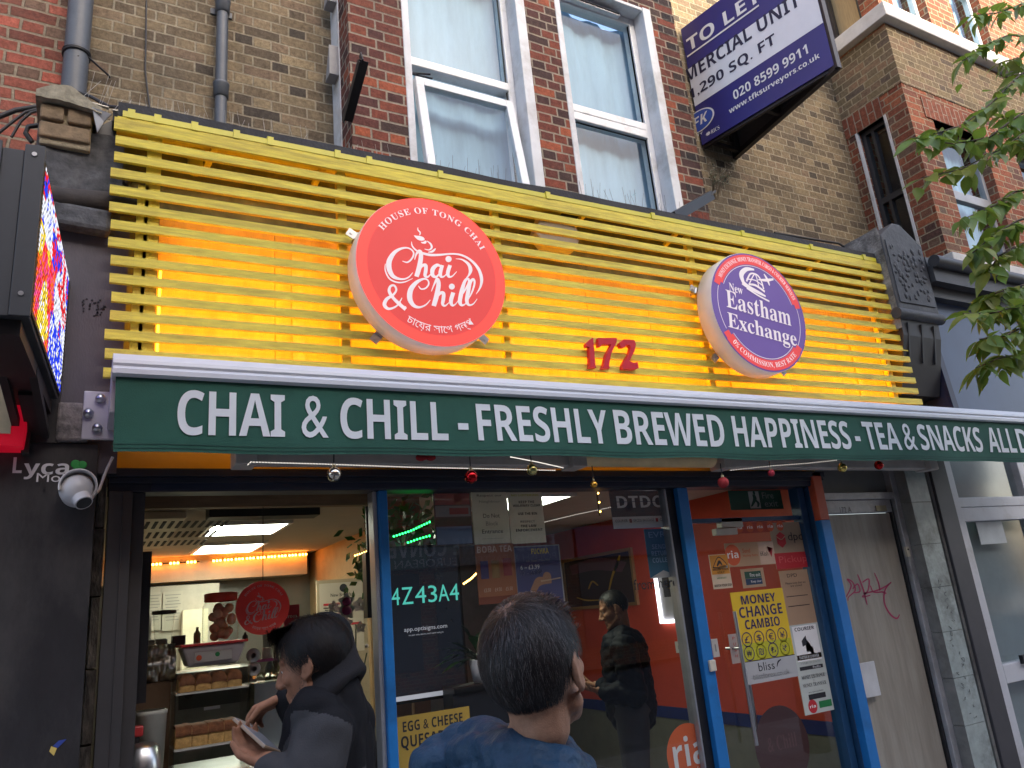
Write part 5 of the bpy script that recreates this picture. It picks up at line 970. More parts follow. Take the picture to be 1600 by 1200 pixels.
def bt(mb, s, px0, px1, hgt, mi, style='b', pre=''):
    """lettering on the board between two measured baseline points; pre = letters before the first point"""
    a, b = sv_(*px0), sv_(*px1); v = (a[1] + b[1]) / 2; u0 = a[0]
    if pre: r = tw(pre) / tw(pre + s); u0 = b[0] - (b[0] - a[0]) / (1 - r)
    mb.text(pre + s, u0, b[0], v, v + hgt, .004, mi, style, f=lambda x, z, y: g(x, z, y))
m = MB(); hv = lambda p, q: abs(sv_(*q)[1] - sv_(*p)[1])
bt(m, 'TO LET', (1075, 78), (1191, 4), hv((1075, 78), (1069, 60)), 0); bt(m, 'MERCIAL UNIT', (1070, 131), (1252, 9), hv((1100, 110), (1093, 92)), 1, pre='COM'); bt(m, '290 SQ. FT', (1095, 148), (1214, 72), hv((1150, 112), (1144, 95)), 1, pre='1,')
a, b = sv_(1074, 88), sv_(1187, 12); m.add([g(a[0], (a[1] + b[1]) / 2, .004), g(b[0], (a[1] + b[1]) / 2, .004), g(b[0], (a[1] + b[1]) / 2 + .014, .004), g(a[0], (a[1] + b[1]) / 2 + .014, .004)], [(0, 1, 2, 3)], 0)
bt(m, '020 8599 9911', (1148, 159), (1263, 81), hv((1200, 124), (1195, 111)), 0); bt(m, 'www.tfksurveyors.co.uk', (1141, 182), (1282, 91), hv((1210, 137), (1206, 127)), 0)
ca = sv_(1092, 190); n = 40
for r_, mi, o in ((1.0, 0, .004), (.9, 3, .005)): m.add([g(ca[0] + .135 * r_ * math.cos(2 * math.pi * k / n), ca[1] + .085 * r_ * math.sin(2 * math.pi * k / n), o) for k in range(n)], [tuple(range(n))], mi)
m.text('TFK', ca[0] - .1, ca[0] + .085, ca[1] - .035, ca[1] + .04, .007, 0, 'i', f=lambda x, z, y: g(x, z, y))
bt(m, 'RICS', (1112, 210), (1125, 201), .03, 0, 's')
ca = sv_(1107, 209); m.add([g(ca[0] + (.022 if k % 2 else .015) * math.cos(k * .449), ca[1] + (.016 if k % 2 else .011) * math.sin(k * .449), .005) for k in range(14)], [tuple(range(14))], 0)
bt(m, 'PROPERTY', (1060, 226), (1100, 215), .018, 0)
m.build('lettering', [WHT, flat('board ink', (.02, .018, .05)), M_bwht, flat('logo blue', (.04, .09, .42))], t)
m = MB(); g2 = lambda s, z, o=0: apx + d2 * (Lb * (1 - s)) + Vector((d2.y, -d2.x, 0)) * o + Vector((0, 0, z * Hb)); off = Vector((.03, 0, 0))
m.hexa([off + g2(0, 0, 0), off + g2(1, 0, 0), off + g2(0, 0, .012), off + g2(1, 0, .012), off + g2(0, 1, 0), off + g2(1, 1, 0), off + g2(0, 1, .012), off + g2(1, 1, .012)]); m.build('board', M_bback, t)
m = MB(); m.bar(off + g2(0, -.012, -.01), off + g2(1, -.012, -.01), .045, .05); m.bar(g(0, -.008, -.03), g(1, -.008, -.03), .03, .03); m.bar(g(1, -.02, -.01) + Vector((.02, -.01, 0)), g(1, 1, -.01) + Vector((.02, -.01, 0)), .05, .03, up=(0, 1, 0))
for s_ in (.06, .5): m.bar(g(s_, 0, -.03), off + g2(s_, 0, -.02), .03, .03); m.bar(off + g2(s_, 0, -.03), off + g2(s_, 1, -.03), .045, .03, up=(0, 1, 0)); m.bar(g(s_, 0, -.03), g(s_, 1, -.03), .03, .03, up=(0, 1, 0))
m.build('frame', mat('brown painted frame', (.03, .022, .02), .5), t)
m = MB(); m.bar(g(1, 0, 0) + Vector((.045, .005, 0)), g(1, 1, 0) + Vector((.045, .005, 0)), .028, .018, up=(0, 1, 0)); m.build('corner_trim', mat('grey trim', (.16, .165, .17), .4), t)

# ------------------------------------------------------------------ black steel brackets, weeds and bird spikes
t = MB(); a, b = P(563, 95, YB - .35), P(538, 190, YB - .06); a = P(561, 95, YB - .30); b = P(536, 190, YB - .01)
t.bar(a, b, .05, .006, up=(1, 0, 0)); t.bar(a + Vector((.028, 0, .01)), b + Vector((.028, 0, .01)), .006, .06, up=(1, 0, 0)); t.bar(a + Vector((.02, 0, .0)), a + Vector((.03, .06, .1)), .03, .008, up=(1, 0, 0)); t.build('angle_bracket', M_black, **L_('black angle iron bracket leaning out from the left of the bay', 'bracket'))
t = MB(); t.bar(P(1110, 306, .1), P(1052, 340, -.17), .05, .07); t.bar(P(1113, 302, .1), P(1102, 310, .1), .08, .02); t.build('angle_bracket', M_black, **L_('short black steel beam at the foot of the bay by the weeds', 'bracket'))
m = MB(); rg = random.Random(3)
for k in range(13):
    a = P(1118 + rg.uniform(-6, 6), 312, .3); b = P(1105 + rg.uniform(0, 45), 255 + rg.uniform(0, 30), .2 + rg.uniform(-.05, .1)); mid = a.lerp(b, .5) + Vector((rg.uniform(-.03, .03), 0, .04)); m.tube([a, mid, b], .003, 4, 0)
    for j in range(5): q = mid.lerp(b, rg.random()); m.tube([q, q + Vector((rg.uniform(-.05, .05), rg.uniform(-.03, .03), .05))], .0018, 4, 0); leaf_quads(m, q, 2, (.012, .01, .012), .025, rg, 1); m.ball(b + Vector((rg.uniform(-.02, .02), 0, rg.uniform(-.02, .02))), .004, 5, 3, 2)
m.build('weed', [mat('dry stem', (.16, .12, .07), .8), mat('weed leaf', (.07, .085, .03), .7), mat('seed head', (.36, .32, .24), .8)], **L_('dry weeds growing in the corner under the letting board', 'weed'))
M_spike = mat('spike wire', (.42, .40, .36), .4, metal=.5); M_spiked = mat('dark spike wire', (.10, .09, .085), .5, metal=.4)
def spikes(px0, px1, Y, n, h, label, mt, lean=0.0):
    m = MB(); a, b = P(*px0, Y), P(*px1, Y); rg = random.Random(int(px0[0]))
    m.bar(a - Vector((0, 0, .004)), b - Vector((0, 0, .004)), .02, .004)
    for i in range(n):
        q = a.lerp(b, (i + .5) / n) + Vector((rg.uniform(-.01, .01), 0, 0))
        for s_ in (-1, 1):
            if rg.random() < .55: m.tube([q, q + Vector((rg.gauss(0, .012) + lean * h + s_ * .016, s_ * .03, h * rg.uniform(.8, 1.1)))], .001, 4)
    return m.build('bird_spikes', mt, **L_(label, 'bird spikes'))
spikes((92, 146), (170, 168), -.05, 11, .15, 'long pale bird spikes on the corbel before the thick drainpipe', M_spike, .35)
spikes((176, 172), (335, 196), -.05, 16, .09, 'pale bird spikes along the felt below the thin drainpipe', M_spike)
spikes((345, 197), (500, 228), .1, 13, .09, 'sparse pale bird spikes along the roof edge left of the bay', M_spike)
spikes((540, 236), (615, 254), .1, 7, .09, 'pale bird spikes at the foot of the brick pier', M_spike)
spikes((650, 262), (795, 292), .12, 14, .13, 'dark bird spikes below the open window', M_spiked)
spikes((905, 308), (1045, 336), .12, 17, .13, 'dark bird spikes below the closed window', M_spiked)
spikes((1060, 338), (1230, 372), .12, 20, .10, 'grey bird spikes along the roof edge right of the bay', M_spiked)
wire([P(1210, 364, .1), P(1270, 374, .1), P(1310, 380, .08), P(1320, 386, .05)], .01, 'black cable lying on the roof edge at the right end')

# ------------------------------------------------------------------ console bracket between the shops
M_cons = mat('grey painted stone', (.055, .058, .066), .6, var=.25, scale=8, bump=.004, bscale=25)
t = thing('console_bracket', 'dark grey carved console bracket with gabled top right of the slats', 'bracket', (5.7, -.1, 2.5))
xc0, xc1 = P(1392, 430, -.28).x, P(1452, 430, -.28).x; zk = P(1410, 352, -.28).z; zm = P(1435, 487, -.28).z; zl_ = P(1440, 620, -.1).z
m = MB(); xm = (xc0 + xc1) / 2; m.prism([(xc0, zm), (xc1, zm), (xc1, zk - .16), (xm + .03, zk), (xm - .06, zk), (xc0, zk - .14)], -.28, .3); m.build('head', M_cons, t, bevel=.012)
m = MB(); m.prism([(xc0 + .03, zm + .06), (xc1 - .03, zm + .06), (xc1 - .03, zk - .19), (xm, zk - .07), (xc0 + .03, zk - .18)], -.288, -.2802)
rg = random.Random(11)
for k in range(75): x, z = rg.uniform(xc0 + .06, xc1 - .06), rg.uniform(zm + .1, zk - .22); m.ball((x, -.288, z), (rg.uniform(.010, .024), .008, rg.uniform(.012, .03)), 8, 5)
m.build('carving', M_cons, t)
m = MB(); m.tube([(xc0 - .02, -.26, zm - .03), (xc1 + .03, -.26, zm - .03)], .045, 14); m.build('roll_moulding', M_cons, t)
m = MB(); V = []
prof = [(-.26, zm - .06), (-.25, zm - .2), (-.19, zm - .42), (-.12, zl_), (.1, zl_), (.1, zm - .06)]
m.prism([(y, z) for y, z in prof], xc0 + .02, xc1 - .02, 0, f=lambda a, c, y: (y, a, c)); 
for x in (xc0 + .09, xm, xc1 - .1): m.bar((x, -.262, zm - .1), (x, -.20, zm - .4), .02, .02)
m.build('scroll', mat('black painted stone', (.022, .022, .025), .5, var=.2), t)
m = MB(); n = 10; V = []
for j in range(n + 1):
    for i in range(4): z = zm - .15 + (zk - zm + .08) * j / n; V.append((xc0 - .004 - .012 * noise.noise((i, z * 9, 0)), -.27 + .5 * i / 3, z))
m.add(V, [(j * 4 + i, j * 4 + i + 1, j * 4 + i + 5, j * 4 + i + 4) for j in range(n) for i in range(3)], 0, True); m.build('bare_side', mat('bare flaking render', (.30, .28, .26), .95, var=.5, scale=14, stain=(.05, .045, .04), stain_amt=.5, bump=.01), t)

# ------------------------------------------------------------------ side door, tiled pilaster and the neighbouring shop
M_gdoor = mat('grey door paint', (.28, .255, .21), .45, var=.18, scale=4, stretch=(4, 1, .5), stain=(.38, .36, .31), stain_amt=.4, bump=.001, bscale=30)
M_satin = mat('dirty satin aluminium', (.42, .42, .43), .4, metal=.35, var=.18, scale=8, stain=(.2, .19, .18), stain_amt=.2)
t = thing('side_door', 'dirty grey door with pink graffiti scrawl and plain panel above', 'door', (5, 0, 0))
xd0, xd1 = r3 + .012, P(1389, 800, .02).x; ztr = P(1345, 781, 0).z
m = MB(); m.box(xd0, xd1, .02, .05, .05, P(1340, 803, .02).z); m.build('leaf', M_gdoor, t, bevel=.003)
m = MB(); m.box(xd0, P(1391, 750, .02).x, .02, .04, ztr + .05, 2.55); m.build('transom_panel', mat('grey transom panel', (.165, .165, .155), .4, var=.08), t)
m = MB(); xj = P(1404, 790, 0).x; m.box(xd0 - .005, xd1 + .03, -.03, .06, ztr, ztr + .05); m.box(xd0, xd1 + .005, -.005, .055, P(1340, 802, .02).z, ztr - .001); m.box(xd1 + .031, xj + .03, -.03, .06, 0, 2.6); m.box(xd1 + .006, xd1 + .03, .0, .055, 0, ztr - .001, 1); m.box(xd0 - .011, xd0 - .0005, -.02, .05, 0, 2.5); m.build('frame', [M_satin, M_dk], t, bevel=.004)
m = MB(); a = RX(1312, 1330, 792, 801, -.005); m.text('172 A', a[0], a[1], a[2], a[3], -.0065, 0, 'n'); a = RX(1368, 1384, 790, 799, -.005); m.box(a[0], a[1], -.012, -.0055, a[2], a[3], 1); m.build('number', [flat('faded ink', (.16, .15, .14)), mat('brass plate', (.3, .26, .16), .4, metal=.5)], t)
yG = .0185; gp = lambda u, v: P(1200 + u / 4, 900 + v / 4, yG); m = MB()
for st in ([(490, 130, 8), (520, 60, 9), (495, 20, 8), (530, 40, 8), (545, 90, 9), (505, 130, 7), (500, 155, 5)], [(530, 80, 8), (560, 50, 9), (575, 95, 9), (540, 105, 8)], [(560, -10, 6), (580, 40, 9), (600, 100, 10), (620, 180, 6)], [(590, 40, 8), (630, 20, 9), (625, 90, 9), (590, 130, 8), (640, 120, 8)], [(665, -20, 5), (690, 40, 8), (700, 90, 9)], [(600, 110, 9), (680, 90, 10), (735, 65, 9), (770, 38, 6)], [(770, 40, 6), (735, 80, 9), (725, 135, 9), (735, 190, 9), (770, 245, 10), (805, 265, 10), (822, 240, 6)], [(640, 60, 7), (660, 100, 8), (715, 100, 9), (740, 110, 8)]): m.ribbon(st, gp, 0, 8)
m.build('graffiti', flat('pink spray paint', (.36, .03, .10)), t)
m = MB(); a = RX(1345, 1372, 1034, 1090, -.02); m.box(a[0], a[1], -.02, -.012, a[2], a[3]); m.build('letter_plate', mat('pale plate metal', (.55, .56, .57), .4, var=.15), t, bevel=.002)
m = MB(); c = P(1416, 861, -.035); m.box(c.x - .016, c.x + .016, -.05, -.031, c.z - .04, c.z + .03); m.cyl((c.x, -.051, c.z + .01), (c.x, -.056, c.z + .01), .006, n=8, mi=1); m.build('bell_push', [mat('cream plastic', (.55, .5, .38), .4), M_dark], **L_('small cream bell push on the side door frame', 'bell push'))
xt0, xt1, xt2 = xj + .031, P(1425, 800, -.1).x, P(1456, 800, -.1).x
M_tileA = mat('green marble tile', (.33, .38, .36), .25, var=.2, scale=9, stain=(.10, .10, .09), stain_amt=.25); M_tileB = mat('dull marble tile', (.21, .21, .195), .3, var=.2, scale=7, stain=(.07, .065, .06), stain_amt=.3)
t = thing('tiled_pilaster', 'stained green marble tiled pilaster between the side door and right shop', 'pilaster', (5.6, 0, 0)); m = MB(); z = 0
for k in range(9):
    h = .30; m.box(xt1, xt2, -.115, .1, z, z + h - .003, 0); m.hexa([(xt0, -.02, z), (xt1 - .001, -.115, z), (xt0, .1, z), (xt1 - .001, .1, z), (xt0, -.02, z + h - .003), (xt1 - .001, -.115, z + h - .003), (xt0, .1, z + h - .003), (xt1 - .001, .1, z + h - .003)], 1); z += h
m.build('tiles', [M_tileA, M_tileB], t)
m = MB(); gp = lambda u, v: P(1200 + u / 4, 900 + v / 4, -.118)
for k in range(22): u, v = 1060 + 220 * (k / 22) + rg.uniform(-14, 40), 30 + 900 * k / 22; m.ribbon([(u + rg.uniform(-12, 12), v + rg.uniform(-18, 18), 3) for _ in range(4)], gp, 0, 4)
m.build('marker_scribble', flat('marker ink', (.06, .07, .07)), t)  # random marker scribble, no letters
m = MB(); m.box(xt2 + .001, xt2 + .03, -.06, .1, 0, 2.6); m.box(xt2 + .031, xt2 + .06, -.11, .1, 0, 2.6, 1); m.build('edge_strip', [M_dk, M_tileB], t)
ns = thing('shop_frontage', 'neighbouring white framed shop front with navy fascia at the right edge', 'shop front', (7.5, 0, 0))
xq0, xq1, xq2 = xt2 + .061, P(1484, 780, -.1).x, P(1497, 780, -.05).x
MB().box(xq0, xq1, -.13, .1, 0, 2.75).build('post', mat('dark mauve post', (.045, .042, .048), .5), ns, bevel=.004)
zt0 = P(1550, 786, -.02).z; m = MB(); xe = 8.6; xg = P(1590, 760, -.02).x + .02
m.box(xq1 + .001, xq2, -.06, .06, 0, 2.75); m.box(xq2 + .001, xe, -.05, .06, zt0 - .03, zt0 + .045); m.box(xg, xg + .09, -.055, .06, 0, 2.75); m.box(xq2 + .001, xg - .001, -.045, .05, zt0 - .14, zt0 - .031)
m.box(xq2 + .001, xq2 + .035, -.045, .05, .1, zt0 - .141); m.box(xq2 + .036, xg - .001, -.045, .05, P(1585, 1035, -.04).z - .13, P(1585, 1035, -.04).z); m.build('frame', mat('worn white frame', (.58, .59, .62), .4, var=.06, stain=(.35, .34, .33), stain_amt=.12), ns, bevel=.005)
m = MB(); m.quad((xq2, .0, zt0 + .04), (xe, .0, zt0 + .04), (xe, .0, 2.75), (xq2, .0, 2.75)); m.quad((xq2 + .03, 0, .1), (xe, 0, .1), (xe, 0, zt0 - .13), (xq2 + .03, 0, zt0 - .13)); m.build('pane', glassmat('dusty glass', (.75, .8, .8), 1.7, .08), ns)
MB().box(xq2 + .03, xe, .05, .06, .1, 2.75).build('window_film', mat('frosted film', (.36, .40, .42), .6, var=.15, scale=2), ns)
m = MB(); c = P(1596, 1030, -.05); m.box(c.x - .02, c.x + .1, -.075, -.046, c.z - .03, c.z + .03); m.build('handle', M_black, ns)
m = MB(); a = RX(1527, 1568, 815, 850, .002); m.box(a[0], a[1], -.006, -.002, a[2], a[3]); m.build('notice', mat('pale notice', (.5, .54, .54), .5), ns)
m = MB(); zf0, zf1 = 2.62, P(1500, 475, -.2).z; m.box(xc1 + .05, 12, -.16, .1, 2.752, zf1); m.build('fascia', mat('slate blue fascia', (.045, .075, .15), .4, var=.12, scale=2), ns); m = MB(); m.hexa([(xc1 + .02, -.19, 2.75), (xc1 + .09, -.19, 2.75), (xc1 - .0, 0, 2.75), (xc1 + .06, 0, 2.75), (xc1 - .06, -.19, zf1), (xc1 + .0, -.19, zf1), (xc1 - .06, 0, zf1), (xc1 + .0, 0, zf1)]); m.build('fascia_edge', mat('dark navy edge', (.012, .018, .05), .45), ns)
m = MB(); m.box(xc1 + .005, 12, -.24, .02, zf1, zf1 + .1); m.box(xc1 + .005, 12, -.32, .02, zf1 + .101, zf1 + .24); m.tube([(xc1 + .01, -.34, zf1 + .27), (12, -.34, zf1 + .27)], .05, 12); m.box(xc1 + .005, 12, -.28, YN, zf1 + .241, zf1 + .33); m.build('cornice', M_char, ns)
# ------------------------------------------------------------------ baubles, lights under the awning
def bauble(px, py, r, Y, col, label, metal=1.0, rough=.12, hang=.06):
    c = P(px, py, Y); t = thing('bauble', label, 'bauble', (c.x, c.y, c.z - r), 'baubles hanging under the awning'); nm = 'bauble ' + ' '.join('%d' % (q * 100) for q in col)
    MB().ball(c, r, 28, 18).build('ball', mat(nm, col, rough, metal=metal, var=.05), t)
    m = MB(); m.cyl(c + Vector((0, 0, r - .003)), c + Vector((0, 0, r + .010)), r * .28, n=12); m.tube([c + Vector((.004 * math.cos(k * .6), 0, r + .014 + .005 * math.sin(k * .6))) for k in range(11)], .001, 5); m.build('cap', mat('gold cap', (.6, .5, .3), .3, metal=1), t)
    MB().tube([c + Vector((0, 0, r + .018)), c + Vector((.002, 0, r + .018 + hang))], .0026, 6).build('string', M_dark, t)
BY = -.44
for a in ((522, 741, .031, (.62, .58, .5), 'shiny silver bauble on a dark string, first from the left'), (736, 745, .031, (.45, .015, .02), 'shiny deep red bauble below the dash in the awning lettering'), (831, 734, .028, (.55, .50, .2), 'pale gold bauble at the end of the white light line'), (928, 757, .018, (.75, .38, .06), 'tiny orange gold bauble over the window beam'), (1316, 731, .029, (.60, .48, .14), 'gold bauble over the grey side door'), (1373, 727, .029, (.40, .012, .015), 'shiny red bauble tucked under the awning, the rightmost one')): bauble(a[0], a[1], a[2], BY, a[3], a[4])
bauble(1130, 754, .031, BY, (.36, .025, .03), 'rough glittery red bauble below the awning near the glass door', .2, .7)
bauble(1205, 739, .020, BY, (.45, .03, .06), 'small glittery pink red bauble above the fire exit sign', .3, .5, .04)
m = MB(); c = P(664, 715, -.42)
for d in ((-.02, .0), (.028, .002)): m.ball((c.x + d[0], c.y, c.z + d[1]), (.026, .012, .017), 14, 8)
m.ball(c, .011, 8, 6); m.build('ribbon_bow', mat('red velvet', (.35, .015, .02), .8), **L_('small red bow tucked under the awning edge', 'bow'))
M_fairy = emis('fairy white', (1.0, .93, .82), .55)
def fairy(pts, n, label):
    t = thing('fairy_lights', label, 'fairy lights', pts[0]); MB().tube(pts, .0022, 5).build('wire', mat('clear wire', (.5, .5, .48), .4), t); m = MB()
    seg = [(pts[i + 1] - pts[i]).length for i in range(len(pts) - 1)]; T = sum(seg)
    for k in range(n):
        d = T * (k + .5) / n; i = 0
        while i < len(seg) - 1 and d > seg[i]: d -= seg[i]; i += 1
        q = pts[i].lerp(pts[i + 1], d / seg[i]); u = (pts[i + 1] - pts[i]).normalized(); m.bar(q - u * .0042, q + u * .0042, .0032, .0032)
    m.build('bulbs', M_fairy, t)
fairy([P(386, 727, BY), P(392, 722, BY), P(500, 725, BY), P(640, 730, BY), P(737, 732, BY), P(868, 735, BY)], 120, 'long string of white fairy lights below the awning at the left')
fairy([P(1140, 735, BY), P(1205, 728, BY), P(1260, 724, BY), P(1308, 719, BY)], 46, 'short string of white fairy lights rising to the gold bauble by the side door')
fairy([P(798, 714, -.4), P(840, 722, -.36), P(880, 731, -.3)], 60, 'bright white led line slanting down behind the pale gold bauble')
fairy([P(842, 818, .3), P(900, 804, .3), P(962, 791, .3)], 34, 'modelled reflection of white fairy lights along the window above the red wall')  # glowing bulbs modelled behind the glass stand in for a reflection
festoon([P(932, 763, .2), P(937, 806, .2)], 'short warm hanging light strip behind the window glass', 3, mt=M_warm)

# ------------------------------------------------------------------ things on the serving counter
YC = .25
M_clear = glassmat('clear acrylic', (.95, .96, .95), 1.3, .03); M_clear2 = glassmat('milky plastic', (.62, .60, .58), 1.5, .25)
zc = 1.06
ct = thing('counter', 'stainless steel serving counter inside the hatch', 'counter', (.6, .3, .12)); MB().box(.21, 1.0, .08, .7, zc - .04, zc).build('worktop', M_steel, ct, bevel=.004); MB().box(.22, .99, .12, .68, .12, zc - .041).build('front', M_steel, ct)
def dims(x0, x1, y0, y1, Y): return RX(x0, x1, y0, y1, Y)
# acrylic display cabinet with two trays of sponge cake
cx0, cx1, cz0, cz1 = dims(272, 391, 1042, 1200, YC); cz0 = zc + .001; dc = thing('display_cabinet', 'clear acrylic display cabinet with two trays of brown cake', 'display cabinet', ((cx0 + cx1) / 2, YC + .12, zc)); D_ = .24
m = MB(); e = .005
m.box(cx0, cx1, YC, YC + e, cz0, cz1); m.box(cx0, cx0 + e, YC + e, YC + D_, cz0, cz1); m.box(cx1 - e, cx1, YC + e, YC + D_, cz0, cz1); m.box(cx0, cx1, YC, YC + D_, cz1 + .0005, cz1 + .006); m.build('casing', M_clear, dc)
zs1, zs2 = P(330, 1078, YC).z, P(330, 1164, YC).z
m = MB()
for z in (zs1, zs2): m.box(cx0 + .006, cx1 - .006, YC + .01, YC + D_ - .01, z - .008, z)
m.build('shelf', mat('white shelf', (.62, .62, .60), .4), dc)
m = MB(); m.box(cx0 + .12, cx1 - .13, YC - .008, YC - .0005, P(330, 1106, YC).z - .006, P(330, 1106, YC).z + .006); m.build('door_grip', M_steel, dc)
M_cake = mat('sponge cake', (.60, .36, .13), .9, var=.3, scale=40, bump=.006); M_crust = mat('brown crust', (.22, .08, .03), .8, var=.4, scale=30, bump=.005)
def cake(x0, x1, z, h, label, rounded):
    t = thing('cake', label, 'cake', ((x0 + x1) / 2, YC + .1, z), 'cakes in the display cabinet'); n = 10
    m = MB(); V = []
    for i in range(n + 1):
        u = i / n; x = x0 + (x1 - x0) * u; hh = h * ((.72 + .28 * math.sin(math.pi * u) ** .5) if rounded else 1) * (1 + .05 * noise.noise((x * 60, z * 9, 0)))
        for y, k in ((YC + .03, 0), (YC + .026, .55), (YC + .04, 1), (YC + .17, 1), (YC + .18, 0)): V.append((x, y, z + hh * k * .8))
    m.add(V, [(5 * i + k, 5 * i + 5 + k, 5 * i + 6 + k, 5 * i + 1 + k) for i in range(n) for k in range(4)] + [(0, 1, 2, 3, 4), tuple(5 * n + k for k in (4, 3, 2, 1, 0))], 0, True); m.build('sponge', M_cake, t)
    m = MB(); V = []
    for i in range(n + 1):
        u = i / n; x = x0 + (x1 - x0) * u; hh = h * ((.72 + .28 * math.sin(math.pi * u) ** .5) if rounded else 1) * (1 + .05 * noise.noise((x * 60, z * 9, 0)))
        for y, k in ((YC + .023, .42 if rounded else .55), (YC + .018, .8), (YC + .04, 1.02), (YC + .17, 1.02), (YC + .182, .5)): V.append((x, y, z + hh * k))
    m.add(V, [(5 * i + k, 5 * i + 5 + k, 5 * i + 6 + k, 5 * i + 1 + k) for i in range(n) for k in range(4)], 0, True); m.build('crust', M_crust, t)
wd_ = (cx1 - cx0 - .05) / 4
for k, w in enumerate(('leftmost', 'second', 'third', 'rightmost')):
    cake(cx0 + .02 + wd_ * k, cx0 + .02 + wd_ * (k + .97), zs1 + .001, .075, w + ' rounded cake on the upper tray of the cabinet', True); cake(cx0 + .01 + wd_ * k, cx0 + .01 + wd_ * (k + .98), zs2 + .001, .085, w + ' square cake on the lower tray of the cabinet', False)
for k, (px, lab, col) in enumerate((((262, 402, 1046, 1260), 'added dark steel unit covering the bright wall behind the clear cake cabinet', (.22, .22, .21)), ((404, 470, 1066, 1260), 'grey steel appliance behind the bowed man', (.26, .25, .23)), ((205, 258, 1000, 1260), 'steel appliance behind the silver foil bag', (.20, .20, .19)))):  # first unit added to darken the bright wall behind the cake cabinet
    a = dims(px[0], px[1], px[2], px[3], 1.5); t = thing('added_steel_unit', lab, 'appliance', ((a[0] + a[1]) / 2, 1.6, ZF), 'appliances behind the counter'); MB().box(a[0], a[1], 1.5, 1.95, ZF, a[3]).build('casing', mat('worn steel %d' % k, col, .38, metal=.75, var=.2), t, bevel=.012)
    m = MB(); m.box(a[0] + .05, a[1] - .05, 1.488, 1.4995, a[3] - .20, a[3] - .05); m.build('panel', M_char, t); m = MB(); m.cyl((a[0] + .1, 1.485, a[3] - .12), (a[0] + .1, 1.47, a[3] - .12), .025, n=14); m.build('knob', M_black, t)
for k in range(7):
    px = 206 + k * 9 if k < 3 else 388 + k * 11; a = dims(px, px + 8, 975 + 3 * (k % 3), 1003, 1.62); c = (a[0] + a[1]) / 2; r_ = .032; h_ = dims(0, 1, 960 + 5 * (k % 3), 1003, 1.62); z0_ = (dims(205, 258, 1000, 1260, 1.5) if k < 3 else dims(404, 470, 1066, 1260, 1.5))[3] + .001
    m = MB(); m.lathe((c, 1.68, z0_), [(.001, 0), (r_, 0), (r_, .09 + .02 * (k % 3)), (r_ * .5, .12 + .02 * (k % 3)), (r_ * .45, .15 + .02 * (k % 3)), (.001, .15 + .02 * (k % 3))], 16); m.build('bottle', mat('bottle tone %d' % (k % 4), ((.30, .24, .12), (.10, .06, .04), (.36, .34, .30), (.12, .16, .10))[k % 4], .35), **L_('small bottle on a steel appliance at the back of the kitchen', 'bottle', 'bottles on the appliances'))
# tub, sweets jar
a = dims(284, 384, 1003, 1044, YC + .02); t = thing('plastic_tub', 'milky plastic tub with red lid on top of the display cabinet', 'tub', ((a[0] + a[1]) / 2, YC + .12, cz1 + .006)); z0 = cz1 + .007; m = MB()
m.hexa([(a[0] + .03, YC + .03, z0), (a[1] - .03, YC + .03, z0), (a[0] + .03, YC + .2, z0), (a[1] - .03, YC + .2, z0), (a[0], YC + .01, a[3] - .012), (a[1], YC + .01, a[3] - .012), (a[0], YC + .22, a[3] - .012), (a[1], YC + .22, a[3] - .012)]); m.build('body', mat('milky tub plastic', (.42, .38, .37), .3, var=.1), t, bevel=.01)
m = MB(); m.box(a[0] - .008, a[1] + .008, YC + .0, YC + .23, a[3] - .0115, a[3]); m.build('lid', mat('red lid plastic', (.62, .03, .03), .4), t, bevel=.004)
m = MB(); b = dims(304, 362, 1017, 1033, YC + .01); m.hexa([(b[0], YC + .008, b[2]), (b[1], YC + .008, b[2] + .004), (b[0], YC + .02, b[2]), (b[1], YC + .02, b[2]), (b[0], YC + .004, b[3]), (b[1], YC + .004, b[3] - .004), (b[0], YC + .02, b[3]), (b[1], YC + .02, b[3])]); c = P(311, 1028, YC); m.cyl((c.x, YC + .003, c.z), (c.x, YC + .0005, c.z), .012, n=12, mi=1); c = P(340, 1022, YC); m.cyl((c.x, YC + .003, c.z), (c.x, YC + .0005, c.z), .010, n=12, mi=2); m.build('label', [PAP, ORG, PGRN], t)
a = dims(317, 374, 926, 1003, YC + .1); cxj, rj = (a[0] + a[1]) / 2, (a[1] - a[0]) / 2; z0 = dims(284, 384, 1003, 1044, YC + .02)[3] + .001; t = thing('sweet_jar', 'clear jar of round brown sweets with a red screw lid', 'jar', (cxj, YC + .12, z0)); zj = a[3]
m = MB(); m.lathe((cxj, YC + .12, z0), [(.001, 0), (rj * .95, .0), (rj, .012), (rj, (zj - z0) * .72), (rj * .86, (zj - z0) * .82)], 28); m.build('jar', M_clear, t)
m = MB(); m.lathe((cxj, YC + .12, z0), [(rj * .88, (zj - z0) * .82), (rj * .92, (zj - z0) * .83), (rj * .92, (zj - z0) * .98), (rj * .85, zj - z0), (.001, zj - z0)], 28); m.build('lid', mat('orange red lid', (.62, .05, .02), .4), t)
m = MB(); rg = random.Random(5)
for k in range(26): an = rg.uniform(0, 6.28); r_ = rg.uniform(0, rj * .68); m.ball((cxj + r_ * math.cos(an), YC + .12 + r_ * math.sin(an), z0 + .022 + (k / 26) * (zj - z0) * .62), .021, 14, 9)
m.build('sweets', mat('brown sweet', (.80, .42, .22), .5, var=.3, scale=18), t)
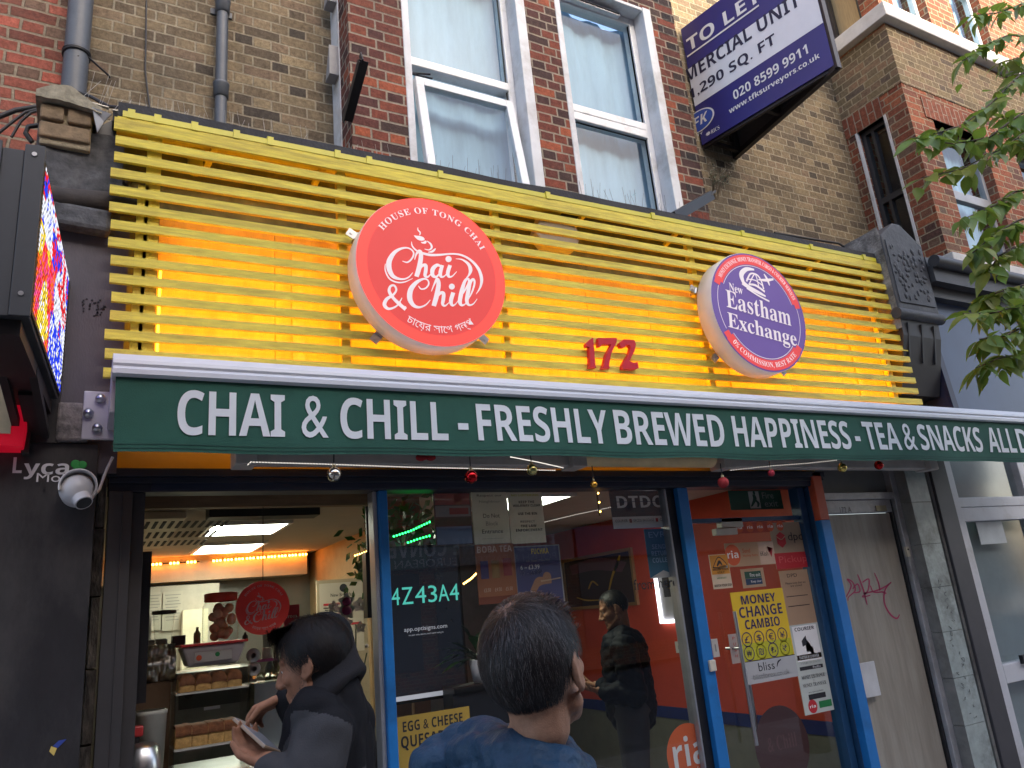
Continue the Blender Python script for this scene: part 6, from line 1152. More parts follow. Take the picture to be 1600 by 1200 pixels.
# blender, foil pack, boxes, bucket, kettle, mugs
Yb = .45; a = dims(236, 275, 953, 1010, Yb); cb, rb_ = (a[0] + a[1]) / 2, (a[1] - a[0]) / 2
t = thing('blender_jug', 'clear ribbed blender jug with a dark lid', 'blender', (cb, Yb, a[2])); m = MB(); m.lathe((cb, Yb, a[2]), [(.001, 0), (rb_ * .62, 0), (rb_ * .9, a[3] - a[2] - .02), (rb_ * .84, a[3] - a[2] - .02)], 20); m.build('jug', M_clear, t)
m = MB(); m.lathe((cb, Yb, a[3]), [(.001, .0), (rb_, -.004), (rb_, -.018), (rb_ * .8, -.02)], 20); m.build('lid', mat('dark lid', (.035, .025, .022), .4), t)
a = dims(214, 273, 1008, 1065, .42); m = MB(); n = 14; V = []
for j in range(n + 1):
    for i in range(n + 1):
        u, v = i / n, j / n; V.append((a[0] + (a[1] - a[0]) * (u + .04 * noise.noise((u * 4, v * 4, 2))), .42 - .07 * math.sin(math.pi * v) - .05 * noise.noise((u * 5, v * 5, 7)) - .012 * noise.noise((u * 10, v * 10, 1)), a[2] + (a[3] - a[2]) * v))
m.add(V, [(j * (n + 1) + i, j * (n + 1) + i + 1, (j + 1) * (n + 1) + i + 1, (j + 1) * (n + 1) + i) for j in range(n) for i in range(n)], 0, True); V2 = [(x, .56, z) for x, y, z in (V[0], V[n], V[-1], V[-1 - n])]; m.add([V[0], V[n], V[-1], V[-1 - n]] + V2, [(4, 7, 6, 5), (0, 4, 5, 1), (3, 2, 6, 7)]); m.build('foil_bag', mat('crumpled foil', (.80, .78, .70), .38, metal=1.0), **L_('crumpled silver foil bag on a brown box in the hatch', 'foil bag'))
a2 = dims(222, 266, 1066, 1112, .42); MB().box(a2[0] - .03, a2[1], .4, .58, zc + .002, a2[3]).build('cardboard_box', mat('brown cardboard', (.16, .10, .06), .8), bevel=.004, **L_('brown box below the silver foil bag', 'box'))
a = dims(203, 262, 1112, 1170, .2); cbk = (a[0] + a[1]) / 2; rbk = (a[1] - a[0]) / 2; t = thing('plastic_bucket', 'translucent white plastic bucket with lid rim behind the kettle', 'bucket', (cbk, .25, zc)); m = MB(); m.lathe((cbk, .25, zc + .002), [(.001, 0), (rbk * .85, 0), (rbk, a[3] - zc - .02), (rbk * 1.03, a[3] - zc - .018), (rbk * 1.03, a[3] - zc - .004), (rbk * .9, a[3] - zc)], 28); m.build('body', mat('translucent white', (.38, .38, .33), .35), t)
a = dims(200, 262, 1160, 1230, .1); ck = (a[0] + a[1]) / 2 - .02; rk_ = (a[1] - a[0]) / 2; t = thing('kettle', 'brushed steel kettle with a red topped handle at the hatch corner', 'kettle', (ck, .1, zc)); m = MB(); m.lathe((ck, .12, zc + .001), [(.001, 0), (rk_, 0), (rk_ * 1.02, .08), (rk_ * .85, a[3] - zc - .02), (rk_ * .5, a[3] - zc), (.001, a[3] - zc + .004)], 28); m.build('body', M_steel, t)
b = dims(203, 224, 1135, 1152, .1); m = MB(); m.box(b[0], b[1], .1, .14, b[2], b[3]); m.build('grip', mat('red grip plastic', (.42, .03, .03), .4), t, bevel=.006); MB().box((b[0] + b[1]) / 2 - .012, (b[0] + b[1]) / 2 + .012, .105, .135, a[3] - .01, b[2]).build('stem', M_black, t)
a = dims(400, 434, 1012, 1062, .5); cm = (a[0] + a[1]) / 2; t = thing('lidded_cup', 'clear tub with pink lid and white cup on top beside the man', 'tub', (cm, .5, a[2])); m = MB(); r_ = (a[1] - a[0]) / 2; m.lathe((cm, .5, a[2]), [(.001, 0), (r_ * .9, 0), (r_, (a[3] - a[2]) * .58)], 20); m.build('tub', M_clear2, t); m = MB(); m.lathe((cm, .5, a[2] + (a[3] - a[2]) * .58), [(r_ * 1.08, 0), (r_ * 1.05, .012), (.001, .014)], 20); m.build('lid', mat('pink lid', (.45, .12, .30), .4), t); m = MB(); m.lathe((cm, .5, a[2] + (a[3] - a[2]) * .62), [(r_ * .5, 0), (r_ * .4, (a[3] - a[2]) * .38), (.001, (a[3] - a[2]) * .38)], 16); m.build('cup', PAP, t)
a = dims(396, 446, 1050, 1064, .45); m = MB(); rg = random.Random(9); n = 12; V = [(a[0] + (a[1] - a[0]) * i / n, .42 + .05 * j, a[2] + (a[3] - a[2]) * (.4 + .9 * abs(noise.noise((i * 1.7, j * 2.3, 0))))) for j in range(4) for i in range(n + 1)]
m.add(V, [(j * (n + 1) + i, j * (n + 1) + i + 1, (j + 1) * (n + 1) + i + 1, (j + 1) * (n + 1) + i) for j in range(3) for i in range(n)]); m.add([(a[0], .42, zc), (a[1], .42, zc), (a[1], .57, zc), (a[0], .57, zc), (a[0], .42, a[2] - .004), (a[1], .42, a[2] - .004), (a[1], .57, a[2] - .004), (a[0], .57, a[2] - .004)], [(0, 1, 5, 4), (1, 2, 6, 5), (2, 3, 7, 6), (3, 0, 4, 7), (4, 5, 6, 7)]); m.build('foil_tray', mat('bright crinkled foil', (.6, .68, .6), .2, metal=1), **L_('crinkled shiny foil tray on the counter beside the cabinet', 'foil tray'))
for k, (px, py, lab) in enumerate(((396, 1024, 'upturned clear glass beside the cabinet, the upper of two'), (397, 1045, 'upturned clear glass beside the cabinet, the lower of two'))):
    c = P(px, py, .42); m = MB(); m.lathe((c.x, .42, c.z), [(.012, -.004), (.03, 0), (.033, .004), (.024, .05), (.001, .052)], 20, 0, 'y'); m.build('drinking_glass', mat('cut glass', (.42, .42, .40), .12, spec=.8), **L_(lab, 'glass', 'glasses beside the cabinet'))
for px, y0, y1, w, col, lab in ((308, 980, 1006, 11, (.34, .30, .18), 'small cream bottle between the blender and the sweet jar'), (383, 988, 1002, 9, (.03, .025, .025), 'small dark bottle top beside the sweet jar')):
    a = dims(px - w / 2, px + w / 2, y0, y1, .5); c = (a[0] + a[1]) / 2; r_ = (a[1] - a[0]) / 2; h = a[3] - a[2]; m = MB(); m.lathe((c, .5, a[2]), [(.001, 0), (r_, 0), (r_, h * .62), (r_ * .4, h * .8), (r_ * .4, h), (.001, h)], 16); m.build('bottle', mat(lab[:12], col, .4), **L_(lab, 'bottle'))
a = dims(270, 290, 993, 1009, .46); MB().box(a[0], a[1], .46, .54, a[2], a[3]).build('carton', mat('dark carton', (.05, .03, .035), .5), bevel=.002, **L_('small dark carton beside the blender', 'carton'))
# round sign, red card, menu board, white notices, dark screen edge, back counter
M_rc = mat('dull red card', (.80, .11, .085), .5); n_ = M_rc.node_tree; tl = n_.nodes.new('ShaderNodeBsdfTranslucent'); tl.inputs[0].default_value = (.8, .1, .08, 1); ms = n_.nodes.new('ShaderNodeMixShader'); ms.inputs[0].default_value = .5; n_.links.new(n_.nodes['Principled BSDF'].outputs[0], ms.inputs[1]); n_.links.new(tl.outputs[0], ms.inputs[2]); n_.links.new(ms.outputs[0], n_.nodes['Material Output'].inputs[0])
Yr = .21; c = P(411, 949, Yr); Rr = .5 * (P(453, 949, Yr).x - P(369, 949, Yr).x); t = thing('round_sign', 'small round red sign with white script hanging inside the hatch', 'sign', (c.x, Yr, c.z - Rr)); m = MB(); m.lathe((c.x, Yr, c.z), [(Rr, .001), (Rr, .008), (.001, .008)], 64, 0, 'y'); disc(m, c.x, c.z, Rr, Yr, 0, 64); m.build('face', M_rc, t)
g1 = lambda u, v: Vector((c.x, Yr - .003, c.z)) + (P(540 + u / 4.446, 300 + v / 4.446, YD) - Vector((1.4526, YD, 3.272))) * (Rr / .4036); m = MB(); chai_face(m, g1, (c.x, c.z), Rr, Yr - .003, 0); m.build('lettering', PAP, t); MB().cyl((c.x, Yr + .004, c.z + Rr), (c.x, Yr + .004, ZC), .002, n=5).build('cord', M_dark, t)
a = dims(444, 468, 945, 982, 1.2); m = MB(); m.box(a[0], a[1], 1.2, 1.205, a[2], a[3]); m.text('from.', a[0] + .01, a[1] - .01, a[2] + (a[3] - a[2]) * .45, a[2] + (a[3] - a[2]) * .6, 1.198, 1, 'b'); m.box(a[0], a[0] + .01, 1.206, 1.22, zc, a[3]); m.build('card_sign', [flat('pinkish red card', (.42, .02, .04)), PAP], **L_('small red square card beside the hanging round sign', 'card'))
poster('menu_board', 'cream wall menu with red section headings behind the orchid', 'menu', (500, 568, 910, 1020), 2.5, [('t', 'New Breakfast', .25, .80, .8, .85, INK), ('c', .55, .92, .09, INK), ('r', .08, .68, .45, .71, PRED), ('r', .08, .50, .4, .53, PRED), ('r', .4, .38, .9, .41, PRED), ('r', .08, .25, .45, .28, PRED)] + lines(.08, .6, (.64, .61, .58, .46, .43, .34, .31), .012, INK), flat('cream menu', (.55, .46, .36)))
MB().box(P(500, 950, 2.5).x - .02, P(570, 950, 2.5).x + .02, 2.504, 2.54, ZF, P(530, 905, 2.5).z).build('board_panel', mat('tan board', (.40, .31, .20), .7), **L_('tan panel carrying the cream menu at the back of the kitchen', 'panel'))
for px, lab in (((230, 252, 925, 985), 'pale papers pinned on the kitchen back wall, left of the purple strip'), ((254, 285, 924, 985), 'pale papers pinned on the kitchen back wall, right of the purple strip'), ((411, 445, 983, 1010), 'white handwritten note below the hanging round sign')):
    poster('notice', lab, 'notice', px, 4.1 if px[0] < 300 else 1.22, lines(.1, .9, [.9 - .08 * i for i in range(9)], .02, PGRY), flat('dull paper', (.48, .45, .38)))
m = MB(); a = dims(242, 268, 925, 985, 4.12); m.box(a[0] - .3, a[1] + .4, 4.12, 4.16, ZF, a[3] + .05); m.build('board_panel', mat('pale kitchen board', (.45, .42, .36), .6), **L_('pale board behind the blender holding pinned papers', 'panel'))
a = dims(286, 325, 952, 990, 4.0); MB().box(a[0], a[1], 4.0, 4.1, a[2] - .3, a[3]).build('kitchen_opening', mat('glowing cream opening', (.55, .52, .36), .5, emit=(.6, .55, .35), estr=.12), **L_('glowing block standing for a pale lit kitchen opening beside the sweet jar', 'opening'))  # solid box given a glow to stand in for the lit opening
m = MB(); a = dims(573, 592, 862, 965, .3); m.box(a[0], a[1] + .0, .3, .36, a[2], a[3]); m.box(a[0] + .02, a[1] - .02, .33, .345, a[3], ZC); m.build('screen', M_dk, **L_('dark hanging screen edge at the right of the hatch', 'screen'))
m = MB(); a = dims(217, 232, 870, 1098, .12); m.box(a[0], a[1], .1, .14, a[2], a[3] + .02); m.build('hatch_shutter', M_dk, **L_('dark vertical shutter edge at the left of the hatch', 'shutter'))
# orchid on the back counter
c = P(545, 1075, 1.1); t = thing('orchid', 'white orchid with purple hearts standing at the back of the hatch', 'orchid', (c.x, 1.1, 1.0)); m = MB(); tp = [P(541, 958, 1.1), P(556, 975, 1.08), P(573, 1020, 1.1)]
base = Vector((c.x, 1.1, 1.12))
for q in tp: m.tube([base, base.lerp(q, .5) + Vector((.02, 0, .02)), q], .004, 5)
m.build('stem', mat('orchid stem', (.05, .07, .03), .6), t)
MP = [mat('orchid petal', (.66, .55, .56), .6, var=.1), mat('orchid heart', (.25, .01, .10), .5)]
def flower(px, py, Y, s, heart):
    c = P(px, py, Y); m = MB()
    for k in range(5):
        a = k * 1.257 + 1.57; d = Vector((math.cos(a), -.15, math.sin(a))) * s; e = Vector((-math.sin(a), 0, math.cos(a))) * s * .42; m.add([c, c + d * .5 + e, c + d + e * .3, c + d - e * .3, c + d * .5 - e], [(0, 1, 2, 3, 4)], 0)
    m.ball(c + Vector((0, -.01, 0)), (s * (.55 if heart else .2), .008, s * (.5 if heart else .2)), 10, 6, 1 if heart else 0); m.build('flower', MP, t)
for f_ in ((541, 940, 1.06, .05, 1), (541, 954, 1.06, .055, 1), (521, 948, 1.1, .035, 0), (562, 945, 1.1, .045, 0), (540, 975, 1.1, .045, 0), (563, 980, 1.1, .035, 0), (545, 1000, 1.1, .03, 0), (531, 962, 1.1, .03, 0)): flower(*f_)
m = MB(); m.lathe((c.x, 1.1, 1.0), [(.001, 0), (.05, 0), (.065, .12), (.055, .12)], 20); m.build('pot', PAP, t)
for px, py in ((523, 998), (573, 1009)):
    q = P(px, py, 1.1); MB().ball(q, .012, 10, 7).build('bud', MP[0], t)
bc = thing('back_counter', 'dark back counter with clutter at the right end of the hatch', 'counter', (1.2, 1.1, ZF)); MB().box(1.05, 2.0, .8, 1.4, ZF, 1.0).build('body', mat('dark counter', (.05, .045, .04), .5), bc)
# plant in a white pot in the window
c = P(751, 1030, .13); t = thing('potted_plant', 'leafy green plant in a white pot in the window', 'plant', (c.x, .13, P(751, 1066, .13).z)); zp = P(751, 1066, .13).z; zq = P(751, 1030, .13).z
m = MB(); m.lathe((c.x, .13, zp), [(.001, 0), (.045, 0), (.062, zq - zp), (.055, zq - zp), (.05, zq - zp - .01), (.001, zq - zp - .01)], 24); m.build('pot', mat('white pot', (.66, .66, .64), .4), t)
m = MB(); rg = random.Random(21)
for k in range(46):
    a = rg.uniform(0, 6.28); el = rg.uniform(.1, 1.2); d = Vector((math.cos(a) * math.cos(el), math.sin(a) * math.cos(el) * .3, math.sin(el))); b0 = Vector((c.x, .13, zq - .01)); l = rg.uniform(.12, .25); s_ = d.cross(Vector((0, 0, 1))).normalized(); p1, p2 = b0 + d * l * .45, b0 + d * l * .8 + Vector((0, 0, -.02)); p3 = b0 + d * l * 1.15 + Vector((0, 0, -.07)); w = rg.uniform(.018, .03)
    m.add([b0, p1 - s_ * w * .6, p1 + s_ * w * .6, p2 - s_ * w, p2 + s_ * w, p3], [(0, 1, 2), (1, 3, 4, 2), (3, 5, 4)], 0, True)
m.build('leaves', M_leafd, t)
MB().box(P(700, 1070, .13).x, P(800, 1070, .13).x, .06, .2, zp - .03, zp - .001).box(P(700, 1070, .13).x, P(800, 1070, .13).x, .08, .2, ZF, zp - .031).build('display_ledge', M_dk, **L_('dark ledge under the potted plant in the window', 'ledge'))

# ------------------------------------------------------------------ street tree reaching in from the right
M_leaf = mat('street tree leaf', (.13, .22, .045), .42, var=.45, scale=9, spec=.4); M_leaf2 = mat('young tree leaf', (.20, .25, .045), .45, var=.35, scale=9)
for q_ in (M_leaf, M_leaf2):      # thin leaves let light through
    n_ = q_.node_tree; tl = n_.nodes.new('ShaderNodeBsdfTranslucent'); tl.inputs[0].default_value = (.20, .32, .04, 1); ms = n_.nodes.new('ShaderNodeMixShader'); ms.inputs[0].default_value = .35
    n_.links.new(n_.nodes['Principled BSDF'].outputs[0], ms.inputs[1]); n_.links.new(tl.outputs[0], ms.inputs[2]); n_.links.new(ms.outputs[0], n_.nodes['Material Output'].inputs[0]); M_bark = mat('grey bark', (.10, .08, .06), .9, var=.4, bump=.01)
tr = thing('street_tree', 'broad leaved street tree with branches reaching in from the right', 'tree', (6.4, -2.2, 0))
YT = -1.35
def leafmesh(mb, p, d, up, L, mi):
    """one pointed, keeled leaf with a drip tip"""
    d = d.normalized(); s_ = d.cross(up).normalized(); n_ = s_.cross(d); kw = rnd.uniform(.8, 1.15); prof = [(0, .0), (.12, .17 * kw), (.3, .27 * kw), (.5, .26 * kw), (.7, .17 * kw), (.86, .07), (1.0, 0)]; V = []; cu = rnd.uniform(-.05, .32); fo = rnd.uniform(.15, .6); tw_ = rnd.uniform(-.25, .25)
    for t_, w in prof:
        c = p + d * L * t_ - n_ * (L * cu * t_ * t_); c = c + s_ * (tw_ * L * t_ * t_); V += [c - s_ * w * L + n_ * w * L * fo, c, c + s_ * w * L + n_ * w * L * fo]
    mb.add(V, [(3 * i + k, 3 * i + k + 1, 3 * i + k + 4, 3 * i + k + 3) for i in range(len(prof) - 1) for k in (0, 1)], mi, True)
crown = MB(); trunk = MB(); trunk.tube([(6.5, -2.3, 0), (6.45, -2.25, 1.6), (6.4, -2.1, 3.2), (6.5, -2.0, 4.6), (6.7, -2.0, 6.5)], [.13, .11, .095, .075, .04], 12)
sprays = [([(1640, 60), (1575, 55), (1540, 70), (1505, 95)], YT), ([(1640, -10), (1600, 5), (1560, 20), (1515, 25)], YT + .1), ([(1640, 85), (1590, 120), (1550, 160), (1505, 195), (1440, 215)], YT), ([(1640, 150), (1585, 185), (1545, 215), (1490, 225), (1425, 215)], YT - .05), ([(1640, 180), (1590, 215), (1560, 235), (1500, 265), (1440, 278)], YT + .1), ([(1640, 290), (1585, 300), (1555, 320), (1500, 345)], YT), ([(1640, 330), (1590, 345), (1555, 365), (1520, 395)], YT - .1), ([(1640, 355), (1600, 380), (1560, 400), (1545, 425)], YT), ([(1640, 440), (1600, 445), (1565, 455), (1535, 465)], YT + .05), ([(1640, 460), (1590, 480), (1545, 490), (1505, 490)], YT - .05), ([(1640, 500), (1600, 510), (1570, 525), (1530, 530)], YT), ([(1640, 545), (1600, 552), (1560, 560), (1525, 575)], YT + .05), ([(1650, 120), (1610, 140), (1590, 90), (1560, 100)], YT + .15), ([(1650, 230), (1610, 235), (1580, 205), (1565, 180)], YT + .15)]
rg = random.Random(17)
for pts, Y in sprays:
    pp = [P(x, y, Y + rg.uniform(-.06, .06)) for x, y in pts]; hub = Vector((6.45, -2.05, pp[0].z - .3)); far = [hub, hub.lerp(pp[0], .6) + Vector((0, 0, .1))] + pp
    trunk.tube(far, [.022, .014] + [.008 * (1 - .75 * i / len(pp)) for i in range(len(pp))], 6)
    for i in range(len(pp) - 1):
        n = 10 if i else 6
        for k in range(n):
            q = pp[i].lerp(pp[i + 1], (k + rg.random()) / n); dr_ = (pp[i + 1] - pp[i]).normalized(); sd_ = 1 if k % 2 else -1
            d = dr_ * rg.uniform(.3, .9) + Vector((rg.uniform(-.3, .3), sd_ * rg.uniform(.2, .9), rg.uniform(-.9, .15))); up = Vector((rg.uniform(-.5, .5), rg.uniform(-.7, .3), 1))
            L = rg.uniform(.10, .165); st = q + d.normalized() * .015; leafmesh(crown, st, d, up, L, 1 if rg.random() < .4 else 0)
            if rg.random() < .55: leafmesh(crown, st + Vector((rg.uniform(-.03, .03), rg.uniform(-.05, .05), rg.uniform(-.05, .02))), Vector((rg.uniform(-.6, .4), rg.uniform(-.6, .6), -.7)), up, L * .85, 0)
# the rest of the crown, out of the frame to the right
for k in range(420):
    q = Vector((6.9 + rg.gauss(0, .7), -2.1 + rg.gauss(0, .7), 5.4 + rg.gauss(0, .9)))
    if q.x < 6.7: continue
    leafmesh(crown, q, Vector((rg.uniform(-1, 1), rg.uniform(-1, 1), rg.uniform(-1, .1))), Vector((0, 0, 1)), rg.uniform(.09, .13), 0)
crown.build('crown', [M_leaf, M_leaf2], tr); trunk.build('trunk', M_bark, tr)
# ================================================================== PEOPLE (each body one continuous skin)
def fuse(mb, vox, smooth=6, fold=None):
    """melts overlapping limb shapes into one closed surface; returns vertices and faces in world space"""
    me = bpy.data.meshes.new('tmp'); me.from_pydata([Vector(v) for v in mb.v], [], mb.f); ob = bpy.data.objects.new('tmp', me); COL.objects.link(ob)
    r = ob.modifiers.new('r', 'REMESH'); r.mode = 'VOXEL'; r.voxel_size = vox
    if smooth: s = ob.modifiers.new('s', 'SMOOTH'); s.iterations = smooth; s.factor = .5
    bpy.context.view_layer.update(); m2 = bpy.data.meshes.new_from_object(ob.evaluated_get(bpy.context.evaluated_depsgraph_get()))
    V = [v.co.copy() for v in m2.vertices]; N = [v.normal.copy() for v in m2.vertices]; F = [tuple(p.vertices) for p in m2.polygons]
    bpy.data.objects.remove(ob); bpy.data.meshes.remove(me); bpy.data.meshes.remove(m2)
    if fold: V = [v + n * fold(v) for v, n in zip(V, N)]
    return V, F
def skin_obj(name, VF, mats, parent, pick=None):
    V, F = VF; m = MB(); m.v = [tuple(v) for v in V]; m.f = F; m.s = [True] * len(F)
    m.m = [pick((V[f[0]] + V[f[2]]) / 2) for f in F] if pick else [0] * len(F)
    return m.build(name, mats, parent)
def cap(mb, a, b, ra, rb):
    """tapered limb with round ends"""
    a, b = Vector(a), Vector(b); mb.tube([a, b], [ra, rb], 14); mb.ball(a, ra, 14, 10); mb.ball(b, rb, 14, 10)
def chain(mb, pts, rs):
    for i in range(len(pts) - 1): cap(mb, pts[i], pts[i + 1], rs[i], rs[i + 1])
M_skin1 = mat('warm brown skin', (.30, .145, .085), .6, var=.2, scale=40, bump=.0008, bscale=400, spec=.22); M_skin2 = mat('light tan skin', (.37, .205, .13), .58, var=.2, scale=45, bump=.001, bscale=380, spec=.25)
class Head:
    def __init__(s, c, F, U=(0, 0, 1), k=1.0):
        s.c = Vector(c); s.F = Vector(F).normalized(); U = Vector(U); s.R = s.F.cross(U).normalized(); s.U = s.R.cross(s.F).normalized(); s.k = k
        s.M = Matrix((s.R, s.F, s.U)).transposed()
    def p(s, x, y, z): return s.c + (s.R * x + s.F * y + s.U * z) * s.k
    def shape(s, mb, beard=0):
        k = s.k; E = lambda c, r: mb.ball(s.p(*c), tuple(q * k for q in r), 24, 16, 0, s.M)
        E((0, -.012, .038), (.073, .093, .083)); E((0, .018, -.02), (.063, .070, .088)); E((0, -.035, -.01), (.062, .06, .07))
        for sd in (-1, 1):
            cap(mb, s.p(sd * .052, .0, -.06), s.p(sd * .012, .07, -.102), .020 * k, .019 * k); E((sd * .037, .057, -.022), (.023, .024, .024)); E((sd * .013, .098, -.036), (.010, .011, .009))
            cap(mb, s.p(sd * .044, .066, .026), s.p(sd * .008, .082, .026), .010 * k, .010 * k)
            # ear: shell, rim and lobe
            mb.ball(s.p(sd * .079, -.012, -.006), (.0095 * k, .017 * k, .029 * k), 14, 10, 0, s.M); mb.tube([s.p(sd * (.076 + .010 * (.5 - .5 * math.cos(t * .42 + .9))), -.008 + .024 * math.cos(t * .42 + .9), -.004 + .031 * math.sin(t * .42 + .9)) for t in range(12)], .0058 * k, 8); cap(mb, s.p(sd * .074, -.022, 0), s.p(sd * .081, -.022, -.004), .010 * k, .008 * k); E((sd * .077, -.004, -.038), (.006, .009, .009))
        for sd in (-1, 1): E((sd * .031, .068, .010), (.016, .013, .010)); E((sd * .031, .068, -.009), (.015, .011, .006))
        E((0, .076, -.100), (.020, .017, .017)); cap(mb, s.p(0, .084, .016), s.p(0, .106, -.028), .009 * k, .013 * k); E((0, .110, -.032), (.012, .010, .010))
        cap(mb, s.p(-.018, .080, -.064), s.p(.018, .080, -.064), .009 * k, .009 * k); cap(mb, s.p(-.015, .078, -.076), s.p(.015, .078, -.076), .010 * k, .010 * k); E((0, .03, -.085), (.045, .045, .03))
    def eyes(s, root):
        m = MB()
        for sd in (-1, 1): m.ball(s.p(sd * .031, .068, .004), .0115 * s.k, 14, 10); m.ball(s.p(sd * .031, .0765, .002), .0050 * s.k, 10, 6, 1)
        m.build('eyes', [mat('eye white', (.6, .58, .55), .25), mat('dark iris', (.02, .012, .008), .2)], root)
def hand(mb, w, d, n, curl=.5, k=1.0, side=1):
    """palm and five fingers: wrist w, pointing d, palm normal n; side says on which side the thumb leaves"""
    d = Vector(d).normalized(); n = Vector(n); n = (n - d * n.dot(d)).normalized(); s_ = d.cross(n) * side
    for j in (-1, 0, 1): cap(mb, w + s_ * .012 * j * k, w + (d * .085 + s_ * .024 * j) * k, .016 * k, .0125 * k)
    for j, (o, l) in enumerate(((.034, .070), (.012, .080), (-.011, .074), (-.032, .058))):
        q = w + (d * .086 + s_ * o) * k; a = .25 + curl * .5; P_ = [q]
        for t in range(3): dd = d * math.cos(a) + n * math.sin(a); q = q + dd * l * (.45, .32, .23)[t] * k; P_.append(q); a += curl * (.75 + .08 * j)
        chain(mb, P_, [.0098 * k, .009 * k, .0082 * k, .0072 * k])
    q = w + (d * .025 + s_ * .026) * k; q1 = q + (d * .035 + s_ * .030 + n * .012) * k; q2 = q1 + (d * .034 + s_ * .006 + n * .014 * (1 + curl)) * k; chain(mb, [q, q1, q2], [.014 * k, .011 * k, .0085 * k])
def hair_cap(h, rg, n, whorl, wid, length, lift, keep, flow=(0, -.2, -1), wav=0.0, rad=(.079, .099, .090), cen=(0, -.013, .040), steps=5, thin=0):
    """strands combed from the whorl over the skull; returns base cap and strand meshes in one"""
    m = MB(); nu, nv = 40, 26; V = []; kp = []
    for j in range(nv + 1):
        th = math.pi * j / nv
        for i in range(nu):
            ph = 2 * math.pi * i / nu; u = Vector((math.sin(th) * math.cos(ph), math.sin(th) * math.sin(ph), math.cos(th))); b_ = 1.0 + .02 * noise.noise(u * 6) if keep(u) else .9
            V.append(h.p(cen[0] + u.x * rad[0] * b_, cen[1] + u.y * rad[1] * b_, cen[2] + u.z * rad[2] * b_)); kp.append(keep(u))
    F = [(j * nu + i, (j + 1) * nu + i, (j + 1) * nu + (i + 1) % nu, j * nu + (i + 1) % nu) for j in range(nv) for i in range(nu)]; wl = Vector(whorl).normalized()
    for f in F:
        if all(kp[q] for q in f):
            j, i = f[0] // nu, f[0] % nu; th, ph = math.pi * (j + .5) / nv, 2 * math.pi * (i + .5) / nu; m.add([V[q] for q in f], [(0, 1, 2, 3)], 3 if thin and (Vector((math.sin(th) * math.cos(ph), math.sin(th) * math.sin(ph), math.cos(th))) - wl).length < thin else 0, True); fl = Vector(flow)
    for _ in range(n):
        u = Vector((rg.gauss(0, 1), rg.gauss(0, 1), rg.gauss(0, 1))).normalized()
        if not keep(u) or (thin and (u - wl).length < thin and rg.random() < .6 - 1.2 * (u - wl).length): continue
        dw = (u - wl); away = (dw - u * dw.dot(u)); near = away.length; g = fl - u * fl.dot(u); t = (away.normalized() * max(.15, 1.0 - near) + g * min(1, near * 1.0) + Vector((rg.gauss(0, .2), rg.gauss(0, .2), rg.gauss(0, .2)))).normalized(); t = (t - u * t.dot(u)).normalized()
        L = length * rg.uniform(.6, 1.15) * (1 if near > .3 else .75); pts = []; q = u.copy(); o = 1.0; sw = rg.uniform(0, 6.28); cr = u.cross(t)
        for k in range(steps):
            f_ = k / (steps - 1); pts.append(Vector((cen[0] + q.x * rad[0] * o, cen[1] + q.y * rad[1] * o, cen[2] + q.z * rad[2] * o))); q = (q + (t + cr * wav * math.sin(sw + f_ * 5)) * L / steps / .09).normalized(); o = 1.015 + lift * math.sin(min(1, f_ * 1.3) * math.pi * .6) * rg.uniform(.6, 1.2); t = (t + (fl - q * fl.dot(q)) * .22 ); t = (t - q * t.dot(q)).normalized()
        W = [wid * (1 - .8 * k / (steps - 1)) for k in range(steps)]; V = []
        for k in range(steps):
            c = h.p(*pts[k]); s_ = h.M @ cr; V += [c - s_ * W[k] / 2, c + s_ * W[k] / 2]
        m.add(V, [(2 * k, 2 * k + 1, 2 * k + 3, 2 * k + 2) for k in range(steps - 1)], 1 if rg.random() > .16 else 2, True)
    return m
M_hb = mat('black hair base', (.012, .010, .009), .6); M_hs = mat('black hair', (.010, .008, .0075), .5, spec=.3); M_hs2 = mat('dark brown hair', (.022, .014, .011), .5, spec=.3); M_hg = mat('greying hair', (.11, .10, .098), .5, spec=.3); M_hd = mat('near black hair', (.020, .017, .016), .5, spec=.35)
M_jk_blk = mat('black jacket cloth', (.012, .012, .014), .75, spec=.12, var=.15, bump=.0012, bscale=260); M_jk_gry = mat('charcoal jacket cloth', (.052, .052, .055), .75, spec=.12, var=.12, bump=.0012, bscale=260); M_col = mat('dark collar cloth', (.024, .023, .025), .8, spec=.12, var=.15, bump=.001, bscale=300); M_navyj = mat('navy puffer nylon', (.017, .052, .100), .5, var=.16, scale=20, bump=.011, bscale=26, spec=.25); M_bpuf = mat('black puffer nylon', (.006, .007, .010), .65, spec=.12, var=.2); M_trs = mat('dark trousers', (.02, .022, .028), .8)
def body_lower(mb, hip, R, F, zg, rs=(.095, .062, .048)):
    """pelvis, two legs and feet"""
    for sd in (-1, 1):
        h_ = hip + R * .09 * sd; k_ = h_ + F * .02 + Vector((0, 0, -(hip.z - zg) * .48)); a_ = Vector((h_.x, h_.y, zg + .09)) - F * .01; chain(mb, [h_, k_, a_], list(rs)); cap(mb, a_ + Vector((0, 0, -.045)), a_ + F * .15 + Vector((0, 0, -.055)), .042, .036)
    cap(mb, hip + R * -.07, hip + R * .07, .12, .12)
